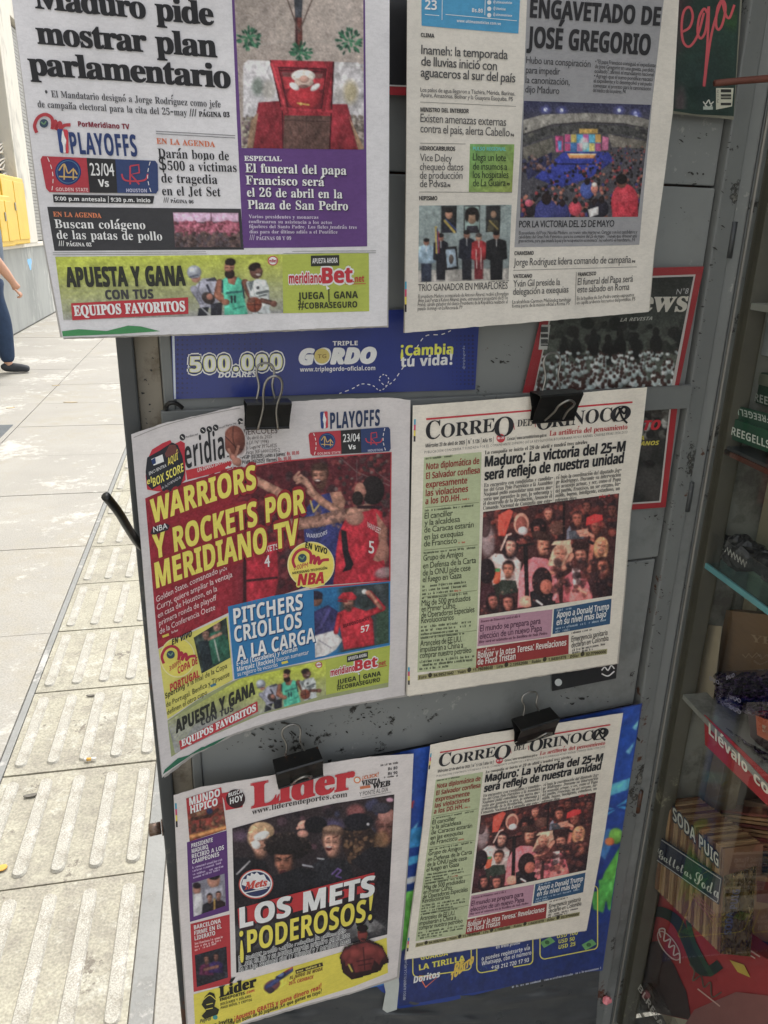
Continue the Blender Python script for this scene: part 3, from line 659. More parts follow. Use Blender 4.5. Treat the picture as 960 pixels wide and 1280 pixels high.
J = [(pw(-.12, 0, .95), (.13, .15)), (pw(-.11, 0, 1.15), (.12, .15)), (pw(-.09, 0, 1.38), (.13, .18)), (pw(-.07, 0, 1.50), (.06, .07)), (pw(-.05, 0, 1.60), .065), (pw(-.03, 0, 1.70), .095), (pw(-.03, 0, 1.78), .08),
     (pw(-.08, -.2, 1.43), .07), (pw(-.03, -.25, 1.18), .06), (pw(.12, -.25, .95), .045), (pw(.155, -.25, .89), .032), (pw(.19, -.25, .82), (.05, .036)),
     (pw(-.08, .2, 1.43), .06), (pw(-.2, .25, 1.18), .047), (pw(-.22, .25, .95), .033), (pw(-.22, .25, .86), (.03, .035)),
     (pw(-.1, -.09, .88), .09), (pw(-.03, -.1, .5), .06), (pw(-.03, -.1, .12), .045), (pw(-.02, -.1, .06), .045), (pw(.1, -.1, .035), .035),
     (pw(-.14, .09, .88), .09), (pw(-.2, .1, .5), .06), (pw(-.45, .1, .2), .045), (pw(-.48, .1, .12), .045), (pw(-.42, .1, .04), .035)]
Eg = [(0, 1), (1, 2), (2, 3), (3, 4), (4, 5), (5, 6), (2, 7), (7, 8), (8, 9), (9, 10), (10, 11), (2, 12), (12, 13), (13, 14), (14, 15), (0, 16), (16, 17), (17, 18), (18, 19), (19, 20), (0, 21), (21, 22), (22, 23), (23, 24), (24, 25)]
skin_body('body', J, Eg, 'skin', wk)
for i, (dx, cl) in enumerate(((-.012, .075), (.002, .085), (.014, .08), (.026, .068))):   # four curled fingers
    y = -.25-.03+.02*i
    skin_body('finger', [(pw(.19, y, .80), .011), (pw(.215, y, .775), .0105), (pw(.20, y, .75), .0095), (pw(.18, y, .755), .008)], [(0, 1), (1, 2), (2, 3)], 'skin', wk, 1)
skin_body('thumb', [(pw(.17, -.29, .83), .012), (pw(.2, -.3, .80), .011), (pw(.21, -.3, .775), .009)], [(0, 1), (1, 2)], 'skin', wk, 1)
skin_body('tshirt', [(pw(-.12, 0, .93), (.15, .17)), (pw(-.11, 0, 1.15), (.135, .165)), (pw(-.09, 0, 1.39), (.14, .19)), (pw(-.075, 0, 1.49), (.08, .1)), (pw(-.08, -.21, 1.42), .078), (pw(-.045, -.25, 1.25), .068), (pw(-.08, .21, 1.42), .078), (pw(-.18, .25, 1.25), .068)], [(0, 1), (1, 2), (2, 3), (2, 4), (4, 5), (2, 6), (6, 7)], 'tshirt_grey', wk)
skin_body('jeans', [(pw(-.12, 0, .93), (.14, .16)), (pw(-.12, 0, .86), (.14, .16)), (pw(-.09, -.09, .78), .105), (pw(-.02, -.1, .5), .09), (pw(-.03, -.1, .09), .075), (pw(-.14, .09, .78), .105), (pw(-.19, .1, .5), .082), (pw(-.43, .1, .22), .07)], [(0, 1), (1, 2), (2, 3), (3, 4), (1, 5), (5, 6), (6, 7)], 'denim', wk)
for (sx, sy, sz, ln) in ((-.08, -.1, 0, 1), (-.54, .1, .05, 1)):
    sh_ = skin_body('shoe', [(pw(sx+.01, sy, sz+.10), (.055, .055)), (pw(sx+.02, sy, sz+.055), (.055, .055)), (pw(sx+.15, sy, sz+.05), (.052, .046)), (pw(sx+.25, sy, sz+.036), (.045, .033))], [(0, 1), (1, 2), (2, 3)], 'shoe_suede', wk)
skin_body('hair', [(pw(-.06, 0, 1.77), .09), (pw(-.035, 0, 1.81), .078), (pw(-.09, 0, 1.70), .06)], [(0, 1), (0, 2)], 'hair', wk)
tube('wrist_band', [pw(.131, -.25, .93), pw(.143, -.25, .91)], .034, 'hair', wk, 12)

# ================================================================ THE KIOSK
UL = uz(145, 430)[0]; U1 = uz(167, 430)[0]; U2 = uz(200, 440)[0]; U3 = uz(215, 450)[0]
UP0 = (uz(899, 232)[0]+uz(858, 480)[0]+uz(822, 700)[0]+uz(800, 860)[0])/4
UPA = UP0+(uz(880, 480)[0]-uz(858, 480)[0]); UPB = UPA+.021; UP1 = (uz(932, 320)[0]+uz(869, 700)[0]+uz(817, 1000)[0])/3
def zy(x, y): return uz(x, y)[1]
kd = empty('kiosk_door', dw((UL+UP0)/2, 0, 0), 'grey sheet-metal kiosk door on which the newspapers hang, paint chipped and rusty', 'door')
ZT = 2.25
zs = [zy(880, 483), zy(878, 233), zy(805, 700), zy(800, 880)]
dbox('frame_tube', UL, U1, .05, ZT, -.035, .004, 'frame_dark', kd, .002)
dbox('stained_strip', U1+.0005, U2-.0005, .06, ZT-.01, -.03, -.008, 'stained_strip', kd)
dbox('frame_tube', U2, U3, .05, ZT, -.03, .002, 'door_paint_worn', kd, .0015)
G_ = .0012
for (z0, z1, mt, w) in ((zs[1]+G_, ZT-.03, 'door_paint', -.0035), (zs[0], zs[1]-G_, 'door_paint', -.001), (zs[2]+G_, zs[0]-.0005, 'door_paint', -.002), (zs[3]+G_, zs[2]-G_, 'door_paint', -.001), (.06, zs[3]-G_, 'frame_dark', -.003)):
    dbox('steel_panel', U3+.0005, UP0-.006 if z1 < zs[2]+.01 else UP0-.0015, z0, z1, -.012, w, mt, kd, .0015)
dbox('backing_panel', U3+.001, UP0, .06, ZT-.03, -.03, -.0125, 'rusty_frame', kd)
zr1 = uz(858, 482, .012)[1]; zr0 = uz(856, 511, .012)[1]
dbox('cross_rail', U2-.004, UP0+.001, zr0, zr1, .0025, .011, 'door_paint_worn', kd, .0012)
zc = uz(800, 892)[1]
dbox('lower_ledge', U2-.004, UP0, zc-.004, zc+.012, 0.0, .006, 'frame_dark', kd, .001)
dbox('top_rail', UL+.001, UP0, ZT+.0005, ZT+.04, -.035, .01, 'frame_dark', kd, .002)
# posts of the kiosk body
kb = empty('kiosk_body', dw(UP1, 0, 0), 'dark grey steel kiosk with hinge posts, roof and glazed display case on the right', 'kiosk')
dbox('hinge_post', UP0+.001, UPA, .02, ZT+.04, -.03, .006, 'door_paint_worn', kb, .0025)
dbox('hinge_post', UPA+.0008, UPB, .02, ZT+.04, -.035, .0015, 'door_paint', kb, .003)
dbox('corner_post', UPB+.0008, UP1-.003, .02, ZT+.04, -.045, -.006, 'frame_dark', kb, .003)
for zz in (zy(905, 300), zy(850, 620), zy(790, 1000)):
    tube('hinge_knuckle', [dw(UPA+.0004, zz-.02, .006), dw(UPA+.0004, zz+.02, .006)], .0035, 'frame_dark', kb, 10)
YG = R(-10)
GT = np.array([-math.sin(YG), -math.cos(YG), 0]); GN = np.array([math.cos(YG), -math.sin(YG), 0])   # toward the camera / into the case
G0 = dw(UP1, 1.0, -.004)
def cpt(x, y, g=0.0): return hit(x, y, G0, GN, g)
def cw(s_, z, g): return G0*np.array([1, 1, 0])+GT*s_+GN*g+ZV*z
def cbox(name, s0, s1, z0, z1, g0, g1, mat, parent=None, bevel=.001):
    c = [cw(s0, z0, g0), cw(s1, z0, g0), cw(s1, z0, g1), cw(s0, z0, g1), cw(s0, z1, g0), cw(s1, z1, g0), cw(s1, z1, g1), cw(s0, z1, g1)]
    return hexa(name, c, mat, parent, bevel)
def csz(x, y, g=0.0): p = cpt(x, y, g)-G0; return float(p@GT), float(p[2]+G0[2])
zb_case = .1
cbox('glass_edge_strip', -.010, -.0002, .05, ZT, -.0045, .0315, 'door_paint_worn', kb, .0008)
cbox('glass_bead', .0, .0025, .05, ZT, -.003, -.0004, 'grille_metal', kb, .0004)
cbox('corner_frame', -.0001, .018, .05, ZT, .006, .03, 'frame_brown', kb, .001)
o = meshobj('glass_pane', [cw(-.0001, .16, .002), cw(.9, .16, .002), cw(.9, ZT-.1, .002), cw(-.0001, ZT-.1, .002)], [(0, 1, 2, 3)], 'pane_glass', kb)
cbox('case_floor', .0, 1.3, .06, .15, .0, .42, 'case_inside', kb)
cbox('case_back', .0, 1.3, .151, ZT, .4, .42, 'case_wall', kb)
cbox('case_end', -.03, -.006, .151, ZT, .032, .399, 'case_inside', kb)
cbox('case_top', .0, 1.3, ZT-.09, ZT, .005, .399, 'case_inside', kb)
cbox('reflection_strip', .0, .03, .151, ZT-.1, .09, .125, 'reflection_cream', kb)  # cream uprights added inside to stand for the building's reflection in the pane
cbox('reflection_strip', -.002, .02, .151, ZT-.1, .2, .24, 'reflection_cream', kb)
cbox('mullion', .9, .94, .06, ZT, -.01, .03, 'frame_dark', kb)
cbox('case_panel', .941, 1.3, .06, ZT, 0, .02, 'door_paint', kb)
cbox('roof', -.1, 1.5, ZT+.041, ZT+.09, -.06, .6, 'roof_sheet', kb, .005)
# ---- goods behind the glass
def carton(name, q, depth, g, mat, parent=None, col=None, label=None, cat=None, sheet_mat='plain_print'):
    """a box whose face next to the glass has the four corners q (tl, tr, br, bl)"""
    f = [cpt(x, y, g) for (x, y) in q]; bk = [p+GN*depth for p in f]
    o = hexa(name, [f[3], f[2], bk[2], bk[3], f[0], f[1], bk[1], bk[0]], mat, parent, .0008, col=ink(col, 1.15) if col is not None else None)
    if label: tag(o, label, cat)
    return o
def face(g, parent, q, mat='gloss_print', k=1.2):
    return Sheet(None, q[0], q[1], q[2], q[3], parent, mat, pos=lambda X, Y, l: cpt(X, Y, g-.0015-l*.6), k=k)
def item(name, px, py, g, label, cat): return empty(name, cpt(px, py, g), label, cat)
def ruffle(name, q, depth, g, mat, parent, n=26, amp=.012, seed=3):
    rr = np.random.RandomState(seed); P = coons([q[0], q[1]], [q[3], q[2]], [q[0], q[3]], [q[1], q[2]], n, n)
    h = rr.normal(0, 1, (n, n)); h = (h+np.roll(h, 1, 0)+np.roll(h, 1, 1))/3
    e = np.minimum.outer(np.minimum(np.arange(n), n-1-np.arange(n)), np.full(n, 99)); e2 = np.minimum(e, e.T)
    off = g+depth*(1-np.clip(e2/5., 0, 1)**.5)+h*amp
    off = np.maximum(off, .006)
    V = hit(P[..., 0], P[..., 1], G0, GN, off).reshape(-1, 3)
    B = hit(P[..., 0], P[..., 1], G0, GN, np.full((n, n), g+depth)).reshape(-1, 3)
    Fc = gridfaces(n, n).tolist(); Fb = [[i+n*n for i in f[::-1]] for f in Fc]
    return meshobj(name, np.vstack([V, B]), Fc+Fb, mat, parent)
def shelf(y_at_865, y2, g0, g1, mat, name='shelf', th=.006, label=None):
    s0, z0 = csz(*y_at_865); z = z0
    return cbox(name, .02, .89, z-th, z, g0, g1, mat, kb, .0008)
zsh1 = csz(893, 552)[1]; zsh2 = csz(872, 702)[1]; zsh3 = csz(880, 900)[1]; zsh4 = csz(830, 1165)[1]; zsh0 = csz(930, 378)[1]
cbox('shelf', .02, .89, zsh0-.008, zsh0, .006, .3, 'case_inside', kb)
cbox('shelf', .02, .89, zsh1-.010, zsh1-.002, .008, .3, 'frame_dark', kb)
cbox('shelf_edge_trim', .02, .89, zsh1-.012, zsh1-.006, .0052, .0078, 'red_trim' if 'red_trim' in MATS else 'rusty_rod', kb, 0)
cbox('glass_shelf', .005, .89, zsh2-.007, zsh2, .0125, .3, 'teal_glass', kb, .0006); cbox('shelf_edge_trim', .005, .89, zsh2-.0075, zsh2, .008, .0122, 'teal_edge', kb, .0006)
cbox('shelf', .02, .89, zsh3-.012, zsh3-.004, .008, .3, 'case_inside', kb)
# dark jar; the gold band stands in for its orange glint
sj, zj = csz(945, 372, .05); jr = empty('dark_jar', cw(sj, zsh0, .055), 'dark brown jar on the top shelf behind the glass', 'jar')
V = []; prof = [(0, .001), (.05, .001), (.054, .01), (.055, .09), (.045, .11), (.03, .118), (.03, .14), (.0, .141)]
for (r, h) in prof:
    for k in range(20): t = 2*math.pi*k/20; V.append(cw(sj+r*math.cos(t), zsh0+h, .068+r*math.sin(t)))
meshobj('jar_body', V, [(i*20+k, i*20+(k+1) % 20, (i+1)*20+(k+1) % 20, (i+1)*20+k) for i in range(len(prof)-1) for k in range(20)], 'black_wrap', jr, smooth=True)
V = [cw(sj+.0556*math.cos(t), zsh0+h, .068+.0556*math.sin(t)) for h in (.03, .075) for t in np.linspace(0, 2*math.pi, 20, endpoint=False)]
meshobj('jar_glint_band', V, [(k, (k+1) % 20, 20+(k+1) % 20, 20+k) for k in range(20)], 'gold_foil', jr, smooth=True)
# green menthol boxes
e1 = item('sweet_box', 935, 545, .02, 'dark green sweets box at the front of its shelf, lid raised', 'box')
q = [(908, 520), (966, 541), (966, 568), (905, 546)]; carton('carton', q, .05, .014, 'plain_print', e1, (15, 75, 50))
f = face(.014, e1, q); f.text('lettering', [('FREEGELLS', 908, 541, 962, 561, 10)], (205, 215, 205), 'b', -.005)
q = [(903, 503), (966, 519), (966, 540), (906, 521)]; lid = carton('lid', q, .004, .018, 'plain_print', e1, (12, 70, 48)); f = face(.018, e1, q)
f.text('lettering', [('FREEGELLS', 962, 521, 914, 508, 9, 0, (.1, .95))], (175, 190, 180), 'b', -.005)
e2 = item('sweet_box', 950, 490, .06, 'second dark green sweets box standing behind and above the front one', 'box')
q = [(936, 462), (970, 470), (970, 512), (934, 500)]; carton('carton', q, .05, .055, 'plain_print', e2, (20, 70, 48))
f = face(.055, e2, q); f.text('lettering', [('FREEGELLS', 937, 499, 990, 516, 10)], (190, 200, 190), 'b', -.005)
q = [(938, 464), (970, 471), (970, 486), (938, 478)]; f.quad('pale_panel', q, (120, 125, 105))
# white notices
e = item('paper_note', 955, 420, .05, 'white paper note leaning behind the glass above the green boxes', 'note'); q = [(957, 395), (975, 400), (975, 450), (950, 443)]; carton('sheet', q, .001, .05, 'plain_print', e, (190, 195, 200))
e = item('paper_note', 955, 590, .1, 'white paper note hanging under the green boxes', 'note'); q = [(948, 583), (975, 590), (975, 612), (950, 606)]; carton('sheet', q, .001, .1, 'plain_print', e, (190, 195, 190))
# tray of black wrapped sweets on the glass shelf
e = item('sweet_tray', 920, 700, .05, 'clear tray of black wrapped sweets on the glass shelf', 'tray')
s0, _ = csz(873, 700); s1, _ = csz(975, 760)
for i in range(9):
    ss = s0+.01+(s1-s0)*i/9; rr = np.random.RandomState(i); c = cw(ss, zsh2+.018+rr.uniform(0, .012), .03+rr.uniform(0, .03))
    n = 9; V = []
    for a in range(n):
        for k in range(10):
            t = 2*math.pi*k/10; x = (a/(n-1)-.5)*.06; r = .016*(1-abs(a/(n-1)-.5)*1.1)+rr.uniform(0, .004); V.append(c+GT*x*.6+GN*(x*.5*rr.uniform(.5, 1)+r*math.cos(t))+ZV*(r*math.sin(t)))
    meshobj('wrapped_sweet', V, [(a*10+k, a*10+(k+1) % 10, (a+1)*10+(k+1) % 10, (a+1)*10+k) for a in range(n-1) for k in range(10)], 'black_wrap', e)
cbox('tray_wall', s0, s1, zsh2+.0005, zsh2+.045, .0095, .0108, 'clear_film', e, 0)
cbox('tray_wall', s0, s1, zsh2+.0005, zsh2+.045, .1095, .1105, 'clear_film', e, 0)
q = [(900, 672), (930, 690), (930, 715), (900, 695)]; f = face(.0088, e, q)
f.strokes('lettering', [[(906+4*i, 690+3*i), (909+4*i, 684+3*i), (911+4*i, 694+3*i), (913+4*i, 687+3*i)] for i in range(6)], 1.2, (170, 170, 165))
# cardboard carton
e = item('cardboard_box', 910, 800, .06, 'brown cardboard carton with pale print under the glass shelf', 'box')
q = [(866, 758), (975, 770), (975, 868), (852, 848)]; carton('carton', q, .12, .07, 'cardboard', e); f = face(.07, e, q, 'plain_print')
f.text('lettering', [('YE', 938, 802, 966, 806, 9)], (165, 140, 110), 'r'); f.strokes('lettering', [[(928, 818), (932, 822), (936, 817), (940, 822), (946, 816), (950, 821)]], 1.4, (165, 140, 110))
e = item('price_slip', 885, 810, .03, 'cream paper slip hanging in front of the cardboard carton', 'slip'); q = [(880, 780), (902, 783), (890, 885), (868, 880)]; carton('sheet', q, .0008, .045, 'plain_print', e, (170, 155, 130))
# purple wrappers
e = item('purple_sweet_bag', 925, 865, .03, 'crinkled purple wrapped sweets above the red strip', 'sweets')
ruffle('wrapper', [(888, 840), (970, 836), (970, 905), (892, 880)], .05, .02, 'purple_wrap', e, 30, .012); ruffle('wrapper', [(880, 888), (975, 950), (975, 975), (884, 905)], .04, .03, 'purple_wrap', e, 24, .01, 8)
q = [(888, 840), (960, 840), (960, 890), (888, 890)]; f = face(.012, e, q)
f.text('lettering', [('DUO', 887, 850, 899, 856, 5), ('DUO', 908, 850, 918, 846, 5), ('DUO', 912, 873, 926, 879, 5), ('DUO', 912, 886, 926, 893, 5)], (150, 145, 165), 'b')
# red strip with lettering
e = item('price_strip', 920, 950, .01, 'red shelf strip with white lettering inside the glass', 'shelf strip')
q = [(880, 893), (975, 983), (975, 1023), (881, 931)]; carton('strip', q, .0015, .010, 'plain_print', e, (170, 28, 38)); f = face(.010, e, q)
f.text('lettering', [('Llévalo', 886, 917, 934, 967, 14, 0, (.0, -1)), ('con', 942, 976, 972, 1006, 14, 0, (0, -1))], (225, 215, 200), 'b', .012)
# soda biscuit packs
e = item('biscuit_pack', 860, 1090, .03, 'long clear pack of soda biscuits with a navy script label', 'biscuit pack')
q = [(828, 1000), (905, 1062), (900, 1192), (818, 1110)]; s_ = Sheet(None, *q, e, pos=lambda X, Y, l: cpt(X, Y, .03-l))
carton('tray', [(829, 1003), (904, 1064), (899, 1190), (819, 1108)], .05, .034, 'chip_dark', e)  # dark backing that puts the shade of the gaps between biscuits into colour
for i in range(22):
    t = i/22; t2 = (i+.7)/22; a = np.array(q[0])*(1-t)+np.array(q[1])*t; b2 = np.array(q[3])*(1-t)+np.array(q[2])*t; a2 = np.array(q[0])*(1-t2)+np.array(q[1])*t2; b3 = np.array(q[3])*(1-t2)+np.array(q[2])*t2
    carton('biscuit', [a, a2, b3, b2], .06, .018+random.uniform(0, .010), 'biscuit' if i % 3 else 'biscuit_dark', e)
q = [(826, 1047), (903, 1097), (898, 1131), (819, 1075)]; carton('label_band', q, .001, .0165, 'plain_print', e, (18, 28, 62)); f = face(.0165, e, q, k=1.3)
f.text('lettering', [('Galletas', 823, 1072, 865, 1100, 13, 0, (-.1, -1)), ('Soda', 868, 1103, 899, 1124, 17, 0, (-.1, -1))], (205, 208, 205), 'sc', .0)
f.strokes('border', [[(827, 1050), (901, 1099), (897, 1128)], [(821, 1075), (896, 1128)]], 1.0, (190, 190, 190))
f = face(.0155, e, [(838, 1000), (905, 1060), (905, 1090), (838, 1030)], k=.9)
f.text('lettering', [('SODA PUIG', 841, 1024, 898, 1084, 16, 0, (0, -1))], (20, 30, 60), 'b', .10, lift=.0003); f.text('lettering', [('SODA PUIG', 841, 1024, 898, 1084, 16, 0, (0, -1))], (225, 225, 212), 'b', .0, lift=.001)
f.text('lettering', [('FREE DELIVERY'[:0]+'Salt', 862, 1116, 892, 1150, 4, 0, (0, -1))], (200, 80, 80), 'b') if False else None
f.strokes('fine_print', [[(862, 1117), (892, 1152)], [(866, 1116), (893, 1147)], [(870, 1116), (893, 1142)]], 1.3, (190, 110, 105))
fl_ = [cpt(x, y, .0135) for x, y in ((826, 1000), (906, 1062), (901, 1193), (816, 1110))]; meshobj('film_wrap', fl_, [(0, 1, 2, 3)], 'clear_film', e)
# a second row of packs behind
e = item('biscuit_pack', 900, 1060, .1, 'stack of biscuit packs lying behind the labelled pack', 'biscuit pack')
for i in range(16):
    t = i/16; q = [(880+4*i, 1008+i*5), (930+3*i, 1000+i*4), (930+3*i, 1004+i*4), (880+4*i, 1012+i*5)]
    carton('biscuit', [(872, 1010+i*4.2), (975, 1020+i*5.4), (975, 1024+i*5.4), (872, 1013+i*4.2)], .08, .1+.002*(i % 3), 'biscuit' if i % 3 else 'plain_print', e, None if i % 3 else (120, 60, 50))
f = face(.095, e, [(872, 1010), (975, 1020), (975, 1100), (872, 1080)]); f.ellipse('emblem', 931, 1075, 10, 8, (120, 70, 70), lift=.0004); f.text('lettering', [('PUIG', 923, 1078, 940, 1080, 5, 0, (0, -1)), ('Soda', 880, 1040, 905, 1056, 8, 0, (0, -1))], (170, 165, 170), 'b')
# more goods further along the case
def pack(q, g, depth, col, label, cat, bands=()):
    e = item(cat.replace(' ', '_'), (q[0][0]+q[2][0])/2, (q[0][1]+q[2][1])/2, g, label, cat); carton('carton', q, depth, g, 'gloss_print', e, col); f = face(g, e, q, k=1.2)
    for (u0, v0, u1, v1, c) in bands:
        Q = np.array(q, float)
        def B(u, v): return tuple((1-u)*(1-v)*Q[0]+u*(1-v)*Q[1]+u*v*Q[2]+(1-u)*v*Q[3])
        f.quad('printed_band', [B(u0, v0), B(u1, v0), B(u1, v1), B(u0, v1)], c, .0005)
    return e, f
pack([(934, 886), (985, 905), (985, 955), (938, 925)], .045, .05, (70, 50, 55), 'black and orange snack bag above the red strip at the right', 'snack bag', [(.2, .1, .7, .7, (205, 95, 45)), (.35, .3, .6, .5, (225, 200, 170))])
pack([(930, 1000), (985, 1012), (985, 1075), (930, 1050)], .15, .06, (165, 140, 120), 'pale cream carton behind the red strip in the dark of the case', 'carton', [(0, .75, 1, 1, (140, 50, 60))])
pack([(884, 985), (914, 1000), (914, 1040), (884, 1015)], .2, .05, (35, 70, 110), 'dark blue packet at the back of the case above the biscuits', 'packet', [(.1, .2, .9, .45, (60, 130, 150))])
pack([(942, 1095), (985, 1100), (985, 1210), (940, 1200)], .07, .06, (170, 130, 90), 'tan biscuit bag standing at the right beside the foil pack', 'biscuit bag', [(.1, .05, .9, .3, (120, 45, 50)), (.1, .75, .9, .85, (60, 50, 90))])
pack([(935, 690), (985, 720), (985, 775), (935, 742)], .13, .04, (150, 40, 50), 'small red packet behind the tray of black sweets', 'packet', [(.1, .3, .9, .6, (210, 200, 190))])
# vertical foil pack
e = item('foil_biscuit_pack', 925, 1140, .03, 'golden foil biscuit pack standing upright beside the labelled pack', 'biscuit pack')
ruffle('wrapper', [(905, 1095), (946, 1082), (938, 1196), (900, 1192)], .0, .015, 'gold_foil', e, 26, .006, 5)
f = face(.0085, e, [(905, 1095), (946, 1090), (938, 1196), (900, 1192)]); f.text('lettering', [('SODA', 914, 1168, 917, 1140, 9, 0, (-1, 0)), ('PUIG', 921, 1136, 925, 1112, 9, 0, (-1, 0))], (35, 45, 90), 'b', .02)
# red box
e = item('red_biscuit_box', 880, 1190, .03, 'red printed box with dark green swirl at the bottom of the case', 'box')
q = [(824, 1106), (966, 1250), (962, 1262), (806, 1262)]; q = [(826, 1108), (972, 1208), (972, 1300), (800, 1262)]
carton('carton', q, .1, .042, 'plain_print', e, (165, 40, 45)); f = face(.042, e, q, k=1.2)
f.strokes('swirl', [spline([(806, 1142), (826, 1140), (846, 1152), (860, 1180), (872, 1208), (886, 1214), (900, 1205)], 6)], 13, (25, 45, 38), lift=.0005)
f.strokes('swirl', [spline([(860, 1150), (868, 1180), (890, 1220)], 6)], 6, (35, 70, 45), lift=.0006)
t = np.linspace(0, 2*math.pi, 30); f.strokes('emblem', [np.stack([836+17*np.cos(t)*.75+10*np.sin(t)*-.6, 1182+17*np.cos(t)+10*np.sin(t)*.6], 1)], 1.4, (200, 175, 170), lift=.0008)
f.strokes('lettering', [spline([(826, 1172), (824, 1162), (831, 1162), (830, 1176), (838, 1174), (836, 1184), (843, 1182), (842, 1194), (849, 1192), (850, 1204)], 5)], 1.8, (215, 195, 190), lift=.0009); f.strokes('lettering', [spline([(862, 1205), (868, 1214), (866, 1226), (876, 1220), (880, 1234), (888, 1228), (890, 1246), (902, 1240)], 5)], 1.8, (95, 80, 65))
f.ngon('dark_ground', [(800, 1180), (822, 1176), (842, 1205), (858, 1240), (864, 1275), (800, 1262)], (58, 38, 36), .0003); f.strokes('fine_print', [[(872, 1236), (900, 1258)], [(910, 1170), (950, 1196)], [(912, 1178), (944, 1198)]], 1.6, (205, 170, 160), lift=.0007); f.ngon('pink_foot', [(868, 1262), (920, 1240), (972, 1246), (972, 1300), (850, 1290)], (140, 84, 80), .0004)
f.quad('green_patch', [(912, 1200), (930, 1206), (938, 1222), (922, 1215)], (200, 170, 40), lift=.0004)
# lower clear film with lettering
e = item('plastic_bag', 830, 1250, .01, 'clear plastic bag with faint white lettering at the foot of the case', 'bag')
ruffle('bag_film', [(778, 1228), (815, 1228), (880, 1330), (770, 1320)], .02, .012, 'clear_film', e, 12, .005, 9)
f = face(.0105, e, [(790, 1220), (830, 1220), (860, 1290), (790, 1290)]); f.text('lettering', [('BLRESA', 797, 1236, 826, 1286, 6, 0, (.6, -1))], (170, 165, 160), 'b')
# ---- rods, hooks, bolt
rod = tube('iron_rod', [dpt(893, 104, .05), dpt(925, 101, .055), dpt(962, 98, .065), dpt(1010, 94, .075)], [.0032, .0034, .0036, .0036], 'rusty_rod', None, 10); tag(rod, 'short rusty rod sticking out over the green magazine', 'rod')
hk = tube('iron_hook', spline([dpt(181, 686, .008), dpt(172, 678, .03), dpt(160, 660, .055), dpt(148, 640, .075), dpt(132, 620, .09)], 6), .0042, 'clip_steel', None, 10); tag(hk, 'dark iron hook bar sticking out left of the door frame', 'hook')
hk = tube('wire_hook', spline([dpt(208, 512, .004), dpt(208, 508, .015), dpt(212, 504, .02), dpt(220, 504, .02), dpt(228, 510, .018)], 6), .0022, 'clip_steel', None, 8); tag(hk, 'small bent wire hook at the corner of the blue strip', 'hook')
bt = empty('frame_bolt', dw(UL, uz(198, 1032)[1], 0), 'rusty bolt head on the left side of the door frame', 'bolt')
c = dpt(199, 1033, -.006); tube('bolt_head', [c-DU*.012+DNV*.003, c+DU*.002+DNV*.003], .0075, 'bolt_steel', bt, 12); tube('washer', [c+DU*.0025+DNV*.003, c+DU*.004+DNV*.003], .0095, 'bolt_steel', bt, 14)

# ================================================================ THINGS FIXED TO THE DOOR
def const(w): return lambda X, Y: np.zeros(np.shape(X))+w
def waves(base, amp, px=210., seed=0):
    a, b_, c_, d_ = np.random.RandomState(seed).uniform(0, 6, 4)
    return lambda X, Y: base+amp*(np.sin(np.asarray(X)/px*3.1+a)*np.cos(np.asarray(Y)/px*2.2+b_)+.6*np.sin((np.asarray(X)+np.asarray(Y))/px*3.7+c_))
def barcode(sh, x0, y0, x1, y1, horiz=True, col=(40, 40, 40)):
    L_ = []; x = 0; n = 26
    for i in range(n):
        if random.random() < .55:
            f_ = i/n
            L_.append([(x0+(x1-x0)*f_, y0), (x0+(x1-x0)*f_, y1)] if horiz else [(x0, y0+(y1-y0)*f_), (x1, y0+(y1-y0)*f_)])
    sh.strokes('barcode', L_, .8, col, lift=.0012)

# ---- blue strip
e = empty('lottery_strip', dpt(405, 460, .003), 'blue printed strip with yellow and white lettering across the door below the top papers', 'banner')
s1 = Sheet(const(.0035), (214, 400), (599, 390), (594, 487), (217, 499), e, 'gloss_print')
bsx = s1.patch('strip', [(213, 396), (600, 384)], [(217, 499), (594, 487)], (14, 40, 125))
s1.patch('white_edge', [(214.5, 400), (217.5, 400)], [(217.5, 498.6), (220, 498.6)], (190, 200, 215), lift=.0002)
V = []; Fc = []
dots = []
for gx in range(222, 250, 6):
    for gy in range(425, 495, 6): dots.append((gx, gy, 1.9*(1-(gx-222)/40)))
for gx in range(556, 594, 5):
    for gy in range(420, 482, 5): dots.append((gx, gy, .3+1.7*(gx-556)/38))
for gx in range(250, 330, 7):
    for gy in range(418, 440, 6): dots.append((gx, gy, 1.3))
for (x, y, r) in dots:
    b0 = len(V); V += [(x+r, y), (x, y+r), (x-r, y), (x, y-r)]; Fc.append((b0, b0+1, b0+2, b0+3))
V = np.array(V, float); o = meshobj('dot_pattern', s1.P(V[:, 0], V[:, 1], .0003), Fc, 'gloss_print', e, ink((22, 26, 85))); o['kind'] = 'stuff'
for (c_, of_, lf) in (((235, 235, 235), .16, .0005), ((20, 35, 100), .1, .0007), ((230, 225, 130), .055, .0009), ((245, 245, 235), -.005, .0011)): s1.text('amount', [('500.000', 238, 465, 352, 461.5, 19)], c_, 'bi', of_, lift=lf, track=.05)
s1.text('lettering', [('DOLARES', 273, 472, 321, 471, 7)], (235, 235, 235), 'bi', .02)
s1.text('lettering', [('TRIPLE', 416, 432, 447, 431.5, 5.5)], (240, 240, 240), 'b', .02)
s1.text('lettering', [('GORDO', 375, 455, 469, 453, 18)], (245, 245, 245), 'bi', .06)
s1.ellipse('ball', 402.5, 445, 9.5, 9.5, (205, 185, 90), lift=.0011); s1.text('lettering', [('TG', 397, 448, 408, 447.6, 5)], (150, 120, 40), 'b', 0, lift=.0015)
s1.text('lettering', [('www.triplegordo-oficial.com', 375, 464.6, 469, 462.6, 5.4)], (235, 235, 235), 'b', 0)
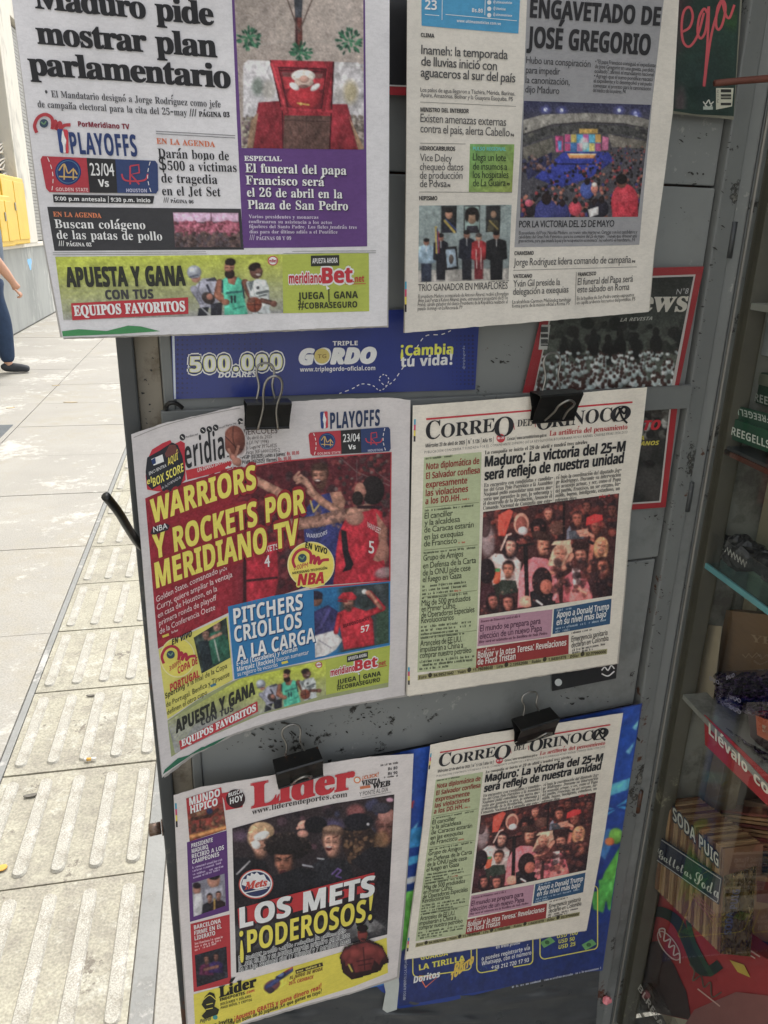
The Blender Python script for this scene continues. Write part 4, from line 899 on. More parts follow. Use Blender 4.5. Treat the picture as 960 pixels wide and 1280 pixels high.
s1.text('lettering', [('¡Cambia', 501, 444.5, 566, 442.6, 12.5)], (240, 225, 40), 'b', .03); s1.text('lettering', [('tu vida!', 501, 458.5, 565, 455.5, 12.5)], (240, 240, 240), 'b', .03)
C_ = spline([(424, 492), (440, 486), (452, 480), (466, 482), (474, 488), (482, 484), (486, 474), (480, 468), (474, 474), (482, 482), (492, 476), (502, 462), (520, 436), (532, 420), (552, 418), (566, 412)], 8)
s1.strokes('dashed_line', [C_[i:i+3] for i in range(0, len(C_)-3, 4)], 1.1, (225, 230, 240))
s1.text('lettering', [('@triplegordo', 581, 462, 581, 432, 3, 0, (-1, 0))], (150, 160, 190))

# ---- magazines
def crowd(p, box, n=150, cols=((215, 225, 225), (190, 205, 205), (170, 185, 185))):
    x0, y0, x1, y1 = box
    for i in range(n):
        y = y0+(y1-y0)*(i/n); x = rng.uniform(x0, x1); r = 1.8+2.2*(y-y0)/(y1-y0)
        p.ell(x, y+r*1.1, r*1.3, r*1.2, cols[rng.randint(3)]); p.ell(x, y-r*.5, r*.62, r*.75, (70, 40, 35))
e = empty('magazine', dpt(770, 410, .003), 'red-bordered news magazine in clear film with a white-clad crowd on its cover', 'magazine')
s1 = Sheet(waves(.007, .0006, 150, 4), (690, 340), (882, 333), (848, 486), (652, 493), e, 'gloss_print', k=.95)
s1.patch('cover', [(690, 338), (880, 333)], [(652, 496), (847, 490)], (170, 25, 38))
s1.quad('white_frame', [(697, 349), (869.5, 343), (840, 500), (664, 503)], (205, 200, 195), .0002)
p = s1.photo('cover_photo', [(699, 351), (867, 345.5), (838, 488), (667, 495)], (32, 34, 32))
p.grad((770, 345), (770, 440), (30, 32, 30), (92, 98, 88)); p.blobs(60, (690, 400, 860, 450), (3, 9), ((20, 18, 18), (45, 48, 42), (60, 62, 55), (30, 25, 25)))
for x, y, r in ((720, 420, 5), (742, 416, 5), (760, 424, 6), (775, 418, 6), (795, 420, 5), (820, 415, 6), (705, 425, 5)): p.ell(x, y, r*.7, r, (22, 16, 16)); p.ell(x, y+16, r*1.3, 13, (18, 14, 15))
crowd(p, (672, 438, 848, 490), 300); p.done(7)
s1.text('masthead', [('News', 768, 389.5, 857, 389, 27)], (215, 210, 195), 'r', .02); s1.text('lettering', [('N°8', 845, 368, 860, 367, 7)], (190, 190, 190)); s1.text('lettering', [('LA REVISTA', 775, 402, 815, 400, 4.5)], (200, 200, 190), 'bi')
s1.quad('barcode_panel', [(677, 406), (688, 406), (684, 437), (673, 437)], (205, 205, 200), .0008); barcode(s1, 676, 409, 685, 434, False)
fl = s1.patch('clear_film', [(694, 336), (883, 331)], [(655, 482), (852, 486)], (200, 200, 200), lift=.004, mat='clear_film', step=9)
me = fl.data; bmv = np.zeros(len(me.vertices)*3); me.vertices.foreach_get('co', bmv); bmv = bmv.reshape(-1, 3)+rng.normal(0, .0009, (len(me.vertices), 1))*DNV[None]; me.vertices.foreach_set('co', bmv.ravel()); me.update()
e = empty('magazine', dpt(800, 570, .003), 'lower red-bordered magazine with a dark cover and yellow lettering, half behind the newspaper', 'magazine')
s1 = Sheet(waves(.004, .0004, 150, 5), (690, 515), (848, 511), (832, 634), (680, 645), e, 'gloss_print', k=.95)
s1.patch('cover', [(690, 512), (847, 508)], [(680, 645), (832, 634)], (175, 25, 38)); s1.quad('white_frame', [(700, 512), (839, 508), (826, 628), (690, 637)], (200, 195, 190), .0002)
p = s1.photo('cover_photo', [(702, 512), (837, 508), (824, 626), (692, 635)], (48, 46, 44)); p.blobs(120, (770, 510, 840, 548), (2, 6), ((170, 170, 165), (60, 55, 50), (90, 90, 85), (30, 28, 28))); p.blobs(16, (780, 560, 830, 625), (8, 18), ((60, 58, 56), (38, 36, 35), (75, 70, 68)), soft=6); p.ell(812, 580, 7, 5, (30, 22, 24)); p.ell(806, 600, 15, 16, (85, 80, 78), soft=10, op=.6); p.done(5)
s1.text('headline', [('INFARTO', 752, 540, 824.5, 536.8, 12)], (205, 25, 45), 'bi', .04); s1.text('headline', [('PARTIDA', 766, 551, 805, 550, 5.2), ('VENEZOLANOS', 765, 558.5, 823.5, 556, 5.2)], (215, 200, 50), 'bi', .03)
# green magazine
e = empty('magazine', dpt(880, 70, .01), 'dark green magazine with a red handwritten title at the top right', 'magazine')
s1 = Sheet(waves(.012, .0006, 150, 6), (830, -15), (926, -15), (917, 146), (838, 138), e, 'gloss_print', k=1.1)
for i, dx in enumerate((2.6, 1.3)): s1.patch('inner_page', [(826, -14), (926+dx, -14)], [(836, 139+dx), (916+dx*.4, 147+dx)], (130, 128, 112), lift=-.0012+.0005*i)
s1.patch('cover', [(826, -15), (926, -15)], [(836, 136), (838, 138), (870, 143), (917, 145)], (26, 52, 45))
p = s1.photo('cover_photo', [(826, -15), (924, -15), (914, 142), (836, 135)], (26, 54, 46)); p.grad((840, 0), (870, 6), (85, 42, 52), (25, 52, 45)); p.ell(850, 130, 7, 24, (110, 75, 85), .1, 8, .6); p.ell(912, 25, 14, 14, (40, 80, 35), 0, 12, .8); p.blobs(14, (860, 40, 910, 140), (8, 20), ((22, 48, 42), (30, 62, 52), (25, 50, 48)), soft=10, op=.6); p.done(4)
tt = [spline([(852, 40), (862, 34), (866, 20), (862, 9), (855, 14), (852, 32), (854, 52), (862, 58), (872, 44), (880, 16)], 6), spline([(884, 16), (880, 11), (874, 22), (872, 40), (876, 48), (882, 38), (886, 8), (884, 60), (880, 108)], 6), spline([(880, 108), (888, 50), (896, 18), (903, 1), (907, 10), (903, 30), (898, 37), (895, 30), (897, 10), (902, 0)], 6), spline([(903, 2), (907, 18), (912, 22), (918, 6)], 6)]
s1.strokes('title', tt, 3.0, (205, 75, 85)); s1.strokes('title_shade', tt, 4.2, (120, 30, 45), lift=.0005)
s1.quad('barcode_panel', [(895, 110), (917, 110), (915, 133), (895, 137)], (200, 200, 180), .0009); barcode(s1, 901, 112, 914, 132, False); s1.text('lettering', [('PV 11.90', 898.5, 128, 898.5, 112, 2.4, 0, (-1, 0))], (60, 60, 60), lift=.0013)
s1.strokes('emblem', [spline([(879, 127), (882, 130), (886, 125), (888, 130), (892, 127)], 5), spline([(881, 131), (886, 134), (890, 131)], 4)], 1.5, (205, 205, 195)); s1.quad('emblem', [(879, 133), (891, 133), (891, 137), (879, 137)], (170, 180, 170), .0008)
# magazine between the two top papers
e = empty('magazine', dpt(496, 60, .01), 'red and black magazine glimpsed between the two top newspapers', 'magazine')
s1 = Sheet(const(.006), (440, -15), (560, -15), (560, 125), (440, 118), e, 'gloss_print')
s1.patch('cover', [(440, -20), (560, -20)], [(440, 117), (560, 121)], (175, 28, 42)); s1.quad('white_frame', [(440, -20), (549, -20), (549, 110), (440, 106)], (215, 210, 205), .0003); s1.quad('cover_photo', [(440, -20), (547, -20), (547, 108), (440, 104)], (24, 24, 28), .0005)
# black sticker low on the door
e = empty('sticker', dpt(735, 845, .001), 'black sticker with white round emblem showing below the middle newspaper', 'sticker')
s1 = Sheet(const(.0015), (690, 835), (772, 815), (770, 848), (690, 864), e, 'gloss_print')
s1.quad('label', [(690, 832), (773, 812), (770, 848), (690, 864)], (22, 24, 30)); s1.ellipse('emblem', 698, 853, 4.5, 4.5, (200, 205, 205)); s1.strokes('emblem', [spline([(752, 838), (756, 834), (760, 838), (764, 832), (768, 836)], 4), spline([(752, 842), (760, 845), (768, 839)], 4)], 1.6, (225, 225, 225))
# candy wrapper
ww = empty('candy_wrapper', dpt(759, 1250, .01), 'crumpled pink and white candy wrapper caught low beside the post', 'wrapper')
V = []; rr = np.random.RandomState(4)
for i in range(8):
    for k in range(9): t = 2*math.pi*k/9; r = .008*math.sin(math.pi*(i+.5)/8)*rr.uniform(.6, 1.3); V.append(dpt(759, 1250, .012)+DU*r*math.cos(t)+DNV*r*math.sin(t)*.8+ZV*(i-3.5)*.0024)
meshobj('wrapper', V, [(i*9+k, i*9+(k+1) % 9, (i+1)*9+(k+1) % 9, (i+1)*9+k) for i in range(7) for k in range(9)], 'gloss_print', ww, ink((225, 120, 130)))

# ---- blue snack poster
e = empty('snack_poster', dpt(650, 1080, .008), 'blue and green snack promotion poster behind the lower newspapers', 'poster')
s1 = Sheet(waves(.011, .0012, 170, 8), (380, 965), (803, 880), (753, 1213), (420, 1262), e, 'gloss_print')
s1.patch('poster', [(375, 972), (510, 938), (803, 879)], [(420, 1243), (470, 1232), (497, 1261), (560, 1252), (640, 1232), (700, 1218), (753, 1213)], (26, 60, 145), right=[(803, 879), (790, 960), (776, 1050), (762, 1150), (753, 1213)], step=5)
p = s1.photo('poster_print', [(500, 940), (801, 881), (752, 1211), (499, 1258)], (20, 46, 118), step=1.4)
p.grad((600, 900), (600, 1250), (26, 84, 188), (26, 44, 108))
for (x, y) in ((505, 1000), (512, 1040), (782, 940), (790, 910)): p.poly([(x, y), (x+12, y-14), (x+5, y+3)], (120, 200, 235))
p.poly([(510, 1005), (518, 1000), (516, 1010), (508, 1012)], (215, 60, 70)); p.poly([(500, 1040), (545, 1028), (545, 1055), (500, 1062)], (40, 150, 215)); p.poly([(500, 1075), (545, 1062), (545, 1070), (500, 1086)], (60, 165, 225)); p.poly([(500, 1118), (540, 1105), (520, 1180), (498, 1190)], (95, 180, 60)); p.poly([(500, 1100), (540, 1090), (540, 1096), (500, 1108)], (210, 220, 230))
for i in range(5): p.line([(745, 1035-8*i), (795, 985+8*i)], 3, (60, 170, 230) if i % 2 else (25, 60, 150))
p.poly([(750, 985), (795, 970), (790, 985), (748, 1000)], (90, 200, 240)); p.poly([(756, 1090), (780, 1050), (781, 1060), (772, 1110), (760, 1128), (745, 1120)], (85, 185, 60)); p.poly([(740, 1060), (760, 1035), (772, 1040), (756, 1075)], (60, 130, 200)); p.ell(770, 1045, 9, 10, (110, 175, 60)); p.ell(762, 1052, 6, 5, (235, 110, 50)); p.line([(745, 1000), (752, 990), (760, 996)], 3, (140, 190, 60))
for (x, y) in ((762, 1120), (752, 1135), (770, 1135)): p.poly([(x-14, y-20), (x+8, y-22), (x+2, y+6), (x-10, y+2)], (75, 180, 70))
p.done(3)
def rrect(x0, y0, x1, y1, sl, r=6):
    P = []
    for (cx, cy, a0) in ((x1-r, y0+r, -90), (x1-r, y1-r, 0), (x0+r, y1-r, 90), (x0+r, y0+r, 180)):
        for k in range(5): a = R(a0+k*22.5); P.append((cx+r*math.cos(a), cy+r*math.sin(a)+sl*(cx-x0)))
    return P+[P[0]]
s1.strokes('frame_line', [rrect(516, 1190, 589, 1222, -.14), rrect(596, 1180, 666, 1217, -.18), rrect(675, 1120, 747, 1200, -.2)], 1.3, (225, 215, 60))
s1.text('lettering', [('GUARDA', 526, 1200, 560, 1194, 5), ('LA TIRILLA', 524, 1213, 581, 1201, 7)], (235, 215, 50), 'b', .02)
s1.text('lettering', [('Doritos', 517, 1229, 550, 1221, 8)], (240, 240, 240), 'bi', .03); s1.strokes('emblem', [[(524, 1220), (546, 1222), (532, 1234), (524, 1220)]], 1.8, (235, 110, 60))
s1.text('lettering', [('DE', 568, 1213, 580, 1206, 7), ('TODITO', 564, 1225, 592, 1203, 8)], (240, 190, 50), 'bi', .06)
s1.text('lettering', [('en www.promo', 620, 1186, 650, 1180, 4.5), ('o puedes registrarte vía', 602, 1201, 662, 1187, 5), ('Whatsapp, con el número', 602, 1207, 664, 1193, 5), ('+58 212 720 17 93', 614, 1213, 661, 1202, 5)], (235, 238, 240), 'b')
s1.ellipse('round_icon', 605, 1212, 4, 4, (110, 190, 130)); s1.text('lettering', [('USD 100', 696, 1173, 722, 1168, 5), ('USD 50', 698, 1179.5, 718, 1175.5, 5), ('USD 25', 698, 1186.5, 719, 1182, 5)], (240, 220, 70), 'b')
for (x, y) in ((684, 1178), (736, 1181)): s1.ngon('banknote', [(x-9, y), (x+4, y-7), (x+10, y-1), (x-4, y+7)], (100, 165, 95), .0008); s1.ellipse('banknote_mark', x, y, 3, 2.5, (50, 100, 60), lift=.001)
s1.text('fine_print', [('PEPSICO ALIMENTOS, S.C.A. RIF J-00000', 507, 1250, 509, 1196, 3, 0, (-1, 0))], (200, 205, 215)); s1.dashes('fine_print', [(640, 1235, 752, 1211, 3)], (180, 185, 205))
tp = s1.ngon('torn_paper', [(475, 1207), (485, 1201), (497, 1204), (499, 1230), (496, 1262), (484, 1266), (478, 1262), (482, 1240)], (190, 195, 190), .003)
s1.ngon('torn_paper', [(420, 1243), (420, 1225), (500, 1205), (500, 1215), (478, 1232)], (25, 115, 190), .001)
fl = s1.patch('film_sleeve', [(700, 895), (815, 873)], [(700, 915), (800, 905)], (200, 200, 200), lift=.004, mat='clear_film', step=5); me = fl.data; bmv = np.zeros(len(me.vertices)*3); me.vertices.foreach_get('co', bmv); bmv = bmv.reshape(-1, 3)+rng.normal(0, .0008, (len(me.vertices), 1))*DNV[None]; me.vertices.foreach_set('co', bmv.ravel())
# black plastic sheet below the papers
bpz = empty('plastic_sheet', dpt(480, 1270, .004), 'wrinkled dark plastic sheet over the foot of the door', 'plastic sheet')
n = 46; P = coons([(232, 1262), (420, 1235), (600, 1232), (750, 1208)], [(240, 1420), (735, 1420)], [(232, 1262), (240, 1420)], [(750, 1208), (735, 1420)], n, n); rr = np.random.RandomState(2); h = rr.normal(0, 1, (n, n)); 
for _ in range(3): h = (h+np.roll(h, 1, 0)+np.roll(h, 1, 1)+np.roll(h, -1, 1))/4
V = dpt(P[..., 0], P[..., 1], .005+np.abs(h)*.012).reshape(-1, 3); meshobj('plastic_film', V, gridfaces(n, n), 'black_plastic', bpz, smooth=True)

# flaked paint and rust spots on the door: irregular thin chips, far too many to count
def chips(spots, name, mat, parent, w=.0006, seed=1):
    rr = np.random.RandomState(seed); V = []; Fc = []
    for (cx, cy, sx, sy, n, r0, r1) in spots:
        for _ in range(int(n*.6)+1):
            x = cx+rr.normal(0, sx); y = cy+rr.normal(0, sy); r = rr.uniform(r0, r1)*rr.uniform(.5, 1); a = rr.uniform(-.5, .9); k = 7; b0 = len(V); el = rr.uniform(1, 3.6); r *= rr.choice((.45, .6, 1.15))
            for j in range(k):
                t = 2*math.pi*j/k; q_ = r*rr.uniform(.5, 1.2); dx = q_*math.cos(t)*el; dy = q_*math.sin(t); V.append((x+dx*math.cos(a)-dy*math.sin(a), y+dx*math.sin(a)+dy*math.cos(a)))
            Fc.append(tuple(range(b0, b0+k)))
    V = np.array(V); o = meshobj(name, dpt(V[:, 0], V[:, 1], w), Fc, mat, parent); o['kind'] = 'stuff'; return o
chips([(350, 918, 34, 9, 70, .6, 2.2), (330, 930, 22, 5, 40, .5, 1.8), (462, 900, 14, 7, 36, .6, 2.2), (472, 912, 4, 12, 26, .5, 1.6), (455, 890, 20, 3, 20, .4, 1.2), (868, 166, 14, 7, 14, .5, 1.7), (872, 219, 5, 3, 7, 1.2, 2.6), (846, 228, 14, 3, 26, .4, 1.2), (625, 452, 7, 4, 12, .6, 2.0), (640, 440, 12, 14, 20, .3, .8), (725, 872, 16, 5, 24, .5, 1.6), (820, 648, 10, 2, 20, .4, 1.3), (800, 705, 12, 3, 12, .4, 1.2), (850, 270, 18, 8, 24, .3, .8), (400, 1000, 60, 30, 30, .3, .8), (560, 915, 40, 12, 20, .3, .9)], 'paint_chips', 'chip_dark', kd)
chips([(905-.155*(y-232)+rng.uniform(-2, 4), y, 2.5, 9, 4, .4, 1.6) for y in range(170, 1150, 22)], 'paint_chips', 'chip_dark', kb, .0068, 2)
chips([(180, y, 7, 9, 4, .5, 1.8) for y in range(430, 560, 14)], 'paint_chips', 'chip_dark', kd, -.0072, 3)
# ================================================================ NEWSPAPERS
RED_ = (190, 40, 52); BLK = (38, 38, 42); WHT = (236, 232, 228)
def newspaper(px, py, w, label, group=None): return empty('newspaper', dpt(px, py, w), label, 'newspaper', group)
def pages(sh, tl, bl, left, right, paper, offs, edge=(176, 172, 168), jit=.35):
    """front page and the page edges showing behind it"""
    for i, (dx, dy) in enumerate(offs):
        k = len(offs)-i
        T = lambda P_: [(x+dx, y+(dy if j else 0)) for j, (x, y) in enumerate(P_)]
        sh.patch('inner_page', [(x, y+1) for x, y in tl], [(x+dx, y+dy) for x, y in bl], edge, left=None if left is None else [(x+dx*j/(len(left)-1), y+(dy*j/(len(left)-1))) for j, (x, y) in enumerate(left)], right=None if right is None else [(x+dx*j/(len(right)-1), y+dy*j/(len(right)-1)) for j, (x, y) in enumerate(right)], lift=-.0012*(i+1), jit=jit)
    fp_ = sh.patch('front_page', tl, bl, paper, left=left, right=right, jit=jit); bpy.context.view_layer.update(); sh.parent = fp_; return fp_
def reg_marks(sh, x0, y0, x1, y1):
    cs = [(60, 160, 190), (210, 70, 110), (225, 205, 60), (50, 45, 50)]
    for i, c in enumerate(cs):
        a, b_ = i/4, (i+1)/4; sh.quad('registration_mark', [(x0+(x1-x0)*a, y0+(y1-y0)*a), (x0+(x1-x0)*a+2.2, y0+(y1-y0)*a), (x0+(x1-x0)*b_+2.2, y0+(y1-y0)*b_), (x0+(x1-x0)*b_, y0+(y1-y0)*b_)], c)
def meridiano_mark(sh, cx, cy, s_, col=(190, 40, 60), ball=True, w=None, lift=.0012):
    w = w or s_*.16
    def Q(P_): return [(cx+s_*x, cy+s_*y) for x, y in P_]
    sh.strokes('round_logo', [spline(Q([(-.95, .55), (-1.1, .05), (-.85, -.5), (-.35, -.72), (.1, -.45), (.15, .15)]), 6), spline(Q([(.1, .3), (.3, -.25), (.42, -.05), (.38, .3), (.62, -.15), (.72, .0), (.7, .3), (.95, .05), (1.4, .0)]), 6)], w, col, lift=lift)
    if ball: sh.ellipse('round_logo_ball', cx-.45*s_, cy-.1*s_, s_*.3, s_*.3, (55, 75, 95), lift=lift+.0002); sh.strokes('round_logo_ball', [spline(Q([(-.65, -.2), (-.45, -.05), (-.3, -.25)]), 4)], s_*.09, (110, 150, 110), lift=lift+.0004)
def nba_logo(sh, q, lift=.0012):
    q = np.array(q, float)
    def B(u, v): return tuple((1-u)*(1-v)*q[0]+u*(1-v)*q[1]+u*v*q[2]+(1-u)*v*q[3])
    sh.ngon('league_logo', [B(0, .06), B(.1, 0), B(.55, 0), B(.38, .3), B(.5, .6), B(.35, 1), B(.1, 1), B(0, .94)], (45, 70, 130), lift)
    sh.ngon('league_logo', [B(.55, 0), B(.9, 0), B(1, .06), B(1, .94), B(.9, 1), B(.6, 1), B(.8, .6), B(.62, .35)], (200, 50, 65), lift)
    sh.ngon('league_logo', [B(.48, .05), B(.6, .12), B(.62, .25), B(.8, .45), B(.75, .6), B(.62, .62), B(.68, .97), B(.4, .97), B(.42, .7), B(.3, .5), B(.38, .28)], (232, 230, 230), lift+.0003)
def ticket(sh, q, lift=.0010, fs=1.0):
    """the red, black and navy match ticket: q = tl, tr, br, bl"""
    q = np.array(q, float)
    def B(u, v): return tuple((1-u)*(1-v)*q[0]+u*(1-v)*q[1]+u*v*q[2]+(1-u)*v*q[3])
    sh.ngon('match_ticket', [B(.0, .1), B(.02, 0), B(.40, 0), B(.40, 1), B(.04, 1), B(.015, .9)], (178, 48, 62), lift)
    sh.ngon('match_ticket', [B(.395, 0), B(.64, 0), B(.64, 1), B(.395, 1)], (45, 45, 48), lift+.0001)
    sh.ngon('match_ticket', [B(.635, 0), B(.98, 0), B(1, .1), B(1, .9), B(.98, 1), B(.635, 1)], (48, 66, 112), lift)
    hL = np.linalg.norm(np.array(B(0, 1))-np.array(B(0, 0))); W_ = np.linalg.norm(np.array(B(1, 0))-np.array(B(0, 0)))
    cx, cy = B(.225, .42); r = hL*.36; sh.ellipse('team_logo', cx, cy, r, r, (30, 55, 110), lift=lift+.0002)
    t = np.linspace(0, 2*math.pi, 26); sh.strokes('team_logo', [np.stack([cx+r*.86*np.cos(t), cy+r*.86*np.sin(t)], 1)], r*.07, (70, 110, 150), lift=lift+.0004)
    sh.strokes('team_logo', [[(cx-r*.7, cy+r*.35), (cx+r*.7, cy+r*.42)], spline([(cx-r*.7, cy-.1*r), (cx-r*.3, cy-r*.6), (cx, cy+r*.1), (cx+r*.4, cy-r*.2), (cx+r*.7, cy+.2*r)], 4), [(cx-r*.3, cy-r*.6), (cx-r*.3, cy+r*.6)], [(cx+r*.4, cy-r*.3), (cx+r*.4, cy+r*.6)]], r*.11, (195, 160, 90), lift=lift+.0005)
    cx, cy = B(.80, .42); sh.strokes('team_logo', [[(cx-r*.35, cy+r*.8), (cx-r*.35, cy-r*.6)], [(cx-r*.35, cy-r*.6), (cx+r*.3, cy-r*.7), (cx+r*.35, cy-r*.1), (cx-r*.3, cy+.05*r), (cx+r*.35, cy+r*.8)], spline([(cx-r, cy), (cx-r*.7, cy+r*.5), (cx+r*.7, cy+r*.5), (cx+r, cy)], 4)], r*.13, (190, 55, 75), lift=lift+.0004)
    for u in (.06, .94):
        L_ = []
        for i in range(5): v0 = .03+i*.2; f_ = lambda v: u+(.03 if u < .5 else -.03)*math.sin(v*math.pi); L_.append([B(f_(v0), v0), B(f_(v0+.12), v0+.12)])
        sh.strokes('perforation', L_, .9, (225, 220, 220), lift=lift+.0004)
    def seg(u0, v0, u1, v1, st, h, c, font='b', off=0.0): a = B(u0, v0); b_ = B(u1, v1); sh.text('lettering', [(st, *a, *b_, h)], c, font, off, lift=lift+.0006)
    seg(.42, .5, .625, .5, '23/04', hL*.34, (230, 230, 230), 's', .02); seg(.48, .82, .57, .82, 'Vs', hL*.2, (230, 230, 230), 'b', .02)
    seg(.1, .97, .385, .97, 'GOLDEN STATE', hL*.1, (225, 190, 190), 'b'); seg(.72, .97, .9, .97, 'HOUSTON', hL*.1, (190, 190, 215), 'b')
def athletes(p, X, s_):
    """three players of the betting advert; X,Y maps advert units (0..130, 0..85) to picture points"""
    def E(cx, cy, rx, ry, c, r=0, **k): x, y = X(cx, cy); p.ell(x, y, rx*s_, ry*s_, c, r, **k)
    def Pg(P_, c, **k): p.poly([X(a, b_) for a, b_ in P_], c, **k)
    def Ln(P_, w, c, **k): p.line([X(a, b_) for a, b_ in P_], w*s_, c, **k)
    # hockey player
    Pg([(10, 45), (24, 30), (40, 29), (48, 40), (46, 62), (34, 72), (20, 74), (18, 60)], (165, 165, 182)); Ln([(12, 45), (22, 62), (32, 58)], 9, (150, 150, 168)); Pg([(28, 32), (40, 28), (44, 34), (30, 34)], (60, 60, 72)); Ln([(30, 40), (34, 50)], 3, (60, 60, 75)); Ln([(20, 36), (16, 52), (24, 66)], 2, (120, 120, 135))
    Pg([(18, 72), (32, 70), (28, 86), (16, 86)], (42, 44, 52)); Pg([(34, 66), (50, 64), (48, 86), (34, 86)], (45, 46, 55)); E(31, 58, 9, 7, (60, 52, 52), .6); E(33, 56, 4, 4, (165, 110, 95)); Ln([(22, 72), (30, 80), (36, 86)], 1.4, (190, 190, 195))
    E(15, 28, 6, 7, (190, 135, 115)); E(13, 21, 9, 8.5, (150, 155, 170)); E(12, 19, 6, 5, (185, 190, 200), soft=3); Ln([(7, 28), (18, 25)], 2, (90, 95, 110)); Ln([(12, 30), (17, 30)], 1, (110, 60, 55))
    # green jersey
    Ln([(47, 36), (43, 54), (55, 64)], 9, (150, 95, 75)); Pg([(49, 33), (56, 28), (72, 29), (78, 35), (79, 60), (84, 86), (52, 86), (52, 60)], (75, 190, 160)); Pg([(56, 26), (70, 28), (66, 40), (58, 37)], (145, 92, 74)); Ln([(50, 34), (50, 50)], 2, (40, 60, 70)); Ln([(76, 36), (79, 58)], 2, (40, 60, 70)); Ln([(64, 74), (78, 70)], 1.5, (40, 120, 110)); Ln([(68, 44), (72, 66), (70, 84)], 5, (55, 160, 135), op=.5, soft=4)
    for dx in (0, 4.4): Ln([(62+dx, 56), (62+dx, 64)], 2.6, (35, 45, 55))
    Ln([(56, 51), (75, 49)], 3, (40, 80, 85), op=.75); Ln([(80, 36), (86, 52), (92, 62)], 8.5, (120, 75, 62)); Ln([(82, 40), (88, 56)], 3, (80, 48, 42), op=.7)
    E(60, 13, 6.3, 9, (165, 110, 88)); E(60, 24, 6.5, 6, (42, 30, 28)); E(61, 7, 6.8, 5, (36, 27, 26)); E(58, 16, 5, 4, (180, 122, 98)); Ln([(55, 15), (58, 15)], 1, (60, 40, 35)); Ln([(61, 15), (64, 15)], 1, (60, 40, 35)); Ln([(57, 20.5), (62, 20.5)], 1.1, (90, 45, 45)); E(54, 64, 5, 4, (150, 98, 78))
    # white jersey
    Pg([(84, 38), (96, 31), (108, 33), (112, 44), (112, 58), (114, 68), (106, 84), (92, 84), (86, 56)], (205, 210, 210)); Ln([(85, 38), (91, 58), (100, 62)], 7, (195, 200, 200)); Ln([(96, 52), (110, 49)], 3.5, (70, 78, 80), op=.8); Ln([(99, 56), (108, 54)], 2.4, (70, 78, 80), op=.8); E(97, 44, 2, 2, (60, 60, 64)); Pg([(83, 37), (92, 33), (88, 50)], (110, 118, 122)); Ln([(102, 62), (116, 66)], 6, (100, 66, 58)); E(118, 67, 4, 4, (110, 72, 62)); Pg([(88, 72), (112, 70), (114, 86), (90, 86)], (190, 196, 200)); E(100, 82, 3, 2, (60, 70, 60)); Ln([(92, 76), (104, 84)], 2, (140, 150, 150))
    E(95, 21, 8, 9, (95, 62, 55), -.3); E(93, 14, 8, 5, (40, 30, 30), -.3); E(98, 25, 3, 1.4, (210, 200, 195)); E(99, 20, 4, 3.5, (118, 80, 70), soft=3)
    E(92, 68, 9.5, 9.5, (130, 65, 48)); E(89, 64, 4, 4, (165, 95, 70), soft=4); Ln([(83, 68), (101, 68)], 1, (60, 30, 28)); Ln([(92, 59), (93, 78)], 1, (60, 30, 28)); E(88, 62, 5, 3, (105, 66, 56))

# ---------------- 1. top left
PW = (214, 212, 216)
e = newspaper(270, 200, .07, 'large newspaper at the top left with purple panel and red coffin photo')
s1 = Sheet(waves(.062, .0022, 260, 1), (12, -15), (487, -15), (484, 407), (78, 422), e)
pages(s1, [(12, -22), (487, -22)], [(78, 422), (250, 417), (484, 407)], [(12, -22), (28, 97), (54, 296), (78, 422)], [(487, -22), (486, 200), (484, 407)], PW, [(-1.6, -1.6), (-2.6, -.4), (1.5, 2)])
s1.text('headline', [('Maduro pide', 45, 10, 267, 31.5, 29), ('mostrar plan', 48, 54.5, 271, 71.5, 29), ('parlamentario', 38, 93, 288, 110, 29)], BLK, 'r', .03, track=-.03)
s1.text('text_block', [('• El Mandatario designó a Jorge Rodríguez como jefe', 57, 121, 276, 134.5, 8.6), ('de campaña electoral para la cita del 25-may', 47.5, 134, 234, 145, 8.6)], (72, 72, 76), 'r', -.012)
s1.text('text_block', [('/// PÁGINA 03', 237, 145.2, 287, 146.5, 6.2)], BLK, 'r', .03)
meridiano_mark(s1, 63, 156, 18, (178, 52, 62), w=4.2)
s1.text('lettering', [('PorMeridiano TV', 98, 158, 162, 161.5, 6.5)], (130, 30, 52), 'b', .03)
nba_logo(s1, [(71, 161), (85, 162), (86, 192), (75, 191)])
s1.text('headline', [('PLAYOFFS', 89.6, 192, 172, 195.5, 27)], (42, 62, 112), 'b', .02, track=.02)
ticket(s1, [(50, 195), (197, 201), (198, 242), (56, 240)])
s1.quad('black_band', [(66, 243), (193, 245), (191, 254.5), (67, 253)], (48, 48, 52), .0008); s1.text('lettering', [('9:00 p.m antesala', 69, 250.5, 132, 252, 5), ('9:30 p.m. inicio', 139, 252, 188, 253, 5)], (235, 235, 235), 'b', .01, lift=.0014); s1.strokes('rule', [[(135.5, 245), (135.5, 253.5)]], 1, (200, 200, 200), lift=.0014)
s1.strokes('rule', [[(195, 164), (294, 169.5)], [(195, 167), (294, 172.5)]], .9, (120, 120, 124))
s1.text('lettering', [('EN LA AGENDA', 196, 179.5, 269, 184, 7)], (205, 110, 70), 'r', .02)
s1.text('headline', [('Darán bono de', 198, 197, 286.5, 200.5, 11.5), ('$500 a víctimas', 199.5, 212.5, 296, 215, 11.5), ('de tragedia', 202, 228, 272, 230, 11.5), ('en el Jet Set', 203, 244, 276, 245.5, 11.5)], BLK, 'r', -.012); s1.text('lettering', [('/// PÁGINA 06', 204.5, 253, 242, 254.5, 4.2)], BLK, 'r', .02)
s1.quad('dark_panel', [(59, 258.5), (301, 261), (305, 312), (68, 313.5)], (58, 58, 62))
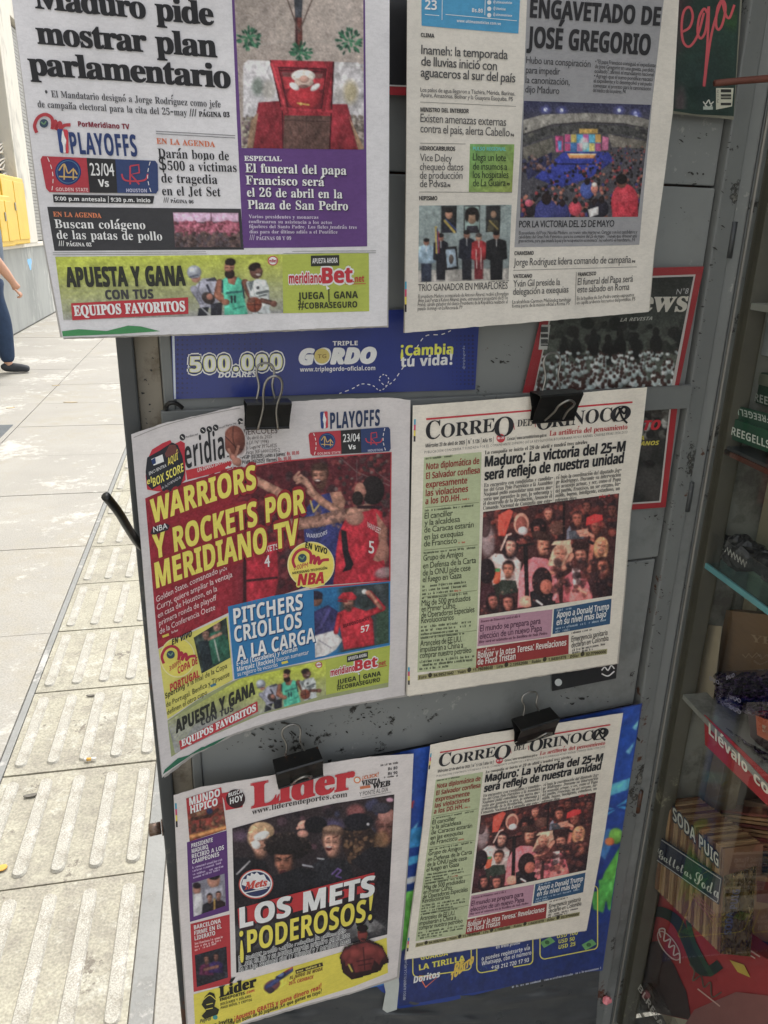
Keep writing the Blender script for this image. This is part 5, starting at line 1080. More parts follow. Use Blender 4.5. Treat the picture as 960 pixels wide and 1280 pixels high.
s1.text('lettering', [('EN LA AGENDA', 67, 270.5, 127, 272.5, 6)], (215, 125, 80), 'r', .02, lift=.0012)
s1.text('headline', [('Buscan colágeno', 69, 285, 182, 286.5, 11), ('de las patas de pollo', 71.5, 298.5, 203, 300.5, 11)], WHT, 'r', .008, lift=.0012); s1.text('lettering', [('/// PÁGINA 02', 73.5, 307.5, 114.5, 308, 4.5)], WHT, 'r', .02, lift=.0012)
p = s1.photo('photo', [(216, 265), (298, 266), (301, 309), (219, 309)], (92, 72, 78), lift=.0009); p.poly([(216, 266), (298, 266), (298, 277), (218, 278)], (215, 175, 205)); p.line([(264, 262), (264, 284)], 1.6, (120, 80, 100)); p.poly([(218, 282), (235, 276), (262, 281), (284, 275), (300, 280), (300, 292), (220, 292)], (170, 92, 112)); p.blobs(130, (218, 278, 300, 294), (1.2, 3), ((195, 115, 135), (140, 70, 88), (165, 90, 108), (105, 55, 65))); p.blobs(160, (219, 291, 300, 310), (1, 3), ((95, 75, 70), (60, 48, 48), (115, 92, 88), (80, 72, 78))); p.done(7)
# purple panel
PU = (98, 62, 128)
s1.patch('purple_panel', [(289, -20), (456, -20)], [(304, 310), (380, 309.5), (459, 308)], PU, left=[(289, -20), (296, 150), (304, 310)], lift=.0003)
p = s1.photo('photo', [(292, -22), (454, -22), (455, 187), (302, 185)], (152, 138, 130))
p.grad((290, 0), (454, 0), (158, 146, 138), (182, 168, 160)); p.poly([(320, -25), (345, -25), (345, 75), (320, 75)], (165, 152, 145), .7, 4); p.poly([(420, -25), (440, -25), (440, 60), (420, 60)], (175, 163, 156), .8, 5); p.line([(300, 62), (345, 52), (420, 52), (454, 62)], 3, (175, 165, 158), .6)
p.line([(372, -25), (374, 60)], 9, (105, 55, 50)); p.line([(369, -25), (371, 60)], 2.5, (70, 42, 44)); p.poly([(366, -25), (380, -25), (377, 22), (369, 22)], (62, 66, 74)); p.line([(374, 40), (352, -20)], 1.5, (90, 72, 66)); p.line([(374, 40), (398, -20)], 1.5, (90, 72, 66))
for (cx, cy, r) in ((311, 48, 14), (437, 52, 16), (376, 66, 13)):
    for i in range(60):
        a = rng.uniform(0, 6.28); q_ = r*math.sqrt(rng.uniform(0, 1)); p.ell(cx+q_*math.cos(a), cy+q_*math.sin(a)*1.0, 2.6, 1.3, ((38, 92, 68), (55, 118, 85), (30, 66, 52), (70, 130, 95))[i % 4], a, 1)
p.poly([(304, 82), (310, 76), (448, 78), (455, 92), (456, 150), (304, 150)], (196, 192, 196)); p.poly([(304, 80), (455, 84), (455, 80), (310, 75)], (214, 210, 212)); p.blobs(18, (308, 90, 332, 150), (4, 9), ((180, 178, 182), (205, 202, 205)), soft=6, op=.5); p.ell(322, 108, 7, 11, (105, 118, 108), 0, 5, .8); p.ell(336, 112, 8, 12, (165, 160, 150), 0, 5, .7); p.ell(438, 115, 9, 14, (170, 155, 110), 0, 6, .7); p.ell(424, 118, 6, 10, (150, 145, 140), 0, 5, .6)
p.blobs(120, (303, 145, 330, 186), (1.2, 3), ((130, 120, 105), (90, 75, 80), (165, 160, 140), (110, 85, 95))); p.blobs(100, (435, 145, 456, 188), (1.2, 3), ((130, 120, 110), (160, 155, 145), (100, 90, 85)))
p.poly([(323, 128), (352, 126), (356, 188), (312, 188)], (128, 34, 46)); p.poly([(405, 130), (434, 130), (450, 188), (408, 188)], (130, 34, 46)); p.poly([(314, 150), (323, 140), (316, 188), (308, 188)], (150, 120, 95)); p.poly([(436, 145), (455, 185), (448, 188)], (160, 128, 100))
p.poly([(338, 75), (417, 77), (415, 142), (412, 188), (354, 188), (352, 140)], (155, 36, 50)); p.poly([(348, 84), (408, 86), (402, 136), (360, 136)], (108, 26, 38)); p.line([(350, 88), (406, 90)], 1, (60, 20, 25)); p.poly([(352, 90), (404, 92), (401, 104), (356, 102)], (128, 100, 92), .6)
p.ell(380, 121, 21, 17, (165, 36, 48)); p.poly([(353, 96), (372, 96), (368, 108), (356, 112)], (185, 48, 60)); p.poly([(390, 98), (406, 98), (404, 112), (396, 112)], (180, 45, 58)); p.ell(379, 95, 15, 8, (222, 214, 205)); p.ell(380, 103, 12, 6.5, (196, 172, 160)); p.ell(380, 99, 6, 4.5, (195, 150, 135)); p.ell(368, 108, 7, 4, (222, 218, 216), .6); p.ell(394, 109, 7, 3.5, (222, 218, 216), -.6); p.ell(379, 108, 6, 2.5, (120, 90, 85)); p.line([(372, 129), (386, 131)], 2, (200, 165, 70)); p.ell(376, 130, 2, 2, (205, 175, 90))
p.line([(338, 76), (353, 141), (354, 188)], 1.6, (62, 16, 24)); p.line([(417, 78), (414, 142), (412, 188)], 1.8, (58, 14, 22)); p.line([(348, 84), (408, 86), (402, 136), (360, 136), (348, 84)], 1.2, (62, 14, 24)); p.line([(352, 136), (414, 139)], 5, (165, 42, 56)); p.line([(340, 80), (358, 140)], 5, (178, 52, 64)); p.line([(414, 80), (404, 138)], 4, (120, 26, 38)); p.poly([(355, 144), (413, 145), (411, 190), (354, 190)], (92, 66, 60)); p.grad((380, 140), (380, 600), (0, 0, 0), (0, 0, 0), 0); p.line([(355, 150), (412, 152)], 1, (65, 45, 44)); p.line([(383, 146), (383, 188)], .8, (70, 50, 48)); p.done(5)
s1.text('lettering', [('ESPECIAL', 305.6, 200.8, 352, 201.4, 6)], WHT, 'r', .03, lift=.0012)
L4 = [('El funeral del papa', 307, 215.2, 433, 218.4, 11), ('Francisco será', 307.6, 230.4, 405.6, 232.6, 11), ('el 26 de abril en la', 309, 245.6, 428, 248, 11), ('Plaza de San Pedro', 310, 261, 435, 262.8, 11)]
s1.text('headline_shade', [(t, a+.8, b_+.9, c+.8, d+.9, h) for t, a, b_, c, d, h in L4], (50, 35, 68), 'r', .02, lift=.0009); s1.text('headline', L4, WHT, 'r', .012, lift=.0013)
s1.text('text_block', [('Varios presidentes y monarcas', 311, 272.6, 398, 273.5, 4.2), ('confirmaron su asistencia a los actos', 311, 278.8, 415, 280, 4.2), ('fúnebres del Santo Padre. Los fieles tendrán tres', 311.5, 285, 446, 286, 4.2), ('días para dar último adiós a el Pontífice', 312, 291.6, 422, 292, 4.2), ('/// PÁGINAS 08 Y 09', 312, 300, 364, 300, 4.5)], (205, 195, 215), 'r', -.01, lift=.0012)
s1.strokes('rule', [[(66, 316), (470, 313.5)], [(66, 318.5), (470, 316)]], .8, (140, 140, 140))
def advert(sh, X, s_, lime=(172, 184, 62), pan=(168, 178, 84)):
    """betting advert; X maps (0..392, 0..78) to paper points"""
    p = sh.photo('ad_panel', [X(0, 0), X(284, -1), X(284, 72), X(8, 78)], (170, 178, 100), top=[X(0, 0), X(140, -.5), X(284, -1)], bot=[X(8, 78), X(150, 76), X(284, 73)])
    a = np.array(X(140, 0)); b_ = np.array(X(142, 78)); p.grad(a, b_, (186, 196, 52), (150, 150, 152)); p.grad(a+(b_-a)*.45, a+(b_-a)*.62, (0, 0, 0), (0, 0, 0), 0)
    for i in range(7): p.line([X(6, 30+6*i), X(284, 36+5*i)], 2.5*s_, ((150, 158, 120), (170, 172, 150), (135, 138, 128))[i % 3], .35, 4)
    for i in range(9): p.line([X(i*2, 4+8*i), X(50+i*2, 2+3*i)], .8, (200, 208, 110), .5)
    def T(ax, ay): return X(161+ax*.945, 2+ay*.875)
    athletes(p, T, s_); p.done(5)
    sh.patch('lime_panel', [X(284, -1), X(338, -1.5), X(392, -2)], [X(284, 72.5), X(338, 72), X(392, 71)], lime, lift=.0004)
    def I(st, x0, y0, x1, y1, h): return (st, *X(x0, y0), *X(x1, y1), h*s_)
    sh.text('headline', [I('APUESTA Y GANA', 14, 37, 162, 36.5, 24)], (48, 50, 44), 'b', .055, lift=.0012); sh.text('headline', [I('CON TUS', 62, 53, 121.6, 52.5, 11.5)], (66, 66, 68), 'b', .04, lift=.0012)
    sh.patch('red_band', [X(18, 57.5), X(165, 51.5)], [X(19, 78.5), X(165, 72)], (186, 44, 56), lift=.0009); sh.text('headline', [I('EQUIPOS FAVORITOS', 22, 73, 161, 68.5, 12.5)], WHT, 'r', .045, lift=.0014)
    c = X(272, 7); sh.ellipse('round_badge', c[0], c[1], 6.5*s_, 6*s_, (195, 60, 70), lift=.0009); sh.ellipse('round_badge', c[0], c[1], 5.2*s_, 4.8*s_, (225, 222, 220), lift=.0011); sh.text('lettering', [I('mBet', 267.5, 9, 277, 9, 4)], (170, 40, 60), 'b', .03, lift=.0014)
    sh.patch('black_tag', [X(319.5, 1), X(355, .6)], [X(319.5, 14.4), X(355, 13.8)], (52, 54, 48), lift=.0009); sh.text('lettering', [I('APUESTA AHORA', 321.5, 10.8, 353, 10.2, 6.4)], WHT, 'b', -.01, lift=.0014)
    sh.text('brand_shade', [I('meridiano', 292, 35.5, 333, 35, 12.5)], (236, 236, 232), 'b', .12, lift=.0008); sh.text('brand_shade', [I('Bet', 334, 35.5, 371, 34.5, 19)], (236, 236, 232), 'b', .11, lift=.0008)
    sh.text('brand', [I('meridiano', 292, 35.5, 333, 35, 12.5)], (188, 40, 54), 'b', .03, lift=.0013); sh.text('brand', [I('Bet', 334, 35.5, 371, 34.5, 19)], (192, 38, 52), 'b', .04, lift=.0013); sh.text('lettering', [I('.net', 372, 34.5, 386, 34, 8)], (190, 40, 54), 'b', .01, lift=.0013); sh.strokes('rule', [[X(362, 37), X(388, 36.5)]], .9, (190, 40, 54))
    c = X(338, 38); sh.ngon('pointer', [c, (c[0]+1, c[1]+6*s_), (c[0]+5*s_, c[1]+4*s_)], (240, 240, 240), .0016)
    sh.text('headline', [I('JUEGA | GANA', 303, 55.4, 378, 54.4, 8.6), I('#COBRASEGURO', 303, 67.4, 377, 66, 7.6)], (58, 62, 40), 'b', .02, lift=.0012)
def Xa(x, y):
    u = x/392; v = y/78; tl, tr, br, bl = map(np.array, ((69, 321.), (461, 318.), (461.5, 396.), (71.5, 400.)))
    return tuple((1-u)*(1-v)*tl+u*(1-v)*tr+u*v*br+(1-u)*v*bl)
advert(s1, Xa, 1)
s1.ngon('green_wave', [(78.5, 420.5), (77.5, 414), (98, 411.5), (120, 417), (140, 414), (160, 407), (176, 408), (200, 414), (150, 417.5)], (62, 140, 84), .0006)

# ---------------- 2. top right
PW2 = (212, 206, 196)
e = newspaper(680, 200, .055, 'tall newspaper at the top right with narrow columns, a cyan box and an auditorium photo')
s2 = Sheet(waves(.05, .0022, 260, 2), (509, -15), (850, -15), (812, 390), (506, 416), e)
pages(s2, [(509, -22), (850, -22)], [(506, 416), (650, 404), (811, 390)], [(509, -22), (508, 200), (506, 416)], [(850, -22), (841, 140), (829, 232), (817, 318), (811, 390)], PW2, [(1, -4), (1.5, -5), (-1.5, 0)], edge=(186, 178, 166))
s2.patch('cyan_box', [(526.6, -20), (651, -20)], [(527, 32), (560, 35), (610, 39), (648, 42)], (62, 150, 196), lift=.0004)
s2.text('lettering', [('23', 531, 11.5, 546, 12.5, 12)], WHT, 'b', 0, lift=.0012); s2.strokes('rule', [[(553, -16), (552.5, 25)], [(607, -16), (606, 19)], [(531, 18), (549, 19.5)], [(557, 18), (646, 26)]], .8, (215, 230, 235), lift=.001); s2.text('lettering', [('www.ultimasnoticias.com.ve', 571, 27.5, 626, 31.5, 3.6), ('Bs.80', 590, 15, 603.5, 16, 5), ('@ultimasnoticias', 616, 4, 640, 5, 3), ('@UNoticias', 616, 12, 632, 13, 3), ('@ultimasnoticiasve', 616, 19.5, 640, 21, 3)], WHT, 'b', -.01, lift=.0012)
for y in (3, 11, 19): s2.ellipse('round_icon', 611.5, y, 2.6, 2.8, WHT, lift=.001)
GT_ = (74, 74, 76)
def H(sh, items, h, col=GT_, font='s', off=.0, lift=.0010, name='headline', track=-.03): sh.text(name, [(t, a, b_, c, d, h) for t, a, b_, c, d in items], col, font, off, lift, track)
H(s2, [('CLIMA', 526, 46, 543, 47.3)], 5, BLK, 'b', .01)
H(s2, [('Inameh: la temporada', 526.6, 67.5, 634.5, 74), ('de lluvias inició con', 526.6, 81.7, 621, 88), ('aguaceros al sur del país', 526, 95.6, 644, 103)], 11.5, GT_, 's', .018)
H(s2, [('Los palos de agua llegaron a Táchira, Mérida, Barinas,', 525.5, 114.5, 644, 119.5), ('Apure, Amazonas, Bolívar y la Guayana Esequiba. P5', 525.5, 121, 641, 126.5)], 5.2, (66, 66, 70))
s2.strokes('rule', [[(525, 127.5), (645, 133)], [(525, 179), (582, 180)], [(524, 240), (640, 240.5)]], .7, (135, 132, 128))
H(s2, [('MINISTRO DEL INTERIOR', 525.5, 139.5, 586, 141.5)], 5.2, BLK, 'b', .01)
H(s2, [('Existen amenazas externas', 525.5, 152.4, 632.6, 157.5), ('contra el país, alerta Cabello', 525.5, 165.4, 637, 170.6)], 10.5, GT_, 's', .0); H(s2, [('P4', 638.5, 170.6, 642.5, 170.8), ('P6', 559.5, 233.8, 563, 233.8), ('P9', 633.5, 232, 637, 232)], 3.5, BLK, 'b', .02)
H(s2, [('HIDROCARBUROS', 524.7, 187.8, 569, 188.6)], 5.2, BLK, 'b', .01)
H(s2, [('Vice Delcy', 525, 201.2, 565, 202.3), ('chequeó datos', 524.7, 212.6, 579, 213.2), ('de producción', 524.7, 223.4, 578, 223.6), ('de Pdvsa', 524.7, 234, 558.5, 234)], 9.2)
p = s2.photo('green_box', [(587.5, 180), (643, 180.4), (640, 240.5), (586, 240)], (125, 165, 85), lift=.0004); p.grad((590, 180), (640, 240), (112, 165, 90), (150, 165, 75)); p.done(2)
H(s2, [('PULSO REGIONAL', 591, 188, 632.6, 188.6)], 4.6, (95, 190, 185), 'b', 0, .0012)
H(s2, [('Llega un lote', 591, 200.5, 632.6, 201.5), ('de insumos a', 591, 212, 634, 212.6), ('los hospitales', 591, 222.6, 635.6, 222.6), ('de La Guaira', 591, 233, 632, 232.6)], 9, (48, 62, 46), 's', 0, .0012)
H(s2, [('HIPISMO', 524, 250.3, 546.6, 250.4)], 5.2, BLK, 'b', .01)
p = s2.photo('photo', [(524, 257), (639.5, 256), (635.6, 349.5), (522.7, 353)], (150, 164, 164))
p.grad((524, 260), (524, 352), (146, 160, 160), (120, 130, 132)); p.poly([(522, 338), (640, 335), (640, 356), (520, 356)], (165, 160, 155))
for (x0, x1, y1) in ((551.6, 571, 291), (580, 600, 291), (607.5, 625.6, 290)): p.poly([(x0, 257), (x1, 257), (x1-.5, y1), (x0-.5, y1)], (42, 42, 44))
p.ell(561, 268, 4.5, 6, (165, 120, 98)); p.ell(561, 263, 5, 3, (30, 26, 26)); p.poly([(552, 291), (554, 277), (568, 277), (571, 291)], (40, 42, 52)); p.line([(556, 276), (568, 290)], 3, (190, 165, 80)); p.line([(557, 274), (570, 287)], 1.2, (70, 90, 160))
p.poly([(581, 258), (599, 258), (599, 290), (581, 290)], (138, 160, 156)); p.ell(590, 272, 6, 8, (160, 128, 104)); p.ell(590, 264, 8, 5, (34, 28, 28)); p.ell(583.6, 270, 2.4, 7, (34, 28, 28)); p.ell(596.6, 270, 2.4, 7, (34, 28, 28)); p.poly([(582, 291), (584, 282), (597, 282), (599, 291)], (46, 44, 52))
p.ell(617, 268, 3.6, 4.6, (150, 118, 96)); p.poly([(609, 290), (611, 275), (623, 275), (624, 290)], (64, 60, 48)); p.line([(612, 276), (622, 286)], 1.6, (150, 130, 70))
def man(cx, top, h, cl, leg=(36, 36, 44), skin=(140, 98, 82), w=1.0, hair=(28, 24, 26)):
    r = h/13; p.poly([(cx-r*1.3*w, top+h*.48), (cx+r*1.3*w, top+h*.48), (cx+r*1.2*w, top+h), (cx-r*1.2*w, top+h)], leg); p.poly([(cx-r*.8, top+h*.15), (cx+r*.8, top+h*.15), (cx+r*2*w, top+h*.2), (cx+r*2.2*w, top+h*.55), (cx+r*1.4*w, top+h*.58), (cx-r*1.4*w, top+h*.58), (cx-r*2.2*w, top+h*.55), (cx-r*2*w, top+h*.2)], cl); p.ell(cx, top+r*1.1, r*.85, r*1.15, skin); p.ell(cx, top+r*.5, r*.9, r*.6, hair); p.line([(cx, top+h*.16), (cx, top+h*.3)], 1.3, (215, 215, 215), .8)
man(533, 298, 54, (150, 175, 195), (46, 52, 68), w=1.25); man(551, 292, 58, (34, 34, 44)); p.line([(545, 284), (546, 316)], 2.5, (200, 170, 70)); p.line([(546.5, 286), (547.5, 316)], 1.6, (60, 70, 140)); p.line([(548, 290), (548.6, 316)], 1.3, (170, 50, 55))
man(583.5, 288, 62, (34, 36, 48)); man(598.5, 292, 57, (165, 42, 50), (120, 40, 48), (175, 130, 108), hair=(70, 60, 58)); p.line([(595, 312), (596, 335)], 1, (220, 210, 205)); p.line([(601, 310), (601.5, 336)], 1, (220, 210, 205)); man(620.5, 289, 62, (30, 30, 34), (28, 28, 32), w=1.3)
p.poly([(555, 309), (571, 308), (573, 336), (557, 338)], (36, 34, 38)); p.poly([(557, 312), (569, 311), (571, 333), (559, 335)], (150, 168, 185)); p.ell(564, 324, 3, 6, (80, 70, 66)); p.done(5)
s2.quad('photo_credit', [(612, 350.4), (636, 349.6), (636, 351), (612, 351.8)], (120, 118, 115)) if False else s2.dashes('photo_credit', [(610, 352.6, 636, 351.6, 2)], (110, 108, 106))
H(s2, [('TRÍO GANADOR EN MIRAFLORES', 522.7, 364, 634.5, 361)], 8.6, (58, 56, 58), 's', .006)
H(s2, [('El presidente Maduro, acompañado de Antonio Álvarez, recibió a Jhonathan', 522.7, 372.8, 635.6, 369), ('Aray, Luis Peraza y Kelson Álvarez, jinete, entrenador y propietario de El Tie', 522.5, 377.9, 635, 374.1), ('Frateli, caballo ganador del clásico Presidente de la República realizado el', 522.3, 383, 634.5, 379.2), ('pasado domingo en La Rinconada. P9', 522.2, 388, 578, 386.2)], 4.6, (62, 60, 60), 's', .0, name='text_block')
GB_ = (150, 150, 154)
s2.patch('grey_panel', [(659.5, -20), (832, -20)], [(643, 309), (720, 308), (799, 306)], GB_, left=[(659.5, -20), (654, 127), (643, 309)], right=[(832, -20), (815, 130), (799, 306)], lift=.0003)
for (o_, c_, l_) in ((.03, (40, 40, 44), .0010),): s2.text('headline', [('ENGAVETADO DE', 662.6, 21.5, 824.5, 32, 23), ('JOSÉ GREGORIO', 658.6, 58.5, 811.8, 68.8, 25.5)], c_, 'b', o_, lift=l_, track=-.02)
H(s2, [('Hubo una conspiración', 657.6, 79, 738, 84), ('para impedir', 657.2, 91.4, 700, 93.6), ('la canonización,', 656.8, 103.8, 712, 106.4), ('dijo Maduro', 656.4, 115.4, 699, 117.6)], 8.8, (58, 58, 62), 's', .0)
yy = [(79, 84), (85, 90), (91, 95.5), (97, 101.5), (103, 107.3), (109, 113.2), (115, 117)]
tx = ['• "El papa Francisco consiguió el expediente', 'de José Gregorio en una gaveta, perdido,', 'ocultado", afirmó el mandatario nacional', '• Agregó que el sumo pontífice rescató', 'el expediente y lo desempolvó y así pudo', 'comenzar el proceso para la canonización', 'del médico de los pobres. P4']
H(s2, [(t, 744-i*.5, a, (819.5 if i < 6 else 789)-i*1.2, b_) for i, (t, (a, b_)) in enumerate(zip(tx, yy))], 4.9, (58, 58, 62), 's', 0, name='text_block')
p = s2.photo('photo', [(655, 126), (813.7, 131), (797.5, 271), (650, 272)], (64, 60, 66), step=.95)
p.grad((730, 126), (730, 160), (52, 54, 88), (78, 76, 84)); 
for (x, y) in ((682, 137), (702, 138), (774, 138), (794, 142), (795, 146)): p.ell(x, y, 6, 5, (90, 96, 170), 0, 5, .8); p.ell(x, y, 2.4, 2.6, (205, 212, 250))
for i in range(9): p.line([(655+i*19, 126), (668+i*17, 140)], 1, (80, 82, 110), .7)
p.poly([(654, 150), (680, 143), (735, 141), (790, 144), (812, 150), (811, 160), (780, 154), (730, 152), (690, 155), (654, 168)], (140, 136, 130)); p.line([(654, 168), (692, 156), (730, 153), (780, 155), (811, 161)], 1.6, (60, 56, 58))
p.poly([(654, 170), (690, 158), (730, 155), (780, 157), (811, 163), (811, 176), (780, 168), (730, 166), (692, 168), (654, 182)], (70, 70, 70)); p.blobs(40, (656, 160, 810, 172), (1.4, 2.6), ((100, 98, 92), (50, 48, 52))); p.poly([(654, 184), (690, 172), (694, 190), (654, 206)], (104, 100, 92)); p.poly([(760, 168), (811, 177), (810, 186), (765, 184)], (118, 112, 104))
p.poly([(724, 161), (747, 161), (747, 167), (724, 167)], (205, 165, 80)); p.poly([(706, 168), (751, 168), (750, 190), (706, 190)], (70, 140, 190))
for i, c in enumerate(((215, 70, 120), (230, 190, 70), (80, 170, 215), (210, 80, 150), (95, 185, 215), (235, 165, 60), (210, 60, 110), (70, 120, 190), (225, 120, 170), (100, 200, 210), (235, 200, 90), (200, 70, 120))): p.poly([(706+(i % 6)*7.6, 168+(i//6)*11), (713+(i % 6)*7.6, 168+(i//6)*11), (713+(i % 6)*7.6, 178+(i//6)*11), (706+(i % 6)*7.6, 178+(i//6)*11)], c, .85)
p.poly([(694, 170), (704, 170), (704, 190), (695, 190)], (195, 75, 130)); p.poly([(697, 176), (702, 176), (702, 188), (698, 188)], (90, 150, 210)); p.poly([(753, 170), (761, 172), (760, 188), (752, 188)], (200, 110, 150)); p.ell(730, 180, 6, 8, (235, 225, 215), 0, 2, .7)
p.poly([(668, 222), (704, 190), (760, 190), (768, 200), (738, 222), (700, 235)], (52, 62, 150)); p.poly([(709, 192), (746, 192), (742, 198), (712, 198)], (230, 150, 85)); p.line([(712, 193), (744, 193)], 1.4, (245, 225, 180)); p.line([(697, 205), (744, 205)], 1.6, (30, 32, 70)); p.line([(720, 206), (720, 216)], 1.4, (30, 32, 70)); p.poly([(655, 205), (668, 200), (690, 190), (690, 205), (660, 225)], (44, 46, 80))
p.blobs(60, (651, 195, 695, 215), (1.3, 2.6), ((32, 28, 34), (90, 62, 58), (58, 60, 90), (130, 100, 95)))
for i in range(420):
    t = rng.uniform(0, 1)**.8; y = 182+t*90; x = rng.uniform(max(650, 770-(y-182)*1.9), 812-(y-182)*.15); r = .9+1.9*(y-182)/90
    p.ell(x, y, r, r*1.1, ((30, 24, 26), (26, 24, 30), (120, 76, 66), (160, 104, 88), (60, 58, 110), (38, 34, 38), (150, 60, 66), (48, 44, 52))[rng.randint(8)])
for (x, y, c, r) in ((683, 262, (58, 62, 120), 15), (703, 262, (52, 54, 108), 9), (719, 258, (190, 62, 80), 8), (744, 262, (34, 34, 44), 10), (734, 235, (70, 88, 160), 9), (752, 258, (36, 34, 46), 9), (663, 262, (40, 34, 40), 6)): p.ell(x, y+r*.3, r, r*1.2, c); p.ell(x, y-r*.9, r*.4, r*.5, (38, 26, 28))
p.ell(661, 254, 5, 4.5, (195, 90, 110)); p.ell(743, 236, 4.5, 6, (200, 125, 110)); p.ell(743, 231, 3.5, 3, (230, 205, 195)); p.poly([(735, 262), (748, 258), (748, 268), (737, 272)], (210, 205, 205))
p.ell(781, 252, 17, 22, (188, 48, 66)); p.ell(776, 246, 9, 14, (205, 66, 82), 0, 6, .6); p.poly([(764, 255), (797, 250), (798, 276), (766, 276)], (182, 44, 62)); p.ell(777, 228, 6.5, 7, (120, 80, 68)); p.ell(777, 224, 7, 6.5, (30, 24, 26)); p.done(6)
H(s2, [('POR LA VICTORIA DEL 25 DE MAYO', 648.8, 284.4, 767.5, 283.4)], 8.4, (44, 44, 48), 's', .02)
H(s2, [('El presidente del Psuv, Nicolás Maduro, se reunió este martes en Caracas con los candidatos y', 648.6, 293.2, 796.5, 291.8), ('candidatas del Gran Polo Patriótico, para los comicios del 25 de mayo. "Tienen que obtener una', 648.2, 298.1, 796, 296.8), ('gran victoria, para que triunfe la paz y la recuperación económica", les exhortó el mandatario. P4', 648, 303.1, 793.5, 301.8)], 4.4, (54, 54, 58), 's', 0, name='text_block')
H(s2, [('CHAVISMO', 643, 319, 667, 318.6)], 4.8, BLK, 'b', .01); H(s2, [('Jorge Rodríguez lidera comando de campaña', 642, 332.2, 788.5, 328.6)], 9.2, GT_, 's', .004); H(s2, [('P4', 790, 328.6, 794, 328.4)], 3.2, BLK, 'b', .02)
s2.strokes('rule', [[(641.5, 338), (796, 333.6)], [(720.4, 340), (719, 381)]], .7, (135, 130, 126))
H(s2, [('VATICANO', 641.5, 347.6, 665, 347), ('FRANCISCO', 722.4, 345.4, 745, 344)], 4.6, BLK, 'b', .01)
H(s2, [('Yván Gil preside la', 641.4, 358.8, 700, 356.2), ('delegación a exequias', 641, 368.8, 710.5, 365.6), ('El funeral del Papa será', 722, 356.4, 791, 352.2), ('este sábado en Roma', 721.4, 366, 786.6, 362.4)], 8.6)
H(s2, [('La alcaldesa Carmen Meléndez también', 640.4, 379.6, 713.5, 376.4), ('forma parte de la misión oficial a Roma. P5', 640, 384.8, 712, 381.2), ('En la basílica de San Pedro serán expuestos', 721, 375.4, 792.5, 370.4), ('en capilla ardiente los restos del pontífice. P5', 720.6, 380.6, 794, 375.6)], 4.6, (60, 58, 58), 's', 0, name='text_block')
reg_marks(s2, 506.2, 352, 506, 390)

# ---------------- 3. middle left: sports paper, curling off the door at its left
PW3 = (206, 200, 200)
e = newspaper(340, 700, .05, 'sports newspaper with yellow basketball headline, curling off the door at its left')
def wm(X, Y):
    X = np.asarray(X, float); Y = np.asarray(Y, float); s_ = np.clip((515-X)/350, 0, 1.2); t = np.clip((Y-500)/470, 0, 1.2)
    return .02+.030*s_**2*(.35+.9*t)+.012*s_*t+.0012*np.sin(X/60+Y/120)+.0010*np.sin(Y/70-X/150)
s3 = Sheet(wm, (164, 543), (512, 498), (506, 870), (203, 971), e)
TOP3 = [(164, 543), (205, 529), (300, 507), (410, 499), (490, 497), (513, 500)]; BOT3 = [(203, 971), (240, 943), (289, 918), (340, 901), (388, 889), (450, 878), (506, 869)]
pages(s3, TOP3, BOT3, [(164, 543), (178, 700), (190, 850), (203, 971)], [(513, 500), (511, 650), (508, 800), (506, 869)], PW3, [(-1.2, -2), (1.6, -1), (-.6, 1.2), (2.4, 1.6)], edge=(170, 165, 162), jit=.5)
s3.strokes('fold_line', [spline([(167, 547), (205, 532), (250, 520), (300, 510)], 5)], .8, (150, 145, 142))
for (x, y, w_) in ((228, 546.5, 0), (253.7, 538, 0), (261.6, 536.6, 0), (269.6, 534.6, 1), (300.4, 526.7, 0)): s3.ellipse('round_icon', x, y, 3.6, 4, (48, 48, 52), lift=.0006); s3.strokes('round_icon', [[(x-1.5, y-1.5), (x+1.5, y+1.5)]], .9, (210, 208, 206), lift=.0009)
s3.text('lettering', [('meridiano.net', 232.5, 547.6, 247.5, 544, 3.4), ('meridiano_tv', 274, 536.5, 295, 530.5, 3.4)], BLK, 's', 0)
s3.text('lettering', [('MIÉRCOLES', 300.4, 543.8, 346.8, 541.4, 7)], (92, 74, 74), 's', .0)
s3.text('text_block', [('23 de abril de 2025', 303, 550, 340, 547.6, 4.6), ('Año LV / Nº 19983', 303, 556, 336, 554, 4.6), ('Dep. Legal Nº PP76-0525', 303, 562, 346, 559, 4.6), ('Caracas, RIF J-00012205-2', 303, 568, 350, 564.6, 4.6)], (95, 85, 84), 's', 0)
s3.text('text_block', [('PVMP (03/2025) Lunes a Jueves:', 303, 574, 357, 569.6, 4.6), ('PVMP (03/2025) Viernes:', 303, 580.4, 347, 576.4, 4.6)], (50, 48, 50), 'b', -.01); s3.text('text_block', [('Bs. 80,00', 359, 569.4, 374, 568, 4.6), ('Bs. 90,00', 348, 576.2, 364, 574.8, 4.6)], RED_, 'b', -.01)
nba_logo(s3, [(400, 515), (409.5, 514), (410, 535), (401.5, 536)])
s3.text('headline', [('PLAYOFFS', 413, 536, 474.6, 531.8, 20)], (42, 58, 92), 'b', .02, track=.02)
ticket(s3, [(385.5, 541), (487.5, 533.6), (488.5, 564), (386.5, 570)])
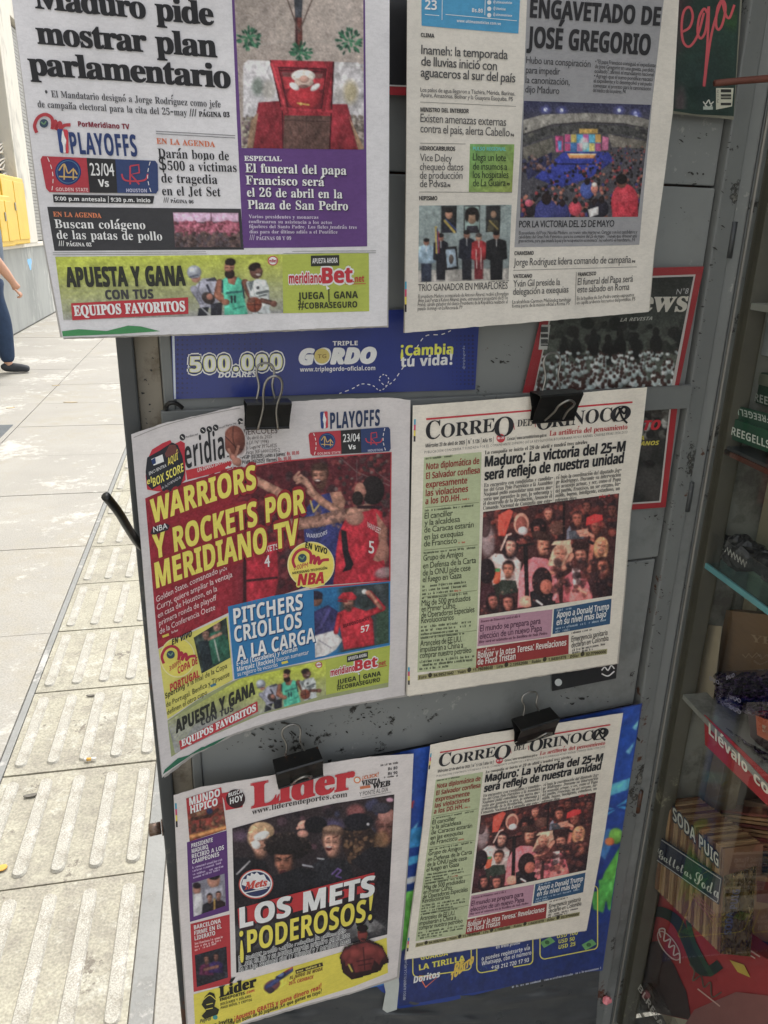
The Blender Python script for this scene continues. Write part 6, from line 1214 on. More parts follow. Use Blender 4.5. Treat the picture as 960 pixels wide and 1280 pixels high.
# red and black badge, title
s3.patch('red_band', [(232, 588), (262, 581), (290, 575)], [(234, 600), (262, 593), (290, 586)], RED_, lift=.0003)
s3.ngon('badge_red', [(184, 575), (190, 562), (203, 554), (213, 550), (216, 556), (226, 551), (231, 554), (232, 600), (214, 615), (196, 614), (184, 612), (182, 595)], (188, 36, 56), .0005)
s3.ngon('badge_black', [(184, 572), (200, 563), (215, 553), (222, 556), (228, 570), (231, 590), (226, 606), (212, 615), (203, 614), (200, 606), (190, 612), (184, 606), (182, 590)], (42, 44, 52), .0008)
s3.ngon('league_logo', [(189, 574), (203, 568), (205, 577), (192, 582)], (232, 230, 228), .0011); s3.ngon('league_logo', [(189, 575), (194, 572), (195, 579), (191, 581)], (38, 60, 110), .0013)
s3.ngon('badge_players', [(206, 567), (212, 556), (219, 556), (224, 566), (208, 572)], (110, 62, 58), .0011)
s3.text('badge_lettering', [('ENCUENTRA', 186.5, 594, 208, 583.5, 4)], (225, 225, 225), 's', 0, .0013); s3.text('badge_lettering', [('AQUÍ', 210, 582, 223, 574, 9)], (225, 205, 70), 'b', 0, .0013); s3.text('badge_lettering', [('el', 184, 606, 190, 603, 7), ('BOX SCORE', 191.5, 608.5, 229.5, 589, 10.5)], (232, 214, 80), 'b', .0, .0013); s3.text('badge_lettering', [('de la JORNADA', 202, 612, 226, 598, 3.6)], (200, 195, 200), 's', 0, .0013)
s3.text('masthead', [('eridiano', 232, 586, 304, 566, 35)], (42, 42, 46), 'b', .0, track=.015)
s3.text('lettering', [('UN DIARIO SIN PARAR', 247, 590.5, 288, 576.5, 5)], WHT, 's', .01, .0012)
# main picture
TL3, TR3, BR3, BL3 = (181.5, 623), (488.5, 566), (487, 725.5), (197.5, 811)
p = s3.photo('photo', [TL3, TR3, BR3, BL3], (92, 34, 44), step=1.0, lift=.0003, top=[TL3, (220, 606), (288, 587), (380, 574), TR3], bot=[BL3, (240, 788), (300, 759), (387, 733), BR3])
p.blobs(420, (300, 565, 490, 735), (2.2, 5), ((62, 34, 40), (95, 38, 46), (48, 34, 38), (120, 48, 54), (72, 52, 56), (135, 60, 62), (84, 30, 38)), op=.8, soft=2.5); p.blobs(90, (420, 568, 490, 640), (1.5, 3), ((52, 44, 46), (105, 92, 90), (70, 56, 56), (130, 60, 60))); p.line([(425, 572), (446, 590), (470, 600), (490, 608)], 1.2, (120, 112, 108), .7); p.line([(446, 575), (446, 600)], 1.2, (120, 112, 108), .6); p.line([(470, 590), (488, 602)], 1, (130, 120, 116), .7)
t_ = np.clip((330-p.X)/60, 0, 1); p.mixin(t_, (152, 30, 48)); p.ell(300, 610, 18, 9, (40, 34, 38), -.3, 8, .9); p.ell(312, 650, 24, 12, (64, 34, 42), -.3, 10, .7)
# white haired blue jersey player
p.line([(315, 598), (332, 607), (352, 617)], 11, (178, 128, 108)); p.line([(350, 617), (366, 628), (380, 640)], 12, (165, 115, 98)); p.poly([(378, 640), (396, 620), (412, 616), (424, 622), (430, 640), (418, 735), (376, 740), (382, 690)], (52, 56, 112)); p.line([(404, 624), (392, 640), (388, 626)], 2, (195, 170, 90)); p.ell(394, 655, 12, 13, (72, 82, 140)); p.ell(394, 655, 9, 10, (46, 56, 112)); p.line([(386, 652), (402, 652)], 1.2, (170, 160, 110)); p.poly([(412, 616), (426, 614), (432, 626), (428, 642), (418, 636)], (172, 122, 102)); p.line([(388, 614), (404, 628), (424, 640)], 10, (182, 130, 110)); p.line([(370, 598), (384, 604), (392, 616)], 8, (185, 135, 115)); 
for (a, b_) in (((368, 596), (374, 590)), ((369, 600), (376, 594)), ((371, 604), (380, 600)), ((376, 594), (384, 600))): p.line([a, b_], 2.6, (190, 140, 120))
p.head(399.5, 595, 13, (178, 122, 102), (62, 40, 36), tilt=-.05, beard=True, look=-.1); p.ell(399, 583.5, 10.6, 5, (70, 48, 42), 0, 2.5, .9); p.ell(397, 602, 4.6, 3, (70, 30, 32)); p.ell(397, 600.6, 3.2, 1, (215, 205, 200)); p.line([(380, 705), (420, 715)], 4, (60, 60, 120)); p.poly([(378, 700), (420, 705), (418, 745), (374, 748)], (48, 50, 104))
# arm and red jersey
p.line([(364, 656), (395, 652), (420, 646), (448, 640)], 15, (165, 120, 104)); p.blobs(46, (395, 636, 440, 660), (1.2, 3), ((115, 82, 76), (135, 98, 88), (98, 74, 72)), op=.7); p.poly([(436, 640), (462, 632), (478, 640), (478, 700), (466, 728), (418, 732), (420, 690), (424, 665)], (182, 32, 52)); p.ell(443, 646, 12, 11, (168, 120, 104), .3, 3); p.line([(436, 640), (450, 636), (460, 634)], 9, (172, 124, 106)); p.poly([(426, 662), (433, 664), (436, 690), (442, 705), (430, 734), (420, 734), (432, 706), (428, 688)], (36, 30, 38)); p.poly([(470, 640), (484, 660), (483, 690), (478, 705), (466, 700), (474, 680)], (168, 115, 98)); p.ell(479, 690, 7, 16, (160, 108, 94)); p.line([(458, 660), (462, 700)], 6, (150, 24, 42), .6, 5)
p.ell(466, 613, 14.5, 18, (36, 30, 32)); p.ell(450, 615, 7, 12, (165, 115, 98)); p.ell(447, 623, 7, 9, (40, 32, 32)); p.ell(455, 615, 3, 4, (150, 100, 88)); p.line([(448, 634), (476, 634)], 4, (50, 30, 38)); p.poly([(418, 718), (480, 700), (484, 727), (415, 742)], (175, 30, 50)); p.ell(480, 716, 12, 7, (150, 140, 140), -.2, 3, .8)
# player four
p.poly([(304, 684), (346, 676), (348, 725), (340, 760), (302, 768), (306, 725)], (168, 30, 50)); p.line([(306, 690), (306, 760)], 4, (60, 24, 34)); p.line([(308, 726), (346, 722)], 3, (60, 26, 34)); p.blobs(10, (350, 690, 375, 735), (3, 6), ((60, 30, 36), (110, 46, 52)))
t_ = np.clip((302-p.X)/22, 0, 1); p.mixin(t_, (152, 30, 48)); p.done(5)
s3.strokes('photo_frame', [[(290, 587.5), (350, 577), (420, 570.5), (489, 565.5), (488, 645), (487.4, 726), (440, 731), (387, 735)]], 1.6, (188, 50, 62), lift=.0006)
s3.text('jersey_lettering', [('ROCKETS', 318, 694, 348, 686.5, 7.5)], (215, 205, 205), 'b', -.01, lift=.0008); s3.text('jersey_lettering', [('4', 331, 709, 337.5, 708, 14)], (215, 210, 210), 's', .03, lift=.0008); s3.text('jersey_lettering', [('WARRIORS', 383, 671, 409, 667, 5, -3)], (190, 190, 205), 'b', 0, lift=.0008); s3.text('jersey_lettering', [('VANVLEET', 459, 659, 476, 668, 7)], (220, 205, 205), 's', .0, lift=.0008); s3.text('jersey_lettering', [('5', 461, 691, 467.5, 692, 15)], (220, 210, 210), 's', .03, lift=.0008)
YE = (228, 212, 72); OUT = (150, 34, 44)
HL = [('WARRIORS', 190.5, 654.5, 320, 610.5, 29.5, 2), ('Y ROCKETS POR', 193.5, 699, 381.5, 640.5, 30, 3), ('MERIDIANO TV', 196, 735, 373, 679.5, 31, 3)]
s3.text('headline_outline', HL, OUT, 'b', .105, lift=.0010); s3.text('headline', HL, YE, 'b', .03, lift=.0015)
s3.ngon('dark_pill', [(188, 667), (191, 659), (208, 654.5), (212, 657), (210, 662.5), (193, 668.5)], (52, 44, 54), .0017); s3.text('lettering', [('NBA', 192, 665.6, 209.4, 660.4, 7)], WHT, 's', .01, lift=.002)
s3.text('text_block', [('Golden State, comandado por', 195.5, 753, 285.4, 711.5, 7, 1.5), ('Curry, quiere ampliar la ventaja', 196.4, 763, 290.5, 721, 7, 1.5), ('en casa de Houston, en la', 197.6, 773, 271.5, 738.6, 7, 1), ('primera ronda de playoff', 199, 782.6, 270.6, 750, 7, 1), ('de la Conferencia Oeste', 199.8, 793, 269, 762, 7, 1)], (228, 205, 205), 's', .0, lift=.0010); s3.strokes('rule', [[(203, 796), (211, 793)]], 3, (215, 195, 60)); s3.dashes('page_note', [(213, 792.5, 222, 789, 3)], (215, 190, 190))
def live(cx, cy, r, t1, t2, yel=(228, 212, 80)):
    s3.ellipse('live_badge', cx, cy, r, r*.98, yel, lift=.0011, n=44)
s3.ellipse('live_badge', 388.7, 706, 29.5, 29, (225, 212, 150), lift=.0009, n=44); s3.ellipse('live_badge', 388.7, 706, 28, 27.6, (226, 208, 74), lift=.0011, n=44)
s3.text('badge_lettering', [('EN VIVO', 381.5, 684.5, 409, 693, 7.5)], (36, 34, 36), 'bi', .03, lift=.0015); meridiano_mark(s3, 386, 699.5, 18, (178, 34, 62), w=3.6, lift=.0014)
s3.text('badge_lettering', [('9:00PM', 367, 713, 385, 709, 6)], (178, 40, 62), 's', .01, lift=.0015); s3.text('badge_lettering', [('MERIDIANO TELEVISIÓN', 365.5, 718, 409, 711.5, 3)], (50, 40, 40), 'b', .01, lift=.0015)
s3.text('badge_outline', [('NBA', 372, 732, 404.5, 729, 14)], (228, 214, 90), 'bi', .12, lift=.0013); s3.text('badge_lettering', [('NBA', 372, 732, 404.5, 729, 14)], (188, 30, 46), 'bi', .04, lift=.0018)
# blue panel
CY = (36, 120, 176)
s3.patch('blue_panel', [(285.5, 758), (340, 745), (420, 732), (488, 726.5)], [(293.5, 849), (350, 833), (420, 818), (487.5, 806)], CY, lift=.0003)
p = s3.photo('photo', [(392, 738), (486, 728.5), (486, 803.5), (394, 822)], (30, 110, 165), lift=.0006); 
p.mixin(np.clip((p.X-420)/10, 0, 1), (58, 66, 70)); p.blobs(40, (430, 728, 486, 806), (3, 8), ((52, 60, 66), (72, 80, 84), (48, 58, 58)), soft=4); p.poly([(470, 765), (487, 760), (487, 805), (470, 808)], (60, 88, 66), .8, 6)
p.poly([(392, 765), (410, 756), (422, 764), (420, 790), (396, 800), (388, 790)], (58, 56, 104)); p.line([(412, 762), (400, 784), (392, 790)], 7, (66, 62, 112)); p.ell(394.6, 749, 8.5, 9, (120, 80, 66)); p.ell(394.6, 744, 9, 5.5, (44, 40, 60)); p.line([(387, 746), (402, 748)], 2, (36, 34, 50)); p.poly([(392, 795), (418, 788), (428, 800), (420, 812), (404, 822), (390, 824)], (205, 200, 200)); p.line([(398, 800), (414, 810)], 1, (120, 115, 130))
p.poly([(422, 766), (440, 758), (458, 764), (466, 775), (468, 806), (430, 812), (426, 790)], (190, 34, 52)); p.line([(458, 768), (478, 760), (462, 742)], 8, (185, 36, 52)); p.line([(476, 760), (464, 744), (460, 740)], 5, (180, 120, 100)); p.ell(455.6, 739.6, 3.4, 3.2, (225, 220, 215)); p.ell(460, 741, 3, 3, (190, 130, 110)); p.line([(424, 770), (420, 790)], 6, (175, 30, 46)); p.head(435, 752, 9.5, (185, 128, 108), (40, 30, 30), beard=True); p.poly([(422, 748), (428, 741), (440, 740), (446, 746), (444, 750), (430, 750)], (190, 34, 52)); p.line([(423, 751), (434, 752)], 2, (150, 24, 40)); p.done(5)
s3.text('jersey_lettering', [('57', 451, 791, 461.5, 788.5, 8)], (225, 215, 215), 'b', 0, lift=.001); s3.text('jersey_lettering', [('DIAMONDBACKS', 429, 785, 461, 775, 4.2)], (60, 24, 34), 'b', 0, lift=.001)
PH = [('PITCHERS', 292.5, 780.5, 378.4, 761.5, 19.5), ('CRIOLLOS', 293.5, 803, 377, 784, 19.5), ('A LA CARGA', 296.5, 826.5, 394, 802, 18)]
s3.text('headline_shade', [(t, a+1, b_+1.2, c+1, d+1.2, h) for t, a, b_, c, d, h in PH], (22, 70, 120), 'b', .03, lift=.0008); s3.text('headline', PH, WHT, 'b', .012, lift=.0013)
s3.text('text_block', [('E-Rod (Cascabeles) y Germán', 296, 832.5, 371.7, 813.5, 5.6), ('Márquez (Rockies)', 296.4, 839.5, 344, 827.5, 5.6)], WHT, 'b', -.01, lift=.0012); s3.text('text_block', [('buscan aumentar', 346, 827, 386, 817.6, 5.6), ('su registro de victorias', 297, 845.5, 347, 833, 5.6)], WHT, 's', -.0, lift=.0012); s3.strokes('rule', [[(352, 829), (360, 827)]], 3, (215, 200, 60), lift=.001); s3.strokes('panel_frame', [[(285.5, 758), (293.5, 849), (350, 833.5), (420, 818.5), (487.5, 806)]], 1.2, (45, 130, 195), lift=.0006)
# yellow panel
s3.patch('yellow_panel', [(198, 812), (240, 790), (284.6, 770)], [(209.4, 899), (250, 872), (291, 850)], (212, 204, 88), lift=.0003)
p = s3.photo('photo', [(242, 797), (283, 772), (288, 822), (252, 842)], (52, 62, 58), lift=.0006); p.blobs(50, (242, 772, 288, 842), (2, 5), ((44, 58, 54), (70, 84, 78), (36, 44, 44)), soft=3); p.head(271, 783, 7, (165, 120, 104), (34, 28, 28)); p.poly([(260, 792), (275, 788), (286, 800), (288, 824), (262, 832)], (40, 92, 74)); p.line([(258, 800), (276, 792)], 4, (165, 118, 100)); p.head(257, 793, 6, (155, 112, 98), (34, 28, 28)); p.poly([(248, 802), (260, 800), (266, 830), (254, 840)], (34, 44, 50)); p.line([(268, 800), (274, 826)], 1.6, (190, 190, 180)); p.done(6)
s3.ellipse('live_badge', 222, 822, 22, 25, (228, 216, 150), lift=.0009); s3.ellipse('live_badge', 222, 822, 20.5, 23.5, (222, 208, 74), lift=.0011); s3.text('badge_lettering', [('EN VIVO', 215, 806.5, 240, 795, 7)], (40, 38, 40), 'bi', .03, lift=.0015); meridiano_mark(s3, 221, 820, 17, (178, 34, 62), w=3.4, lift=.0014); s3.text('badge_lettering', [('3:00PM', 212, 839, 226, 830, 6)], (178, 40, 62), 's', .01, lift=.0016)
s3.text('badge_lettering', [('COPA DE', 222.5, 842.5, 247, 829.5, 8.5), ('PORTUGAL', 213, 864.5, 249.5, 846, 9)], (188, 40, 52), 'b', .02, lift=.0016)
s3.text('text_block', [('Sporting', 206.8, 873.5, 231, 860, 6.5)], (50, 50, 40), 'b', .0, lift=.001); s3.text('text_block', [('a la final de la Copa', 234, 858.6, 284, 834.6, 6.5), ('de Portugal. Benfica y Tirsense', 207.8, 884.5, 287, 845, 6.5), ('definen el otro cupo', 209, 894, 259, 868, 6.5)], (60, 60, 44), 's', .0, lift=.001); s3.strokes('rule', [[(263, 858), (270, 855)]], 3, (60, 120, 150))
# advert strip, following the curl of the page
def Xm(x, y):
    u = x/392; v = y/78
    t = poly_at([(209.4, 902), (250, 874), (292.5, 851), (345, 837), (403, 826), (450, 816), (487.5, 808)], np.array([u]))[0]; b_ = poly_at([(214, 945), (240, 928), (270, 916), (328, 891), (407, 872), (445, 864.5), (485.5, 857.5)], np.array([u]))[0]
    return tuple(t*(1-v)+b_*v)
s3.patch('ad_ground', [Xm(i*28, -2) for i in range(15)], [Xm(i*28, 80) for i in range(15)], (150, 158, 110), lift=.0002)
advert(s3, Xm, .66)
s3.ngon('green_wave', [(203.5, 968), (206, 962), (222, 948), (236, 944), (252, 934), (268, 931), (286, 919.5), (262, 930), (240, 942), (220, 955)], (34, 105, 78), .0006)
# the ball and hand breaking out of the title
p = s3.photo('photo_cutout', [(281, 528), (308, 526), (308, 582), (282, 586)], PW3, lift=.0018); bg_mask = None
p.C[:] = np.array(PW3, float)
p.ell(293, 551, 13.6, 19, (122, 68, 56)); p.ell(288, 545, 7, 9, (150, 88, 70), 0, 6, .7); p.ell(300, 558, 6, 9, (92, 50, 44), 0, 6, .6); p.line(spline([(281, 545), (288, 552), (296, 560), (304, 562)], 4), 1, (60, 34, 34)); p.line(spline([(292, 532), (291, 548), (297, 568)], 4), 1, (60, 34, 34)); p.line([(286, 562), (290, 572), (294, 578)], 3.4, (175, 120, 100)); p.line([(298, 558), (294, 572)], 3.4, (165, 110, 92)); p.line([(290, 570), (298, 580)], 7, (160, 105, 90)); p.ell(296, 577, 6, 5, (170, 115, 98))
me_o = p.done(3, 0, 0)
# keep only the painted points of the cut-out
bm = bmesh.new(); bm.from_mesh(me_o.data); cl = bm.verts.layers.float_color['Col']; pc = ink(PW3); dead = [f for f in bm.faces if all(np.abs(np.array(v[cl])[:3]-pc).sum() < .12 for v in f.verts)]; bmesh.ops.delete(bm, geom=dead, context='FACES'); bm.to_mesh(me_o.data); bm.free()

# ---------------- 4 and 5. the same paper hung twice
def correo(e, sh):
    K = (40, 40, 44); PK = (186, 138, 158); RD = (180, 44, 52)
    sh.strokes('rule', [[(532.7, 524), (790.7, 502.7)]], 2.2, (196, 44, 56)); sh.strokes('rule', [[(642, 529), (643, 537)], [(668.5, 526), (669.5, 534)]], .9, (190, 60, 66))
    T = lambda n, it, c, f='s', o=0, l=.0010, tr=-.02: sh.text(n, it, c, f, o, l, tr)
    T('masthead', [('C', 532, 549.6, 550, 547.6, 22.5), ('ORRE', 551, 547.5, 618, 539.6, 17), ('O', 617, 546.6, 641.5, 544, 24)], K, 'r', -.02)
    T('masthead', [('DEL', 646.5, 533.4, 665, 531.8, 8.5)], K, 'r', -.01); T('masthead', [('O', 670, 537.8, 690, 535.8, 21), ('RINOC', 689, 534.2, 764, 526.2, 17), ('O', 762, 528, 787.5, 525, 19)], K, 'r', -.02)
    sh.strokes('ribbon', [spline([(767, 527), (774, 515), (779, 509), (783, 511), (780, 517), (774, 510), (778, 522), (784, 529)], 5)], 2.6, (26, 26, 30), lift=.0014)
    T('lettering', [('La artillería del pensamiento', 686.7, 544.8, 784, 536.4, 6.4)], (188, 48, 54), 'r', .0)
    T('text_block', [('Miércoles 23 de abril de 2025 | N° 5.126 | Año 15 |', 532, 559.4, 616.7, 552.2, 4.6)], (60, 60, 62), 'b', -.01); T('text_block', [('Caracas | www.correodelorinoco.gob.ve', 634, 550.6, 683, 545.8, 3.8)], (60, 60, 62), 'b', -.01)
    sh.ellipse('price_disc', 626, 547.8, 5.4, 5.4, (196, 44, 56), lift=.0009); T('lettering', [('Bs 20', 622, 549.2, 630, 548.4, 3)], WHT, 'b', 0, .0014)
    T('text_block', [('PUBLICACIÓN CONCEBIDA Y FUNDADA POR EL COMANDANTE SUPREMO DE LA REVOLUCIÓN BOLIVARIANA HUGO RAFAEL CHÁVEZ FRÍAS 1954-2013', 530.7, 567, 784, 541.6, 3.2)], (105, 102, 100), 's', 0, .001, .08)
    T('text_block', [('La campaña se inicia el 29 de abril y tendrá tres niveles', 606, 568, 734, 554.6, 4.6)], (62, 60, 60), 'r', -.01)
    T('headline', [('Maduro: La victoria del 25-M', 606, 583.6, 781, 564, 13), ('será reflejo de nuestra unidad', 605.7, 600.4, 779, 578.6, 13)], K, 'b', .03, .001, -.03)
    Lb = ['En encuentro con candidatas y candida-', 'tos del Gran Polo Patriótico a la Asamblea', 'Nacional pidió consolidar una nueva ma-', 'yoría que garantice la paz, la soberanía y', 'el desarrollo de la Revolución. Anunció el', 'Comando Nacional de Campaña que esta-']
    Rb = ['rá bajo la coordinación del diputado Jor-', 'ge Rodríguez. Durante su intervención', 'les aconsejó actuar, y ser, como el Papa', 'del pueblo, Francisco, un ser cercano, hu-', 'milde, bueno, inteligente, estudioso, un', 'referente ético.']
    T('text_block', [(t, 605-i*.25, 609+i*5.7, 691-i*.3, 599.4+i*5.7, 4.8) for i, t in enumerate(Lb)], (92, 90, 88), 'r', -.02)
    T('text_block', [(t, 695-i*.25, 599+i*5.7, (776.7 if i < 5 else 724)-i*.5, (589.6 if i < 5 else 596)+i*5.7, 4.8) for i, t in enumerate(Rb)], (92, 90, 88), 'r', -.02); sh.strokes('rule', [[(693, 597), (691.4, 626)]], .5, (150, 148, 145))
    T('lettering', [('pág. 4', 749, 622, 762, 620.6, 3)], (190, 50, 56), 'b', .02)
    p = sh.photo('photo', [(604, 640), (774, 616.7), (765, 744.6), (599, 769.6)], (60, 36, 38), step=.95)
    # zoomed positions: u(x)=590+x/4.571, v(y)=600+y/4.571
    Z = lambda x, y: (590+x/4.571, 600+y/4.571)
    p.blobs(240, (600, 618, 774, 680), (2, 5), ((56, 34, 38), (92, 44, 42), (70, 36, 38), (36, 26, 32), (118, 58, 50), (44, 30, 34)), soft=2)
    def ZE(x, y, rx, ry, c, r=0, **k): a, b_ = Z(x, y); p.ell(a, b_, rx/4.571, ry/4.571, c, r, **k)
    def ZP(P_, c, **k): p.poly([Z(*q_) for q_ in P_], c, **k)
    def ZL(P_, w, c, **k): p.line([Z(*q_) for q_ in P_], w/4.571, c, **k)
    def ZH(x, y, r, **k): a, b_ = Z(x, y); p.head(a, b_, r/4.571*.84, **k)
    SK = (205, 128, 106)
    ZP([(150, 200), (215, 165), (235, 180), (190, 320), (150, 320)], (205, 72, 56)); ZE(90, 350, 40, 90, (165, 160, 165), 0, soft=4, op=.7); ZE(75, 270, 30, 60, (60, 40, 44), op=.8)
    ZH(435, 195, 36, skin=SK, hair=(120, 70, 66)); ZH(600, 220, 44, skin=(180, 105, 86), hair=(58, 36, 36)); ZP([(540, 290), (560, 260), (580, 330), (540, 340)], (120, 130, 150)); ZH(655, 150, 36, skin=(110, 62, 54), hair=(40, 26, 30)); ZH(800, 170, 40, skin=(105, 62, 56), hair=(30, 24, 28)); ZH(705, 270, 46, skin=(138, 78, 66), hair=(110, 30, 36)); ZP([(650, 262), (655, 215), (700, 194), (745, 200), (748, 230), (700, 245)], (205, 44, 48)); ZE(485, 275, 46, 40, (82, 56, 50)); ZE(300, 140, 30, 30, (110, 48, 46))
    ZE(282, 250, 44, 62, (205, 150, 130)); ZE(282, 255, 32, 48, (130, 74, 66)); ZE(290, 290, 28, 24, (190, 190, 195)); ZE(380, 270, 46, 52, (34, 24, 28)); ZH(370, 282, 30, skin=(150, 82, 70), hair=(34, 24, 28), smile=True)
    ZP([(90, 450), (130, 420), (240, 430), (280, 470), (270, 620), (120, 610)], (196, 186, 184)); ZP([(130, 500), (165, 510), (160, 600), (120, 590)], (225, 92, 56)); ZP([(130, 505), (160, 505), (160, 525), (130, 525)], (70, 150, 90)); ZH(220, 378, 52, skin=(222, 158, 138), hair=(34, 26, 32), long=True, smile=True, tilt=.15); ZL([(165, 400), (200, 315), (222, 308)], 10, (235, 190, 180))
    ZP([(270, 540), (300, 470), (350, 440), (430, 450), (480, 520), (500, 700), (260, 730)], (222, 118, 128)); ZL([(360, 460), (400, 560)], 14, (190, 90, 104), op=.7, soft=3); ZH(405, 372, 56, skin=(214, 138, 112), hair=(52, 34, 34), tilt=.1, look=.2); ZL([(415, 395), (440, 392)], 9, (40, 26, 28)); ZE(395, 318, 56, 26, (56, 38, 36), .25)
    ZP([(430, 490), (460, 400), (500, 350), (560, 350), (575, 400), (560, 470), (520, 500)], (214, 176, 148)); ZH(503, 425, 50, skin=(208, 134, 112), hair=(150, 112, 92), smile=True, tilt=.1); ZP([(452, 372), (470, 350), (565, 342), (562, 378), (520, 372)], (222, 190, 160)); ZL([(450, 530), (530, 500), (570, 430)], 30, (205, 134, 112))
    ZP([(520, 560), (600, 500), (680, 560), (690, 680), (520, 700)], (190, 92, 104)); ZH(622, 432, 54, skin=(205, 132, 110), hair=(44, 30, 32), smile=True, beard=True, tilt=-.12); ZE(618, 372, 50, 24, (44, 28, 30), -.1); ZL([(690, 330), (680, 420), (668, 520)], 26, (160, 92, 78)); ZL([(640, 290), (690, 320)], 22, (208, 138, 116)); ZL([(668, 350), (690, 362)], 18, (34, 28, 34)); ZP([(552, 290), (628, 286), (640, 335), (558, 340)], (66, 74, 84)); 
    for i in range(4): ZL([(600+6*i, 292+9*i), (660, 282+12*i)], 9, (205, 140, 118))
    ZH(738, 378, 50, skin=(208, 140, 112), hair=(190, 140, 96), long=True, smile=True, tilt=.1); ZP([(690, 560), (720, 500), (800, 480), (805, 660), (700, 660)], (38, 28, 34)); ZH(748, 492, 52, skin=(178, 104, 84), hair=(48, 30, 32), long=True, smile=True, tilt=-.2)
    ZL([(525, 130), (525, 330)], 12, (28, 22, 26)); ZL([(305, 380), (315, 665)], 24, (26, 22, 26)); ZL([(270, 375), (350, 365)], 14, (30, 26, 28)); ZE(310, 695, 40, 34, (226, 150, 128))
    ZP([(150, 590), (170, 570), (250, 575), (265, 640), (180, 660), (150, 640)], (44, 54, 48)); ZH(207, 510, 50, skin=(190, 122, 98), hair=(34, 26, 28), tilt=.05); ZE(85, 520, 48, 72, (34, 26, 32)); ZE(95, 670, 60, 75, (56, 32, 40)); ZH(120, 690, 46, skin=(160, 96, 84), hair=(30, 22, 28), long=True); ZH(205, 700, 48, skin=(184, 112, 96), hair=(34, 24, 30), long=True); ZP([(150, 590), (160, 640), (150, 700), (120, 600)], (40, 44, 40))
    ZP([(330, 640), (380, 620), (470, 650), (480, 725), (340, 735)], (30, 28, 34)); ZE(400, 580, 58, 82, (38, 28, 32)); ZE(425, 610, 36, 42, (160, 92, 76)); ZL([(370, 690), (400, 712)], 12, (225, 215, 215)); ZL([(470, 560), (492, 610), (470, 680)], 24, (224, 128, 138)); ZL([(500, 570), (480, 650)], 14, (228, 150, 140))
    ZP([(572, 505), (618, 500), (622, 590), (580, 605)], (226, 205, 205)); ZE(598, 560, 14, 16, (190, 160, 165)); ZP([(560, 630), (620, 590), (680, 640), (680, 690), (560, 700)], (206, 120, 118)); ZL([(590, 610), (650, 650)], 20, (214, 142, 122)); ZP([(650, 540), (700, 520), (715, 660), (690, 668)], (52, 34, 38)); p.blobs(70, (690, 700, 765, 745), (2, 5), ((34, 26, 32), (52, 34, 38), (90, 50, 48)), soft=2, op=.7); p.blobs(160, (600, 620, 770, 768), (.8, 1.6), ((240, 170, 150), (36, 24, 28), (200, 96, 84)), op=.35); p.C = np.clip(p.C*np.array([1.2, 1.08, 1.06])+6, 0, 250); p.done(6)
    # left column
    sh.patch('green_column', [(530, 571.7), (602, 565)], [(521.7, 840.5), (595.2, 834)], (180, 190, 148), lift=.0003)
    yc = lambda y, x: y-(x-530)*.105
    def L(x0, y0, x1): return (x0, y0, x1, y0-(x1-x0)*.112)
    HR = [('Nota diplomática de', 532.7, 587.2, 599), ('El Salvador confiesa', 532.5, 599, 599.6), ('expresamente', 532.2, 610, 584), ('las violaciones', 532, 620.6, 585), ('a los DD.HH.', 531.6, 630.6, 576)]
    T('headline', [(t, *L(a, b_, c), 8) for t, a, b_, c in HR], (150, 52, 46), 'b', -.014, .001, -.03)
    HK = [('El canciller', 530.7, 648.6, 566), ('y la alcaldesa', 530.5, 657.2, 575), ('de Caracas estarán', 530.2, 666, 592), ('en las exequias', 530, 675, 579), ('de Francisco', 529.8, 683.4, 571), ('Grupo de Amigos', 529, 701.2, 579), ('en Defensa de la Carta', 528.6, 711, 595), ('de la ONU pide cese', 528.4, 719.8, 588), ('el fuego en Gaza', 528.2, 728, 577), ('Más de 500 graduados', 527, 757.6, 588), ('en Primer Curso', 526.8, 765, 569), ('de Operadores Especiales', 526.6, 772.6, 593), ('Revolucionarios', 526.4, 779.4, 567), ('Aranceles de EE.UU.', 525.2, 808, 577), ('impulsarán a China a', 525, 815.6, 579), ('comprar nuestro petróleo', 524.8, 823, 589)]
    T('headline', [(t, *L(a, b_, c), 7.4) for t, a, b_, c in HK], (52, 58, 44), 's', .006, .001, -.03)
    sh.dashes('small_print', [(532, 574.6, 566, 571, 3), (531, 639.6, 592, 633, 3), (529.6, 692.6, 594, 685.6, 3), (528, 734.6, 582, 729, 3.4), (528, 739.4, 584, 733.6, 3.4), (527.8, 744.2, 566, 740, 3.4), (527.4, 749, 584, 743, 3), (526.4, 785.2, 590, 778.4, 3.4), (526.2, 789.8, 590, 783, 3.4), (526, 794.4, 572, 789.6, 3.4), (525.8, 799, 580, 793, 3), (524.6, 829, 592, 821.6, 3.4), (524.4, 833.4, 590, 826.2, 3.4), (524.2, 837.8, 560, 834, 3.4)], (84, 92, 72)); sh.dashes('page_note', [(578, 625.4, 586, 624.6, 2.6), (573, 679.4, 581, 678.6, 2.6), (568, 740, 576, 739, 2.6)], (200, 80, 60))
    sh.strokes('rule', [[(531, 634.6), (599, 628)], [(529.6, 688), (597, 681)], [(528, 746.6), (596, 738)], [(526, 797), (596, 788)]], .5, (110, 118, 90))
